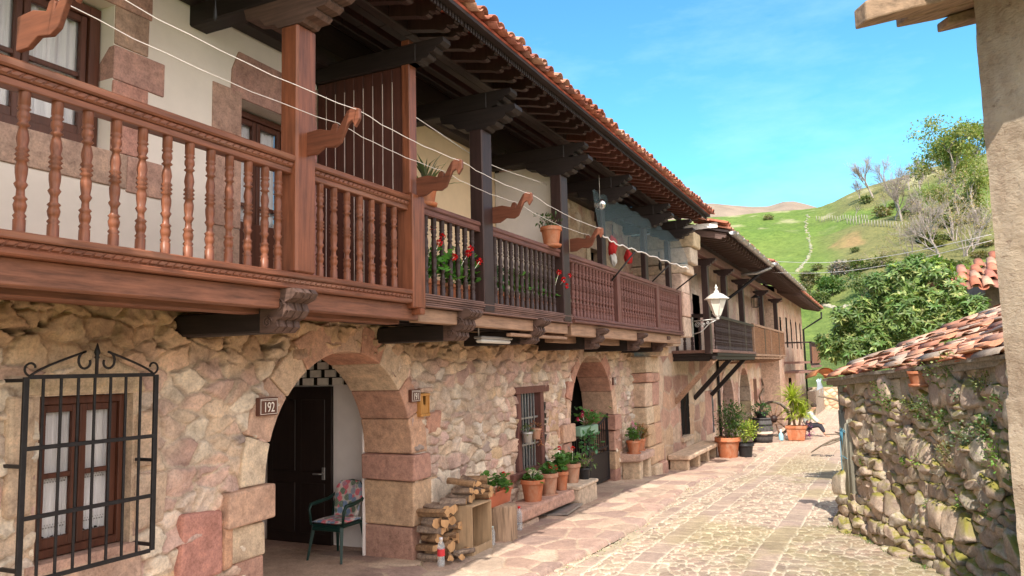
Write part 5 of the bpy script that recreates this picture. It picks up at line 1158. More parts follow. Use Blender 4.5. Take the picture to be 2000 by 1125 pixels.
def bush(name, label, c, r, n, L, base, seedn, group=None, mesh='leaf', cat='bush'):
    R.seed(seedn); mb = MB(); c = Vector(c)
    for k in range(6): leafball(mb, c+Vector((R.uniform(-.5, .5)*r[0], R.uniform(-.5, .5)*r[1], R.uniform(-.1, .5)*r[2])), Vector(r)*R.uniform(.4, .65), n//6, L, L*.45, base, .4)
    t_ = thing(name, label, cat, c-Vector((0, 0, r[2])), group); mb.build('foliage', M['leaf'], t_); s = MB()
    for k in range(5): s.tube([c-Vector((0, 0, r[2])), c+Vector((R.uniform(-.4, .4)*r[0], R.uniform(-.4, .4)*r[1], 0))], .02*max(1, r[2]), 4)
    s.build('stem', M['bark'], t_); return t_
for i, (px, py, w_, h_, base, lab) in enumerate([(1560, 570, 50, 34, (.14, .15, .07), 'olive scrub bush at the foot of the hill beside the last roof'), (1625, 560, 40, 42, (.10, .17, .05), 'green bush at the hill foot left of the broad-leaved tree'), (1640, 530, 34, 30, (.3, .27, .25), 'pale grey blossoming bush on the lower hill'),
        (1600, 590, 40, 26, (.13, .17, .06), 'low dull green bush just above the field wall'), (1585, 545, 36, 26, (.15, .16, .07), 'small brownish bush under the stone line on the hill'), (1880, 545, 60, 36, (.22, .28, .05), 'bright green bush behind the barn roof'), (1690, 560, 60, 50, (.12, .17, .06), 'bushy green thicket behind the top of the broad-leaved tree')]):
    p = onHill(px, py+h_*.4); D = math.hypot(p.x, p.y); bush('hillside_bush', lab, p+Vector((0, 0, h_*.4/FPX*D)), (w_*.6/FPX*D, w_*.4/FPX*D, h_*.55/FPX*D), 900, .0045*D, base, 200+i, 'bushes at the foot of the hill')
# dry-stone line up the hill, fence posts
R.seed(5); mb = MB(); ln = [(1578, 418), (1572, 440), (1580, 462), (1584, 490), (1578, 505), (1566, 522), (1556, 532)]
for i in range(len(ln)-1):
    for k in range(16):
        s = (k+R.random())/16; p = onHill(ln[i][0]+(ln[i+1][0]-ln[i][0])*s+R.gauss(0, 1.6), ln[i][1]+(ln[i+1][1]-ln[i][1])*s); mb.col = tuple(R.uniform(.9, 1.1)*x for x in (.29, .28, .2)); q = R.uniform(.10, .28); mb.blob(p, (q*1.3, q*1.3, q), 1, .2)
tag(mb.build('dry_stone_wall', M['ashlar']), 'broken line of pale stones running straight up the green hillside', 'wall')
mb = MB(); ln = [(1590, 668-60), (1640, 600), (1700, 606)]
for k in range(60):
    p = onHill(1575+k*2.3, 601+3*math.sin(k*.3)); mb.col = (.36, .32, .25); q = R.uniform(.15, .32); mb.blob(p, (q*1.3, q, q), 1, .2)
tag(mb.build('field_wall', M['ashlar']), 'low pale stone wall at the hill foot beside the tree', 'wall')
FP = MB(); FP.tube([(0, 0, -.2), (0, 0, 1.25)], .09, 5); fp0 = None
for i in range(46):
    if i < 20: px, py = 1595+i*5.2, 432+1.5*math.sin(i)
    else: px, py = 1655+(i-20)*6, 438+(i-20)*.55
    p = onHill(px, py)
    if fp0 is None: fp0 = FP.build('fence_post', M['greyoldZ'], None, (0, 0, 0)); o = fp0
    else: o = fp0.copy(); COL.objects.link(o)
    o.location = p; tag(o, 'thin pale fence post along the top of the green field', 'fence post', 'fence posts on the hillside')
HH = thing('hill_barn', 'distant orange tiled roof of a barn on the hilltop among bare trees', 'barn', onHill(1795, 344)); p = onHill(1795, 344); q = hgt(p, 1)
mb = MB(); w3 = 24*q; mb.box(p+Vector((-w3, 0, -3*q)), p+Vector((w3, 6, 3*q))); mb.build('wall', M['plaster'], HH)
mb = MB(); mb.col = (.6, .22, .1); mb.add([p+Vector(v_) for v_ in ((-w3*1.1, -1, 1.5*q), (w3*1.1, -1, 6*q), (w3*1.1, 5, 12*q), (-w3*1.1, 5, 7*q))], [(0, 1, 2, 3)]); mb.build('roof', M['tile'], HH)
# plants growing from the dry-stone wall
R.seed(31)
def stalkplant(name, label, c, r, n, L, W, base, cat='plant', group=None, stems=5, droop=0, seedn=1):
    R.seed(seedn); c = Vector(c); t_ = thing(name, label, cat, c, group); mb = MB(); s = MB()
    for k in range(stems):
        d = Vector((R.gauss(0, .6), R.gauss(0, .6), R.uniform(.4, 1)-droop)).normalized(); e = c+Vector((d.x*r[0], d.y*r[1], d.z*r[2]*1.2)); s.tube([c, c.lerp(e, .5)+Vector((0, 0, .1*r[2])), e], .004, 3)
    s.build('stem', M['leafstem'], t_); leafball(mb, c+Vector((0, 0, r[2]*(.45-droop))), r, n, L, W, base, .25); mb.build('leaves', M['leaf'], t_); return t_
M['leafstem'] = plain('green_stem', (.12, .16, .05), .7, .2)
WP = [(1742, 790, .16, 130, (.13, .24, .05), 'bright clump of round leaves near the shed corner'), (1820, 810, .15, 90, (.12, .2, .07), 'leafy clump in the wall below the flowerpot'), (1880, 780, .10, 50, (.10, .17, .08), 'grey-green weed in the middle of the wall top'), (1900, 870, .17, 140, (.17, .24, .13), 'ferny grey-green tuft in the middle of the wall'), (1955, 905, .14, 80, (.17, .3, .06), 'light green round-leaved plant low near the stucco corner'), (1800, 905, .07, 26, (.17, .32, .05), 'tiny bright green sprig under the ferny tuft'), (1965, 800, .12, 50, (.12, .2, .06), 'trailing weed high near the stucco corner'), (1820, 990, .06, 22, (.14, .27, .05), 'small sprig halfway down the wall'), (1880, 985, .06, 22, (.16, .27, .06), 'tall thin sprig in a dark joint'), (1757, 1122, .07, 40, (.14, .25, .05), 'tuft of grass at the wall foot'), (1860, 730, .14, 70, (.2, .25, .1), 'pale weeds on the wall top beside the pot'), (1830, 735, .12, 60, (.22, .28, .12), 'dry yellowish weeds right of the flowerpot'), (1770, 905, .05, 20, (.16, .28, .05), 'small leaf cluster left of the bright sprig'), (1690, 905, .05, 20, (.12, .2, .04), 'small green tuft at the foot of the stakes'), (1985, 930, .08, 30, (.2, .27, .12), 'small round-leaved weed against the stucco wall'), (1790, 800, .13, 90, (.2, .22, .07), 'yellowish mossy clump between the first clump and the flowerpot'), (1850, 830, .12, 80, (.14, .22, .07), 'dark leafy weed at the centre of the upper wall'), (1925, 760, .12, 70, (.24, .26, .10), 'dry pale tuft below the roof beam near the stucco wall'), (1930, 850, .12, 80, (.13, .2, .07), 'ivy-like clump right of the ferny tuft'), (1860, 900, .14, 90, (.3, .28, .14), 'straw-coloured grass hanging below the ferny tuft'), (1945, 1010, .07, 36, (.16, .26, .07), 'small green rosette low on the wall'), (1720, 760, .08, 50, (.2, .26, .08), 'little green tuft under the roof edge at the shed corner')]
for i, (px, py, r, n, base, lab) in enumerate(WP):
    rr0 = ray(px, py); A = np.array([[rr0.x, -dS.x], [rr0.y, -dS.y]]); t_, s_ = np.linalg.solve(A, np.array([P0.x+nS.x*.1, P0.y+nS.y*.1])); p = SP(float(s_), CZ+rr0.z*float(t_), .12)
    stalkplant('wall_plant', lab, p, (r*1.25, r*.8, r*1.2), int(n*1.8), .035 if r > .1 else .03, .028, base, 'plant', 'weeds in the dry-stone wall', 5, .0, 300+i)
# ================================================================== POTS AND PLANTS
def pot(par, c, r, h, mat, name='pot', saucer=False, square=False, rim=True, seg=20):
    c = Vector(c); mb = MB()
    if square:
        for (a, z0, z1, k0, k1) in ((1, 0, h*.82, .78, .95), (1, h*.82, h, 1.04, 1.06)):
            q0, q1 = r*k0, r*k1; sx = square; vs = [(-q0*sx, -q0, z0), (q0*sx, -q0, z0), (q0*sx, q0, z0), (-q0*sx, q0, z0), (-q1*sx, -q1, z1), (q1*sx, -q1, z1), (q1*sx, q1, z1), (-q1*sx, q1, z1)]
            mb.add([Vector(v_)+c for v_ in vs], [(0, 3, 2, 1), (4, 5, 6, 7), (0, 1, 5, 4), (1, 2, 6, 5), (2, 3, 7, 6), (3, 0, 4, 7)], False)
        return bevel(mb.build(name, mat, par), .012)
    P = [(r*.68, 0), (r*.70, .01), (r*.9, h*.78), (r*.91, h*.79)]+([(r*1.02, h*.80), (r*1.03, h*.86), (r*1.0, h*.88), (r*1.02, h*.97), (r*1.0, h)] if rim else [(r, h)])+[(r*.9, h), (r*.86, h*.88), (.001, h*.88)]
    mb.lathe(P, c, seg, 'Z', False); mb.lathe([(r*.68, .0), (.001, .001)], c, seg, 'Z', False); o = mb.build(name, mat, par)
    so_ = MB(); so_.lathe([(.001, h*.90), (r*.88, h*.89)], c, 12, 'Z', False); so_.build('soil', M['soil'], par)
    if saucer: s = MB(); s.lathe([(r*.7, -.012), (r*.9, -.012), (r*.98, .02), (r*.95, .022), (r*.86, .0)], c, seg, 'Z', True); s.build('saucer', mat, par)
    return o
def geranium(par, c, r, h, nl, fl, seedn, flcol=(.75, .02, .03), base=(.08, .19, .045), spread=1.0):
    R.seed(seedn); c = Vector(c); mb = MB(); st = MB()
    for k in range(max(4, nl//14)):
        d = Vector((R.gauss(0, .5)*spread, R.gauss(0, .5)*spread, 1)); e = c+Vector((d.x*r, d.y*r, h*R.uniform(.4, .8))); st.tube([c, c.lerp(e, .5)+Vector((d.x*.02, d.y*.02, 0)), e], .005, 4)
        for i in range(14):
            p = e+Vector((R.gauss(0, r*.32), R.gauss(0, r*.32), R.gauss(0, h*.18))); g_ = R.uniform(.7, 1.35); mb.col = tuple(x*g_ for x in base); s = R.uniform(.028, .05)
            nn = Vector((R.gauss(0, .6), R.gauss(0, .6), 1)).normalized(); u = nn.orthogonal().normalized(); w_ = nn.cross(u); vs = [p-nn*.006]
            for q in range(8): a = q*PI/4+.4; vs.append(p+(u*math.cos(a)+w_*math.sin(a))*s*(1+.12*(q % 2)))
            mb.add(vs, [(0, 1+q, 1+(q+1) % 8) for q in range(7)], True)
    st.build('stem', M['leafstem'], par); mb.build('leaves', M['leaf'], par)
    for (dx, dy, dz) in fl:
        f = MB(); p = c+Vector((dx, dy, dz)); f.tube([c+Vector((dx*.3, dy*.3, h*.3)), p], .004, 4)
        for i in range(48):
            d = Vector((R.gauss(0, 1), R.gauss(0, 1), R.gauss(.2, 1))).normalized(); g_ = R.uniform(.6, 1.2); f.col = tuple(min(1, x*g_) for x in flcol); f.leaf(p+d*.020, d+Vector((R.gauss(0, .4), R.gauss(0, .4), 0)), Vector((0, 0, 1)), .026, .024, .2)
        f.build('flower_head', M['petal'], par)
def potted(label, c, r, h, mat, kind, seedn, group='flower pots', saucer=False, fl=[], flcol=(.75, .02, .03), nl=70, ph=.22, base=(.08, .19, .045), name='potted_plant'):
    t_ = thing(name, label, 'potted plant', c, group); pot(t_, c, r, h, mat, saucer=saucer); p = Vector(c)+Vector((0, 0, h*.85))
    if kind == 'ger': geranium(t_, p, r*.9, ph, nl, fl, seedn, flcol, base)
    if kind == 'bush': 
        R.seed(seedn); mb = MB(); 
        for k in range(5): leafball(mb, p+Vector((R.gauss(0, r*.45), R.gauss(0, r*.45), ph*R.uniform(.3, .7))), (max(r*.8, ph*.36), max(r*.8, ph*.36), ph*.38), nl//5, .06 if nl < 500 else .085, .03 if nl < 500 else .045, base, .3)
        mb.build('leaves', M['leaf'], t_); s = MB(); [s.tube([p, p+Vector((R.gauss(0, r*.5), R.gauss(0, r*.5), ph*.6))], .008, 4) for k in range(6)]; s.build('stem', M['bark'], t_)
    if kind == 'spike':
        R.seed(seedn); mb = MB()
        for k in range(nl): a = R.uniform(0, 6.28); e = R.uniform(.1, 1.3); mb.col = lc(base=base); mb.leaf(p+Vector((0, 0, .0)), Vector((math.cos(a)*math.cos(e), math.sin(a)*math.cos(e), math.sin(e))), Vector((0, 0, 1)), ph*R.uniform(.7, 1.1), .035, R.uniform(.0, .3))
        mb.build('leaves', M['leaf'], t_)
    return t_
XP_ = -4.95
# stone bench of slabs under the barred window
B1 = thing('stone_bench', 'rough slab bench under the barred window carrying flower pots', 'bench', (-4.95, 11.3, gz(11.3)), 'stone benches by the houses')
zt = onX(1041, 978, XP_).z; g0 = .03
mb = MB(); mb.box((-5.18, 10.05, zt-.17), (-4.72, 12.15, zt), 0, None, (.47, .29, .23), .02); bevel(mb.build('seat', M['ashlar'], B1), .03)
mb = MB(); mb.box((-5.18, 10.08, -.1), (-4.76, 10.72, zt-.18), 0, None, (.45, .33, .26), .02); bevel(mb.build('support', M['ashlar'], B1), .03)
mb = MB(); mb.box((-5.18, 12.17, -.25), (-4.68, 13.12, zt-.02), 0, None, (.5, .4, .31), .01); mb.box((-5.18, 12.16, zt-.015), (-4.66, 13.16, zt+.05), 0, None, (.56, .46, .36), .01); bevel(mb.build('support', M['ashlar'], B1), .02)
mb = MB(); mb.box((-5.1, 11.2, gz(11.5)+.07), (-4.55, 12.1, gz(11.5)+.10), 0, (0, -.08, .1), (.35, .33, .3)); tag(mb.build('metal_sheet', M['zinc']), 'flat grey sheet lying on the paving under the slab bench', 'sheet')
pl = [(1041, 978, .185, .33, 'terra', 'wide bright clay pot of small white flowers, left end of the slab bench', 'ger', [(.04, .0, .16), (-.06, .05, .15), (.0, -.08, .17), (.08, .08, .14)], (.75, .7, .6), .17), (1073, 966, .15, .34, 'terra2', 'pale clay pot with saucer and dark red blooms, second on the slab bench', 'ger', [(.05, -.05, .15), (-.05, .08, .17), (.08, .1, .13)], (.5, .02, .03), .2), (1097, 955, .12, .30, 'terra', 'small clay pot with tall bushy geranium, one red head, third on the slab bench', 'ger', [(-.03, .02, .42)], (.8, .02, .04), .36),
      (1118, 941, .15, .32, 'terra2', 'clay pot with geranium and one coral red head, fourth on the slab bench', 'ger', [(.02, .02, .30)], (.8, .05, .05), .24)]
for i, (px, py, r, h, mt, lab, k, fl, fc, ph) in enumerate(pl):
    p = onX(px, py, XP_+.02); z = zt if p.y < 12.16 else zt+.05; potted(lab, (p.x, p.y, z), r, h, M[mt], k, 400+i, 'flower pots on the slab bench', i == 1, fl, fc, 80 if i != 2 else 130, ph)
p = onX(1140, 932, XP_); potted('black pot of green stems on the right end of the slab bench by the gate', (p.x+.08, 12.98, zt+.05), .12, .2, M['blackpl'], 'bush', 410, 'flower pots on the slab bench', nl=120, ph=.3, base=(.13, .22, .06))
# trough on stump
st_ = onG(985, 1040); st_ = Vector((-4.74, 9.42, gz(9.3)+.04))
ST = thing('tree_stump', 'sawn upright log round standing on the paving, carrying the red trough', 'stump', st_); mb = MB(); mb.col = (.42, .3, .2)
n_ = 40; pr_ = []
vs = []; 
for (k, z) in ((1.03, 0), (1, .05), (.98, .3), (1, .44), (.97, .46)):
    for j in range(n_): a = 2*PI*j/n_; rr_ = .215*k*(1+.035*math.sin(a*7+1)+.03*math.sin(a*13)); vs.append(st_+Vector((rr_*math.cos(a), rr_*math.sin(a), z)))
mb.add(vs, [(i*n_+j, i*n_+(j+1) % n_, (i+1)*n_+(j+1) % n_, (i+1)*n_+j) for i in range(4) for j in range(n_)]+[tuple(4*n_+j for j in range(n_))], True)
mb.build('log_round', wood('log_bark', (.36, .25, .17), 'Z', .9, .6, bumpy=1.0), ST)
TR = thing('flower_trough', 'long red-brown plastic trough with one red geranium on top of the stump', 'planter', (-4.85, 9.3, .5)); zt2 = gz(9.3)+.5
mb = MB(); q0 = (.075, .31); q1 = (.095, .34); cx, cy = -4.80, 9.36
def trg(a, z): return [Vector((cx+sx*a[0], cy+sy*a[1], z)) for sx, sy in ((-1, -1), (1, -1), (1, 1), (-1, 1))]
mb.add(trg(q0, zt2)+trg(q1, zt2+.16)+trg((.105, .35), zt2+.16)+trg((.107, .352), zt2+.185)+trg((.09, .335), zt2+.185)+trg((.088, .33), zt2+.15), [(3, 2, 1, 0)]+[(4*i+j, 4*i+(j+1) % 4, 4*i+4+(j+1) % 4, 4*i+4+j) for i in range(5) for j in range(4)]+[(20, 21, 22, 23)]); mb.build('trough', plain('red_plastic', (.42, .12, .06), .55, .12), TR)
geranium(TR, (cx, cy+.1, zt2+.15), .12, .24, 60, [(.03, .12, .22)], 420); geranium(TR, (cx, cy-.17, zt2+.15), .08, .28, 42, [], 421)
# crate, firewood
cr = Vector((-4.80, 8.62, gz(8.5)+.05))
CRT = thing('wooden_crate', 'open pale plywood crate standing on its side and carrying split logs', 'crate', cr); mb = MB(); L_, W_2, H_ = .26, .2, .60
a = cr+Vector((-W_2, -L_, 0)); b = cr+Vector((W_2, L_, H_)); t_ = .018
mb.box(a, (b.x, b.y, a.z+t_), .002); mb.box((a.x, a.y, b.z-t_), b, .002); mb.box((a.x, a.y, a.z+t_), (b.x, a.y+t_, b.z-t_), .002); mb.box((a.x, b.y-t_, a.z+t_), (b.x, b.y, b.z-t_), .002); mb.box((a.x, a.y+t_, a.z+t_), (a.x+t_, b.y-t_, b.z-t_), .002); mb.box((b.x-t_, a.y+t_, a.z+t_), (b.x-.001, b.y-t_, a.z+.10), .002)
mb.build('box', M['pine'], CRT)
mb = MB(); mb.lathe([(.09, 0), (.1, .02), (.02, .2), (.015, .25)], cr+Vector((-.02, -.08, .03)), 10); tag(mb.build('plastic_funnel', plain('grey_white_plastic', (.5, .5, .5), .5, .1)), 'pale grey cone-shaped container inside the plywood crate', 'container')
def woodlog(p, L, r, d, seedn, split=True):
    R.seed(seedn); d = Vector(d).normalized(); u = d.cross(Vector((0, 0, 1))).normalized(); w_ = u.cross(d); n = 12; vs = []; fs = []; m_ = 6
    sa = R.uniform(0, 6.28); sw = R.uniform(2.2, 4.2) if split else 7; o = thing('firewood_log', 'rough split firewood log stacked against the wall by the crate', 'log', p, 'firewood logs beside the crate')
    prof = []
    for k in range(n):
        a = 2*PI*k/n; x, y = r*math.cos(a), r*math.sin(a)*R.uniform(.75, .95)
        if split and ((a-sa) % (2*PI)) < sw: x *= .55; y *= .5
        prof.append((x*R.uniform(.82, 1.15), y*R.uniform(.82, 1.15)))
    for i in range(m_+1):
        q = i/m_; c = Vector(p)+d*(L*(q-.5))+u*.01*math.sin(q*5+sa)
        for x, y in prof: vs.append(c+u*x*(1+R.uniform(-.05, .05))+w_*y*(1+R.uniform(-.05, .05)))
    fs = [(i*n+k, i*n+(k+1) % n, (i+1)*n+(k+1) % n, (i+1)*n+k) for i in range(m_) for k in range(n)]
    mb = MB(); mb.add(vs, fs, False); mb.build('log_body', M['logbark' if R.random() < .55 else 'logbark2'], o); mb = MB()
    for e, i in ((-1, 0), (1, m_)):
        c = Vector(p)+d*(L*(i/m_-.5))+d*e*.001; mb.add([v_+d*e*.002 for v_ in vs[i*n:(i+1)*n]]+[c+d*e*.004], [(k, (k+1) % n, n) for k in range(n)])
    mb.build('cut_end', M['logend'], o)
M['logbark'] = stone('log_bark_split', attr=False, c=(.27, .17, .10), sc=2.2, bs=.8, bd=.01, var=.8); M['logbark2'] = stone('grey_log_bark', attr=False, c=(.26, .2, .16), sc=2.5, bs=.9, bd=.012, var=.9); M['logend'] = wood('sawn_log_end', (.50, .30, .15), 'Z', .85, .35)
rn = random.Random(77); k_ = 0; zb = gz(8)+.05
z = zb+.06; row = 0
while z < zb+.62:
    x = -5.08+.05*(row % 2)
    for j in range(5 if row < 5 else 4):
        r = rn.uniform(.048, .082); woodlog((-4.98+rn.uniform(-.03, .06), 7.98+j*.115+rn.uniform(-.02, .02)+.03*(row % 2), z+rn.uniform(-.01, .01)), rn.uniform(.26, .46), r*1.08, (1, rn.uniform(-.6, .6), rn.uniform(-.14, .14)), 500+k_, rn.random() < .75); k_ += 1
    z += .105; row += 1
for j in range(13):
    lay = 0 if j < 6 else (1 if j < 10 else 2); jj = j if j < 6 else (j-6 if j < 10 else j-10)
    woodlog((-4.83+rn.uniform(-.06, .06), 8.36+jj*.15+.07*lay+rn.uniform(-.03, .03), cr.z+H_+.06+lay*.095), rn.uniform(.3, .42), rn.uniform(.05, .075), (1, rn.uniform(-.6, .6), rn.uniform(-.12, .12)), 600+j, True)
for j in range(4): woodlog((-4.72+rn.uniform(-.04, .05), 8.02+j*.13, zb+.05+rn.uniform(0, .05)), rn.uniform(.25, .35), .05, (.6, rn.uniform(-.8, .8), .05), 650+j, True)
# bottles
M['petb'] = clearmat('clear_bottle_plastic', (.75, .85, .9), .28, .05)
def bottle(label, p, h, cap, lab=None):
    t_ = thing('water_bottle', label, 'bottle', p, 'plastic bottles standing by the wall'); p = Vector(p); mb = MB(); r = h*.135
    P = [(r*.7, 0), (r*.95, .01)]
    for k in range(9): P += [(r, h*(.04+.07*k)), (r*.93, h*(.075+.07*k))]
    P += [(r, h*.68), (r*.9, h*.76), (r*.45, h*.88), (r*.4, h*.93)]
    mb.lathe(P, p, 14); mb.build('body', M['petb'], t_); mb = MB(); mb.lathe([(r*.46, h*.92), (r*.46, h), (.001, h)], p, 10); mb.build('cap', plain('cap_%s' % cap[1], cap[0], .4, .05), t_)
    if lab: mb = MB(); mb.lathe([(r*1.02, h*.38), (r*1.02, h*.62)], p, 16, 'Z', False); mb.build('label_band', plain('label_band_'+lab[1], lab[0], .4, .1), t_)
p = onG(862, 1117); bottle('clear water bottle with red band and pale cap in front of the firewood', (p.x, p.y, p.z+.055), .33, ((.7, .7, .75), 'white'), ((.65, .05, .06), 'red'))
p = onG(963, 1074); bottle('small empty clear bottle without band beside the crate', (p.x, p.y, p.z+.055), .24, ((.55, .65, .6), 'green'))
p = onG(1015, 1044); bottle('tall clear bottle with red cap in front of the stump and bench', (p.x, p.y, p.z+.055), .33, ((.7, .03, .03), 'red'))
# ================================================================== CHAIR WITH CUSHION
def arcpts(c, rx, ry, a0, a1, n, f): return [f(c[0]+rx*math.cos(a0+(a1-a0)*k/n), c[1]+ry*math.sin(a0+(a1-a0)*k/n)) for k in range(n+1)]
cx, cy, cz = -6.14, 7.78, .055
CH = thing('garden_chair', 'dark green plastic armchair in the first arched doorway', 'chair', (cx, cy, cz))
SL = [(-.24, -.26), (.24, -.26), (-.21, .24), (.21, .24)]
for i, (dx, dy) in enumerate(SL):
    mb = MB(); tp = Vector((cx+dx*.86, cy+dy*.82, cz+.42)); bt = Vector((cx+dx*1.06, cy+dy*1.08, cz)); mb.tube([bt, bt.lerp(tp, .5), tp], [.017, .024, .03], 4, True, False); mb.build('leg', M['greenpl'], CH)
mb = MB(); mb.box((cx-.23, cy-.24, cz+.40), (cx+.23, cy+.2, cz+.43), .012); mb.box((cx-.21, cy-.25, cz+.36), (cx+.21, cy-.225, cz+.405), .006); mb.build('seat', M['greenpl'], CH)
mb = MB()
bk_ = [(-.23, .17, .43), (-.235, .21, .62), (-.2, .25, .78), (-.11, .275, .87), (0, .28, .89), (.11, .275, .87), (.2, .25, .78), (.235, .21, .62), (.23, .17, .43)]
mb.tube([(cx+a, cy+b, cz+c) for a, b, c in bk_], .017, 6)
for a in (-.12, -.04, .04, .12): mb.tube([(cx+a, cy+.18, cz+.43), (cx+a, cy+.24, cz+.66), (cx+a, cy+.275, cz+.86)], .016, 4)
mb.build('backrest', M['greenpl'], CH)
for s in (-1, 1):
    mb = MB(); mb.tube([(cx+s*.235, cy-.23, cz+.42), (cx+s*.26, cy-.24, cz+.60), (cx+s*.265, cy-.2, cz+.655), (cx+s*.265, cy-.05, cz+.665), (cx+s*.25, cy+.12, cz+.68), (cx+s*.225, cy+.235, cz+.74)], [.018, .018, .024, .026, .022, .016], 6); mb.build('armrest', M['greenpl'], CH)
m_, t, b, _o = basemat('tropical_print_fabric', .85, .15); v = coords(t); vo = N(t, 'ShaderNodeTexVoronoi'); vo.inputs['Scale'].default_value = 15; t.links.new(v, vo.inputs['Vector'])
sx = N(t, 'ShaderNodeSeparateColor'); t.links.new(vo.outputs['Color'], sx.inputs[0]); cr_ = ramp(t, sx.outputs[0], [(.0, (.62, .08, .13)), (.26, (.62, .08, .13)), (.27, (.09, .2, .38)), (.46, (.09, .2, .38)), (.47, (.05, .13, .07)), (.75, (.05, .13, .07)), (.76, (.5, .12, .2)), (.86, (.12, .22, .34)), (1, (.5, .42, .36))])
t.nodes[-1].color_ramp.interpolation = 'CONSTANT' if False else t.nodes[-1].color_ramp.interpolation
wv = N(t, 'ShaderNodeTexWave'); wv.inputs['Scale'].default_value = 26; wv.inputs['Distortion'].default_value = 9; wv.inputs['Detail'].default_value = 2; t.links.new(v, wv.inputs['Vector'])
col = mix(t, ramp(t, wv.outputs[0], [(.7, (0, 0, 0)), (.82, (.6, .6, .6))]), cr_, (.66, .6, .55)); col = mix(t, ramp(t, vo.outputs['Distance'], [(.55, (0, 0, 0)), (.7, (.7, .7, .7))]), col, (.7, .64, .58))
t.links.new(col, b.inputs['Base Color']); M['print'] = m_
CU = thing('chair_cushion', 'tropical leaf and flower print cushion tied on the green plastic chair', 'cushion', (cx, cy, cz+.43)); 
def pad(mb, f, nu=14, nv=14):
    vs = []; 
    for s in (1, -1):
        for i in range(nu+1):
            for j in range(nv+1):
                u = 2*i/nu-1; w_ = 2*j/nv-1; e = (1-u**4)*(1-w_**4); vs.append(f(u, w_, s*(e**.5)))
    q = (nu+1)*(nv+1); fs = []
    for i in range(nu):
        for j in range(nv):
            a = i*(nv+1)+j; fs.append((a, a+nv+1, a+nv+2, a+1)); fs.append((q+a, q+a+1, q+a+nv+2, q+a+nv+1))
    mb.add(vs, fs, True)
mb = MB(); pad(mb, lambda u, w_, s: (cx+.225*u, cy-.02+.225*w_, cz+.458+.028*s)); mb.build('seat_pad', M['print'], CU)
def bf(u, w_, s):
    z = .46+.215*(w_+1); wd = .205*(1+.12*math.sin(w_*1.2))*(1-.38*max(0, w_-.45)**1.5/.4); return (cx+wd*u, cy+.165+.10*(w_+1)*.5-.03*(1-u*u)*0+.028*s-.035*(abs(u)**2), cz+z)
mb = MB(); pad(mb, bf); mb.build('back_pad', M['print'], CU)
# ================================================================== SIGNS, LAMP TUBE, BOX
plm = plain('brown_plate', (.12, .05, .035), .45, .1); wht = plain('white_lettering', (.8, .76, .7), .5, .03)
def plate(txt, y0, y1, z0, z1, label, sx=1.0, x=XW+.075):
    t_ = thing('number_plate', label, 'house number', (x, (y0+y1)/2, (z0+z1)/2)); mb = MB(); mb.box((x-.05, y0, z0), (x, y1, z1), .004); mb.build('plate', plm, t_)
    mb = MB(); g_ = .012; w_ = .005; X0, X1 = x+.001, x+.003
    for zz in (z0+g_, z1-g_-w_, z1-g_-.017): mb.box((X0, y0+g_, zz), (X1, y1-g_, zz+w_*.8))
    for yy in (y0+g_, y1-g_-w_): mb.box((X0, yy, z0+g_+w_), (X1, yy+w_, z1-g_-w_))
    mb.build('border', wht, t_)
    cu = bpy.data.curves.new('digits', 'FONT'); cu.body = txt; cu.align_x = 'CENTER'; cu.align_y = 'CENTER'; cu.size = (z1-z0)*.78; cu.extrude = .001; cu.space_character = .95; cu.materials.append(wht)
    o = bpy.data.objects.new('digits', cu); COL.objects.link(o); o.parent = t_; o.location = (.003, 0, -.012); o.rotation_euler = Matrix(((0, 0, 1), (1, 0, 0), (0, 1, 0))).to_euler(); o.scale = (sx*.78, 1, 1)
    bpy.context.view_layer.update(); dg = bpy.context.evaluated_depsgraph_get(); me = bpy.data.meshes.new_from_object(o.evaluated_get(dg)); n_ = bpy.data.objects.new('digits', me); COL.objects.link(n_); n_.parent = t_; n_.location = o.location; n_.rotation_euler = o.rotation_euler; n_.scale = o.scale; bpy.data.objects.remove(o)
plate('192', 5.36, 5.60, 1.925, 2.09, 'brown number plate 192 with white border left of the first arch')
plate('191', 7.87, 8.07, 1.925, 2.075, 'brown number plate 191 with white border right of the first arch')
plate('190', 15.62, 15.80, 1.90, 2.06, 'small dark number plate on the right side of the second arch', x=XW+.07)
MBX = thing('letter_box', 'small varnished yellow wooden box with a notched opening fixed in a wall niche', 'letter box', (-5.15, 8.1, 1.78)); mb = MB()
mb.box((-5.35, 8.06, 1.74), (-5.11, 8.27, 1.77), .004); mb.box((-5.35, 8.06, 1.99), (-5.11, 8.27, 2.02), .004); mb.box((-5.35, 8.06, 1.77), (-5.12, 8.08, 1.99)); mb.box((-5.35, 8.25, 1.77), (-5.12, 8.27, 1.99)); mb.prism([(8.081, 1.771), (8.249, 1.771), (8.249, 1.989), (8.21, 1.989), (8.20, 1.89), (8.17, 1.87), (8.14, 1.89), (8.13, 1.989), (8.081, 1.989)], 'X', -5.15, -5.13)
mb.build('box', wood('honey_varnished_wood', (.5, .25, .07), 'Z', .5, .25), MBX); mb = MB(); mb.box((-5.5, 8.02, 1.7), (-5.36, 8.32, 2.1)); mb.build('niche_back', M['black'], MBX); mb = MB(); mb.box((-5.36, 8.08, 2.03), (-5.12, 8.36, 2.09), .01, None, (.5, .36, .28)); bevel(mb.build('niche_lintel', M['ashlar'], HA), .01)
TL = thing('tube_lamp', 'short grey weatherproof tube lamp under the balcony between two carved beam ends', 'lamp', (-4.0, 7.9, 2.7)); a = onX(935, 662, -4.3); b = onX(992, 662, -4.3)
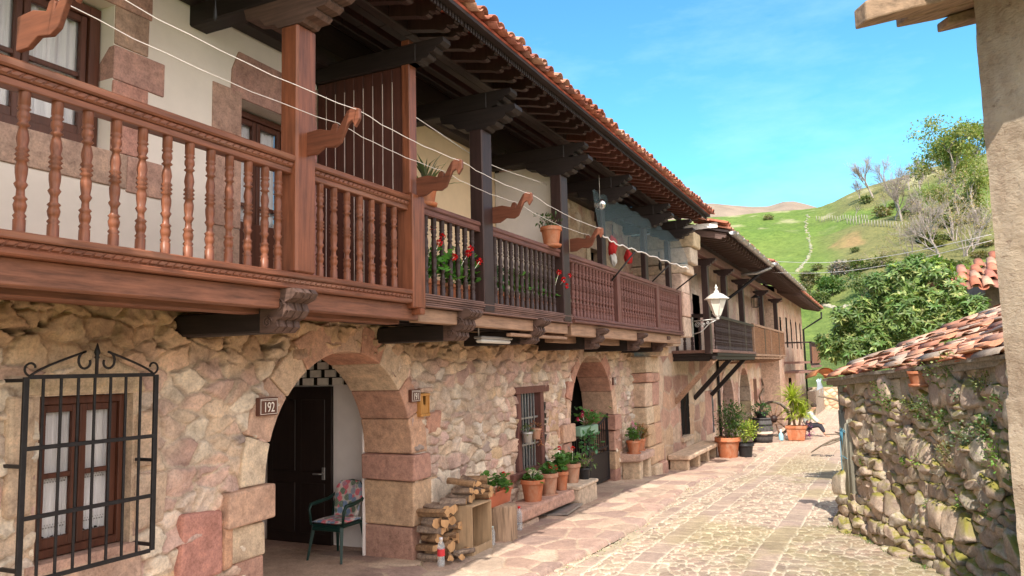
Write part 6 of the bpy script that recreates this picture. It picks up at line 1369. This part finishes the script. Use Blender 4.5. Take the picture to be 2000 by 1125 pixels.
mb = MB(); mb.box((-4.35, a.y, a.z-.045), (-4.25, b.y, a.z+.0), .02); mb.build('diffuser', plain('milky_plastic', (.62, .6, .56), .4, .05), TL); mb = MB(); mb.box((-4.36, a.y-.02, a.z+.002), (-4.24, b.y+.02, a.z+.035), .01); mb.tube([(-4.3, a.y, a.z+.03), (-4.3, a.y, 2.9)], .01, 4); mb.build('housing', M['zinc'], TL)
# ================================================================== GATE AND ITS PLANTER
GT = thing('iron_gate', 'black iron gate with solid lower panel closing the second arch', 'gate', (-5.3, 14.4, gz(14.4)+.05)); gx = -5.30; g0 = gz(14.4)+.06
def leafg(y0, y1, h0, h1, nm):
    mb = MB(); mb.box((gx-.02, y0, g0), (gx+.02, y0+.045, g0+h0), .003); mb.box((gx-.02, y1-.045, g0), (gx+.02, y1, g0+h1), .003); mb.box((gx-.015, y0+.045, g0+.66), (gx+.015, y1-.045, g0+.70)); mb.box((gx-.015, y0+.045, g0), (gx+.015, y1-.045, g0+.04)); mb.box((gx-.015, y0+.045, g0+.56), (gx+.015, y1-.045, g0+.58))
    mb.tube([(gx, y0+(y1-y0)*k/8, g0+h0+(h1-h0)*(k/8)**1.6) for k in range(9)], .02, 4); mb.build('gate_frame', M['iron'], GT)
    mb = MB(); mb.box((gx-.004, y0+.045, g0+.04), (gx+.004, y1-.045, g0+.56)); mb.build('panel', M['iron'], GT)
    mb = MB(); n = 9
    for k in range(1, n): y = y0+(y1-y0)*k/n; hh = h0+(h1-h0)*(k/n)**1.6; mb.box((gx-.008, y-.008, g0+.70), (gx+.008, y+.008, g0+hh))
    for k in range(6): y = y0+(y1-y0)*(k+.5)/6; mb.tube([(gx, y+.035*math.cos(a_*.7), g0+.62+.035*math.sin(a_*.7)) for a_ in range(10)], .005, 4, False)
    mb.build('bars', M['iron'], GT)
leafg(13.24, 14.42, .98, 1.06, 'l'); leafg(14.44, 15.62, 1.05, 1.34, 'r')
GP = thing('gate_planter', 'pale green trough of pink geraniums and trailing leaves hung on the iron gate', 'planter', (-5.15, 14, 1.05)); a = onX(1122, 850, -5.18); b = onX(1163, 838, -5.18); zq = a.z-.02
mb = MB(); mb.box((-5.28, a.y+.1, zq-.02), (-5.08, b.y-.1, zq+.15), .02); mb.build('trough', plain('pale_green_plastic', (.22, .36, .27), .5, .1), GP)
ym = (a.y+b.y)/2
geranium(GP, (-5.18, ym, zq+.14), .28, .3, 110, [(.02+.04*(k % 2), -.42+.13*k, .16+.05*(k % 3)) for k in range(7)], 430, (.7, .05, .2), (.10, .22, .06)); R.seed(9); mb = MB(); leafball(mb, (-5.05, ym-.25, zq-.12), (.12, .28, .2), 90, .09, .06, (.08, .2, .09)); leafball(mb, (-5.05, ym+.3, zq-.18), (.08, .1, .2), 24, .09, .05, (.1, .22, .1)); mb.build('trailing_leaves', M['leaf'], GP)
for (px, py, nm, lab, mt, bs) in ((1030, 852, 'hanging_pot', 'small grey bucket with trailing green stems hung on the window bars', 'zinc', (.12, .17, .08)), (1047, 845, 'hanging_pot', 'hanging pot of dried pinkish-brown plant at the barred window', 'terra2', (.36, .17, .11))):
    p = onX(px, py, -5.08); t_ = thing(nm, lab, 'potted plant', p, 'pots hung on the barred window'); pot(t_, p-Vector((0, 0, .1)), .09, .17, M[mt]); R.seed(int(px)); mb = MB(); leafball(mb, p+Vector((0, 0, .1)), (.09, .13, .08), 70, .05, .02, bs); leafball(mb, p+Vector((.04, .05, -.06)), (.06, .1, .16), 50 if mt == 'terra2' else 20, .05, .02, bs); mb.build('leaves', M['leaf'], t_); mb = MB(); mb.tube([p+Vector((0, 0, .08)), p+Vector((-.05, 0, .3))], .004, 4); mb.build('hook', M['iron'], t_)
# small slab bench right of gate with pots
a = onX(1212, 893, -4.85); b = onX(1262, 893, -4.85)
B2 = thing('stone_bench', 'small stone slab bench with clay pots between the second arch and the stone pier', 'bench', (-4.95, 16.5, gz(16.5)), 'stone benches by the houses'); zb2 = onX(1225, 889, -4.95).z
mb = MB(); mb.box((-5.18, 15.98, zb2-.17), (-4.72, 17.1, zb2), 0, None, (.47, .33, .27), .02); bevel(mb.build('seat', M['ashlar'], B2), .03)
for y_ in (16.1, 16.75): mb = MB(); mb.box((-5.18, y_, -.5), (-4.78, y_+.24, zb2-.18), 0, None, (.52, .41, .3), .02); bevel(mb.build('support', M['ashlar'], B2), .03)
for (y_, x_, r, h, lab, k, fl, fc, bs, ph) in ((16.18, -4.92, .155, .27, 'clay pot of pink-flowered green plant, left end of the small slab bench', 'ger', [(0, 0, .36), (.04, .03, .30), (-.02, .05, .42)], (.7, .35, .5), (.09, .2, .05), .3), (16.5, -5.0, .1, .2, 'small clay pot with blue-green leaves in the middle of the small slab bench', 'bush', [], None, (.12, .22, .12), .3), (16.72, -4.95, .13, .26, 'clay pot of bushy dark leaves, third on the small slab bench', 'bush', [], None, (.1, .16, .06), .34), (16.98, -5.0, .13, .26, 'pale pot with reddish spiky rosette leaves, right end of the small slab bench', 'spike', [], None, (.26, .16, .07), .4)):
    potted(lab, (x_, y_, zb2), r, h, M['terra' if x_ != -5.0 else 'terra2'], k, int(y_*100), 'pots on the small slab bench', True, fl, fc or (.7, .1, .1), 90, ph, bs)
# long bench by house D
B3 = thing('stone_bench', 'long low sandstone bench on four block legs beyond the stone pier, half in sun', 'bench', (-4.6, 21, gz(21)), 'stone benches by the houses'); q0, q1 = 19.2, 23.2
z3 = onX(1350, 888, -4.45).z
mb = MB(); mb.box((-4.98, q0, z3-.12), (-4.42, q1, z3), 0, None, (.56, .42, .31), .015); bevel(mb.build('seat', M['ashlar'], B3), .03)
for y_ in (q0+.1, q0+1.3, q0+2.5, q1-.4): mb = MB(); mb.box((-4.95, y_, -.8), (-4.5, y_+.22, z3-.125), 0, None, (.54, .42, .3), .01); bevel(mb.build('support', M['ashlar'], B3), .02)
# ================================================================== PLANTS BY HOUSE D
def gp(px, py): return onG(px, py)+Vector((0, 0, .03))
p = gp(1423, 897); potted('large clay pot with big dense dark green shrub beside the downspout', p, .36, .60, M['terra'], 'bush', 441, 'pots along the sunny end of the street', nl=1100, ph=1.25, base=(.07, .13, .035))
p = gp(1457, 896); potted('black pot of bright yellow-green leafy shrub next to the big clay pot', p, .24, .42, M['blackpl'], 'bush', 442, 'pots along the sunny end of the street', nl=600, ph=.75, base=(.26, .34, .06))
p = gp(1491, 868); potted('round whitish stone bowl with a small green plant in front of the barrel', p, .33, .42, plain('pale_stone_bowl', (.5, .4, .33), .85, .15), 'bush', 443, 'pots along the sunny end of the street', nl=160, ph=.3, base=(.09, .16, .05))
for (px, py, h0, lab, bs) in ((1469, 852, .5, 'small clay pot on a block with low green cushion plant, left of the barrel', (.1, .17, .05)), (1472, 836, .95, 'small banded clay pot raised on a pedestal with fine green leaves', (.12, .18, .05))):
    p = onX(px, py, -4.6); zq = gz(p.y); t_ = thing('stone_block', 'rough stone block carrying a clay pot beside the barrel' if h0 < .6 else 'taller stone pedestal carrying a banded clay pot beside the barrel', 'block', (p.x, p.y, zq)); mb = MB(); mb.box((p.x-.2, p.y-.2, zq-.1), (p.x+.2, p.y+.2, p.z), 0, None, (.48, .38, .3), .02); bevel(mb.build('block', M['ashlar'], t_), .02); potted(lab, (p.x, p.y, p.z+.0), .2, .28, M['terra'], 'bush', int(px), 'pots along the sunny end of the street', nl=220, ph=.28, base=bs)
# barrel
p = gp(1508, 868); BR = thing('old_barrel', 'grey weathered wooden barrel with iron hoops standing against the wall', 'barrel', p); mb = MB(); mb.lathe([(.30, 0), (.35, .25), (.37, .43), (.35, .61), (.30, .86)], p+Vector((-.3, 0, 0)), 20); mb.build('staves', wood('grey_barrel_staves', (.075, .07, .07), 'Z', .8, .4), BR); mb = MB()
for z_, r_ in ((.07, .32), (.25, .357), (.61, .357), (.79, .32)): mb.lathe([(r_, z_), (r_+.006, z_+.05)], p+Vector((-.3, 0, 0)), 20, 'Z', False)
mb.build('hoop', M['iron'], BR); t_ = thing('fern_pot', 'dark pot of green trailing plant standing on top of the old barrel', 'potted plant', p+Vector((-.3, 0, .86))); pot(t_, p+Vector((-.3, 0, .86)), .22, .2, M['blackpl']); R.seed(3); mb = MB(); leafball(mb, p+Vector((-.3, 0, 1.15)), (.34, .34, .22), 360, .09, .04, (.06, .14, .05)); mb.build('leaves', M['leaf'], t_)
# cart wheel
p = gp(1531, 858); WH = thing('cart_wheel', 'old grey wooden cart wheel leaning against the wall behind the barrel', 'wheel', p); c = p+Vector((-.35, .4, .68)); mb = MB(); u = Vector((.93, -.36, 0)); k_ = Vector((0, 0, 1)); 
mb.tube([c+u*.62*math.cos(a/24*2*PI)+k_*.62*math.sin(a/24*2*PI) for a in range(25)], .055, 6, False); mb.build('rim', M['greyoldZ2'] if 'greyoldZ2' in M else wood('grey_wheel_wood', (.16, .13, .11), 'Z', .85, .3), WH); mb = MB()
for a in range(10): mb.tube([c, c+u*.6*math.cos(a/10*2*PI)+k_*.6*math.sin(a/10*2*PI)], .03, 5)
mb.build('spoke', M['tanwoodY'], WH); mb = MB(); mb.blob(c, (.14, .14, .14), 2, .02); mb.build('hub', M['darkwood'], WH)
p = gp(1526, 862); BB = thing('cleaning_bottle', 'small pale blue and white bottle on the paving between barrel and yucca', 'bottle', p); mb = MB(); mb.lathe([(.07, 0), (.08, .02), (.08, .2), (.03, .28)], p, 10); mb.build('body', plain('pale_blue_plastic', (.3, .6, .75), .4, .1), BB); mb = MB(); mb.lathe([(.035, .28), (.035, .38)], p, 8); mb.build('cap', M['white'], BB)
# yucca
p = gp(1557, 861); YU = thing('potted_yucca', 'two-headed yellow-green yucca in a square orange clay planter', 'potted plant', p); pot(YU, p, .29, .50, M['terra'], square=1.15)
mb = MB(); mb.tube([p+Vector((-.05, 0, .5)), p+Vector((-.1, 0, .9)), p+Vector((-.08, 0, 1.35))], .045, 6); mb.tube([p+Vector((.1, 0, .5)), p+Vector((.18, 0, .85))], .04, 6); mb.build('trunk', M['bark'], YU)
R.seed(12); mb = MB()
for (c, L_, n) in ((p+Vector((-.08, 0, 1.5)), .72, 150), (p+Vector((-.05, .1, 1.05)), .6, 90), (p+Vector((.22, 0, .95)), .6, 110)):
    for i in range(n): a = R.uniform(0, 6.28); e = R.uniform(-.35, 1.45); g_ = R.uniform(.75, 1.25); mb.col = tuple(x*g_ for x in (.34, .40, .06)); mb.leaf(c-Vector((0, 0, R.uniform(0, .2))), Vector((math.cos(a)*math.cos(e), math.sin(a)*math.cos(e), math.sin(e))), Vector((0, 0, 1)), L_*R.uniform(.7, 1.1), .05, R.uniform(0, .25))
mb.build('leaves', M['leaf'], YU); mb = MB(); leafball(mb, p+Vector((.3, .1, .35)), (.25, .2, .3), 130, .09, .04, (.2, .06, .16)); tag(mb.build('purple_plant', M['leaf']), 'low purple-leaved plant beside the orange planter', 'plant')
# bare vine on the wall of house D
mb = MB(); pts = [onX(a, b, XD+.08) for a, b in ((1490, 800), (1483, 775), (1492, 758), (1487, 740))]; mb.tube(pts, .04, 6); mb.tube([onX(a, b, XD+.1) for a, b in ((1490, 766), (1498, 757), (1510, 753), (1516, 748))], .03, 5); mb.tube([onX(a, b, XD+.1) for a, b in ((1488, 790), (1497, 778), (1500, 770))], .02, 5); tag(mb.build('bare_vine', M['bark']), 'gnarled leafless vine trunk climbing the wall before the last corner', 'vine')
# person
def skinned(name, chain, mat, parent, sub=2):
    """chain: list of (index, parent index, pos, radius)"""
    me = bpy.data.meshes.new(name); base = WL[parent]; me.from_pydata([tuple(Vector(c[2])-base) for c in chain], [(c[1], c[0]) for c in chain if c[1] is not None], []); me.materials.append(mat)
    o = link(name, me, parent); bpy.context.view_layer.objects.active = o
    m = o.modifiers.new('skin', 'SKIN'); 
    for i, c in enumerate(chain): r = c[3]; me.skin_vertices[0].data[i].radius = (r, r) if not isinstance(r, tuple) else r
    me.skin_vertices[0].data[0].use_root = True; s = o.modifiers.new('sub', 'SUBSURF'); s.levels = sub; s.render_levels = sub; return o
pp = gp(1588, 853); pz = pp.z; bx, by = pp.x-.22, pp.y-.1
PE = thing('person', 'person in pale grey top and dark trousers sitting low and bending forward behind the yucca', 'person', (bx, by, pz))
V3 = lambda a, b, c: (bx+a, by+b, pz+c)
def addskin(ch, i, par, p, r): ch.append((i, par, p, r)); return i
ch = [(0, None, V3(0, 0, .40), .13), (1, 0, V3(.05, 0, .58), .12), (2, 1, V3(.15, 0, .78), .14), (3, 2, V3(.22, 0, .90), .08), (4, 3, V3(.26, -.01, .97), .05), (5, 4, V3(.32, -.02, 1.05), .095), (6, 5, V3(.34, -.02, 1.14), .085),
      (7, 2, V3(.2, -.18, .84), .06), (8, 7, V3(.33, -.24, .62), .045), (9, 8, V3(.5, -.18, .50), .035), (10, 9, V3(.57, -.16, .48), .03), (11, 2, V3(.2, .18, .84), .06), (12, 11, V3(.32, .22, .62), .045), (13, 12, V3(.5, .14, .5), .035), (14, 13, V3(.57, .12, .48), .03),
      (15, 0, V3(.12, -.11, .38), .09), (16, 15, V3(.48, -.14, .42), .07), (17, 16, V3(.66, -.15, .12), .045), (18, 17, V3(.70, -.15, .04), .04), (19, 18, V3(.84, -.15, .03), .03), (20, 0, V3(.12, .11, .38), .09), (21, 20, V3(.5, .13, .42), .07), (22, 21, V3(.62, .13, .12), .045), (23, 22, V3(.65, .13, .04), .04), (24, 23, V3(.79, .13, .03), .03)]
i = 25
for hnd, s in ((10, -1), (14, 1)):
    h_ = Vector(ch[hnd][2])
    for f_ in range(5):
        a = h_+Vector((.035, (f_-2)*.016, .005-.004*f_)); b = a+Vector((.035+.006*(2-abs(f_-2)), (f_-2)*.004, -.012)); ch.append((i, hnd, tuple(a), .010)); ch.append((i+1, i, tuple(b), .008)); i += 2
skinned('body', ch, plain('skin_tone', (.5, .3, .21), .6, .05), PE)
sh = [(0, None, V3(0, 0, .42), .15), (1, 0, V3(.05, 0, .58), .145), (2, 1, V3(.15, 0, .78), .165), (3, 2, V3(.215, 0, .89), .10), (4, 2, V3(.2, -.18, .84), .08), (5, 4, V3(.33, -.24, .62), .062), (6, 5, V3(.45, -.2, .53), .05), (7, 2, V3(.2, .18, .84), .08), (8, 7, V3(.32, .22, .62), .062), (9, 8, V3(.45, .165, .53), .05)]
skinned('shirt', sh, plain('pale_grey_cloth', (.42, .45, .43), .9, .08), PE)
tr = [(0, None, V3(0, 0, .38), .15), (1, 0, V3(.12, -.11, .38), .11), (2, 1, V3(.48, -.14, .42), .088), (3, 2, V3(.655, -.15, .14), .06), (4, 0, V3(.12, .11, .38), .11), (5, 4, V3(.5, .13, .42), .088), (6, 5, V3(.615, .13, .14), .06)]
skinned('trousers', tr, plain('dark_cloth', (.03, .03, .04), .9, .1), PE)
mb = MB(); mb.blob(V3(.32, -.015, 1.13), (.105, .10, .10), 2, .05); mb.build('hair', plain('dark_hair', (.04, .025, .02), .8, .2, 30), PE)
ST2 = thing('low_stool', 'low dark wooden stool under the seated person', 'stool', (bx, by, pz)); mb = MB(); mb.box((bx-.17, by-.17, pz+.2), (bx+.15, by+.17, pz+.24), .01); mb.build('seat', M['darkwood'], ST2)
for sx_ in (-1, 1):
    for sy_ in (-1, 1): mb = MB(); mb.tube([(bx+sx_*.12, by+sy_*.13, pz), (bx+sx_*.1, by+sy_*.11, pz+.2)], .018, 5); mb.build('leg', M['darkwood'], ST2)
# drain grate
p = onG(1607, 891); GRT = thing('drain_grate', 'dark iron drain grate set in the street paving', 'drain', p); mb = MB(); 
mb.box(p+Vector((-.30, -.18, .0)), p+Vector((.30, -.14, .025))); mb.box(p+Vector((-.30, .14, .0)), p+Vector((.30, .18, .025)))
for k in range(13): x = -.3+k*.048; mb.box(p+Vector((x, -.139, .0)), p+Vector((x+.022, .139, .022)))
mb.build('grate_bars', M['iron'], GRT)
# pot on shed wall
ppp = None
rr0 = ray(1795, 753); A = np.array([[rr0.x, -dS.x], [rr0.y, -dS.y]]); t_, s_ = np.linalg.solve(A, np.array([P0.x+nS.x*.12, P0.y+nS.y*.12])); p = SP(float(s_), CZ+rr0.z*float(t_), .12)
potted('terracotta pot with saucer and small grey plant on top of the dry-stone wall', p, .115, .165, M['terra'], 'bush', 470, None, True, nl=40, ph=.12, base=(.2, .22, .15))
# ================================================================== BALCONY PLANTS AND ORNAMENTS
zf = 3.0
for i, (px, fl, lab) in enumerate([(822, [(.14, 0, .42), (.12, .1, .5), (.1, -.05, .56)], 'clay pot with red geranium behind the first balusters of the dark balcony'), (873, [(.16, .05, .38), (.15, .12, .44)], 'clay pot with one red geranium, second on the dark balcony floor'), (925, [], 'clay pot with light green leafy plant behind the dark post'), (965, [], 'low trailing green plant right of the dark post'), (1032, [], 'clay pot of heart-leaved green plant on the dark balcony'), (845, [(.16, .04, .3)], 'small clay pot with one red bloom between the first two dark balcony pots'), (900, [(.16, 0, .32)], 'clay pot of green leaves and one red bloom just left of the dark post'), (1000, [], 'clay pot of small leaves in the middle of the right dark railing'), (1070, [(.2, -.1, .34), (.2, .12, .42), (.2, 0, .26), (.17, -.2, .44)], 'clay pot of red geranium at the right end of the dark balcony')]):
    p = onX(px, 560, -4.3); t_ = thing('potted_plant', lab, 'potted plant', (-4.32, p.y, zf), 'flower pots on the dark balcony'); pot(t_, (-4.32, p.y, zf), .15, .25, M['terra']); geranium(t_, (-4.29, p.y, zf+.2), .16, .38, 110, [(a_+.08, b_, c_) for a_, b_, c_ in fl], 450+i, base=(.10, .26, .05) if i != 3 else (.06, .18, .08))
p = onX(1077, 476, -4.08); potted('orange clay pot with dark leafy plant on the end of the dark balcony rail', (-4.06, p.y-.05, 3.985), .15, .27, M['terra'], 'bush', 461, None, True, nl=90, ph=.24, base=(.06, .10, .035))
p = onX(833, 385, -4.15); t_ = potted('clay pot of spiky grey-green aloe on the balcony rail beside the red post', (-4.12, 6.62, 3.985), .13, .2, M['terra'], 'spike', 462, None, True, nl=46, ph=.42, base=(.14, .17, .10))
DB = thing('mirror_ball', 'small silver mirror ball hanging from the beam above the maroon balcony', 'ornament', onX(1172, 399, XR)); p = onX(1172, 399, XR); mb = MB(); mb.blob(p, (.10, .10, .10), 2, 0); mb.sm = [False]*len(mb.sm); mb.build('ball', plain('mirror_facets', (.8, .8, .82), .12, .3, 20, .8, 1), DB); mb = MB(); mb.tube([p+Vector((0, 0, .1)), p+Vector((0, 0, .5))], .004, 4); mb.build('string', M['cord'], DB)
for i, (px, py, h, lab) in enumerate(((1197, 492, .42, 'red cloth ornament with white lower part hanging above the maroon railing'), (1228, 512, .3, 'smaller red hanging ornament further along above the maroon railing'))):
    p = onX(px, py, -4.25); t_ = thing('cloth_ornament', lab, 'ornament', p, 'red ornaments hung on the maroon balcony'); mb = MB(); mb.blob(p+Vector((0, 0, .1)), (.08, .11, h*.45), 2, .25); mb.build('cloth', plain('red_cloth_%d' % i, (.5, .03, .03), .9, .1), t_)
    if i == 0: mb = MB(); mb.blob(p+Vector((0, 0, -.14)), (.06, .08, .12), 2, .25); mb.build('trim', plain('white_cloth', (.6, .58, .55), .9, .1), t_)
    mb = MB(); mb.tube([p+Vector((0, 0, .2)), p+Vector((0, .05, .5))], .008, 4); mb.build('hook', M['iron'], t_)
p = onX(1288, 520, -4.5); t_ = thing('frying_pan', 'dark pan hanging on the back wall near the end of the maroon balcony', 'pan', p); mb = MB(); mb.lathe([(.09, 0), (.12, .03)], p, 12, 'X'); mb.tube([p+Vector((0, 0, .1)), p+Vector((0, 0, .34))], .014, 5); mb.build('pan_body', M['iron'], t_)
# net with poles
NT = thing('hanging_net', 'fine dark bluish net drooping in front of the maroon balcony, edged with white cord', 'net', (-4, 14, 4.5)); mb = MB(); vs = []; a0 = Vector((-3.98, 11.4, 5.2)); NU, NV = 30, 10; top = [(1135, 330), (1180, 330), (1260, 400), (1320, 450)]
bot = [onX(1170, 455, -3.98), onX(1200, 475, -3.9), onX(1245, 490, -3.8), onX(1300, 510, -3.75), onX(1345, 525, -3.45)]
def ip(L, q): q *= len(L)-1; k = min(int(q), len(L)-2); return L[k].lerp(L[k+1], q-k)
tp_ = [Vector((-4.05, 11.6, 5.15)), Vector((-4.05, 13, 5.2)), Vector((-4.05, 15, 5.2)), Vector((-4.05, 17.3, 5.2))]
for i in range(NU+1):
    for j in range(NV+1): q = i/NU; p = ip(tp_, q).lerp(ip(bot, q), j/NV); vs.append(p+Vector((.05*math.sin(j*PI/NV)*math.sin(i*1.1), 0, .03*math.sin(i*1.7+j))))
mb.add(vs, [(i*(NV+1)+j, (i+1)*(NV+1)+j, (i+1)*(NV+1)+j+1, i*(NV+1)+j+1) for i in range(NU) for j in range(NV)], True); mb.build('netting', clearmat('dark_teal_netting', (.05, .09, .10), .38, .9), NT)
mb = MB(); mb.tube([ip(bot, k/30)+Vector((0, 0, .02*math.sin(k*2))) for k in range(31)], .012, 5); mb.build('edge_cord', M['cord'], NT)
for (a, b) in (((1195, 548), (1240, 492)), ((1272, 552), (1306, 518)), ((1322, 565), (1360, 535))):
    p0 = onX(a[0], a[1], XR+.03); p1 = onX(b[0], b[1], -3.72 if a[0] < 1300 else -3.5); mb = MB(); mb.tube([p0, p1], .016, 5); mb.build('pole', M['iron'], NT)
# lantern & hanging items on house D balcony
p = onX(1476, 590, XB-.15); t_ = thing('candle_lantern', 'small black glass lantern hanging in the porch of the far balcony', 'lantern', p); mb = MB(); mb.lathe([(.03, .28), (.16, .18), (.17, .16)], p, 6); mb.lathe([(.13, -.2), (.15, -.18)], p, 6)
for k in range(6): a = k*PI/3; mb.tube([p+Vector((.14*math.cos(a), .14*math.sin(a), -.19)), p+Vector((.15*math.cos(a), .15*math.sin(a), .17))], .01, 4)
mb.tube([p+Vector((0, 0, .28)), p+Vector((0, 0, .6))], .008, 4); mb.build('lantern_frame', M['iron'], t_)
for k, (px, lab) in enumerate(((1458, 'carved wooden bracket left of the porch post on the far balcony rail'), (1472, 'second carved bracket on the far balcony rail'))):
    pass
# unseen-side helpers of depth: vegetation behind the last house
bush('street_end_bush', 'dense light green shrubs behind the low end wall', (-2.0, 53, .6), (2.2, 1.2, 1.3), 1500, .2, (.16, .22, .07), 481); bush('street_end_bush', 'green shrubs rising behind the right part of the end wall near the shed', (2.5, 54, .5), (2.6, 1.2, 1.2), 1500, .2, (.18, .24, .08), 482)

# scattered scrub on the hillside, grass tufts and grit in the street
R.seed(71); protos = []
for k in range(3):
    mb = MB(); leafball(mb, (0, 0, .5), (1.0, 1.0, .6), 260, .34, .2, [(.10, .13, .04), (.15, .16, .06), (.20, .17, .08)][k], .3, .5, .4); st = MB(); [st.tube([(0, 0, -.2), (R.uniform(-.5, .5), R.uniform(-.5, .5), .6)], .05, 4) for _ in range(4)]
    t_ = thing('scrub_bush', 'small dark scrub bush dotted over the green hillside', 'bush', (0, 0, 0), 'scrub bushes dotted over the hillside'); mb.build('foliage', M['leaf'], t_); st.build('stem', M['bark'], t_); protos.append(t_)
k = 0; used_ = set()
while k < 70:
    px = R.uniform(1400, 1930); py = R.uniform(425, 600)
    if k > 25: px = R.uniform(1660, 1930); py = R.uniform(390, 560)
    if 1480 < px < 1800 and 440 < py < 520 and R.random() < .8: continue
    p = onHill(px, py); s_ = R.uniform(.5, 1.3)*(1 if k < 26 else 1.5)*(.6+.4*math.hypot(p.x, p.y)/120); pr0 = protos[k % 3]
    if (k % 3) not in used_: used_.add(k % 3); pr0.location = p; pr0.scale = (s_, s_, s_*R.uniform(.6, 1)); pr0.rotation_euler.z = R.uniform(0, 6)
    else: c = copytree(pr0, None, None, p); c.scale = (s_, s_, s_*R.uniform(.6, 1)); c.rotation_euler.z = R.uniform(0, 6)
    k += 1
mb = MB()
def tuft(x, y, n, h):
    for i in range(n):
        a = R.uniform(0, 6.28); mb.col = lc(base=(.14, .2, .05)); mb.leaf(Vector((x+R.gauss(0, .03), y+R.gauss(0, .03), gz(y)-.0)), Vector((math.cos(a)*.6, math.sin(a)*.6, 1)), Vector((0, 0, 1)), h*R.uniform(.5, 1.2), .006, .3)
for i in range(46): s_ = R.uniform(0, 4.4); p = SP(s_, 0, .22+R.uniform(-.04, .1)); tuft(p.x, p.y, 12, .07)
for i in range(120): y = R.uniform(7.8, 26); x = float(pave_edge(np.array(y)))+R.gauss(.02, .05); tuft(x, y, 5, .03)
for i in range(160): y = R.uniform(8, 24); x = R.uniform(-3, -.6-.0*y); tuft(x, y, 4, .02)
tag(mb.build('grass_tufts', M['leaf']), 'tiny grass tufts growing in joints of the street and at wall feet', 'grass', None, 'stuff')
mb = MB()
for i in range(700):
    y = 7.8+R.random()**2*14; side = R.random(); x = float(pave_edge(np.array(y)))+abs(R.gauss(0, .25)) if side < .5 else (R.uniform(-3.2, -.7) if side < .7 else -5.1+abs(R.gauss(0, .18))); r_ = R.uniform(.004, .013); mb.col = tuple(v_*R.uniform(.7, 1.1) for v_ in (.45, .36, .28)); mb.blob((x, y, gz(y)+(.055 if x < XP-.2 else .012)), (r_*1.3, r_, r_*.7), 1, .2)
tag(mb.build('loose_grit', M['ashlar']), 'loose grit and small pebbles scattered on the paving', 'grit', None, 'stuff')
bpy.context.view_layer.update()
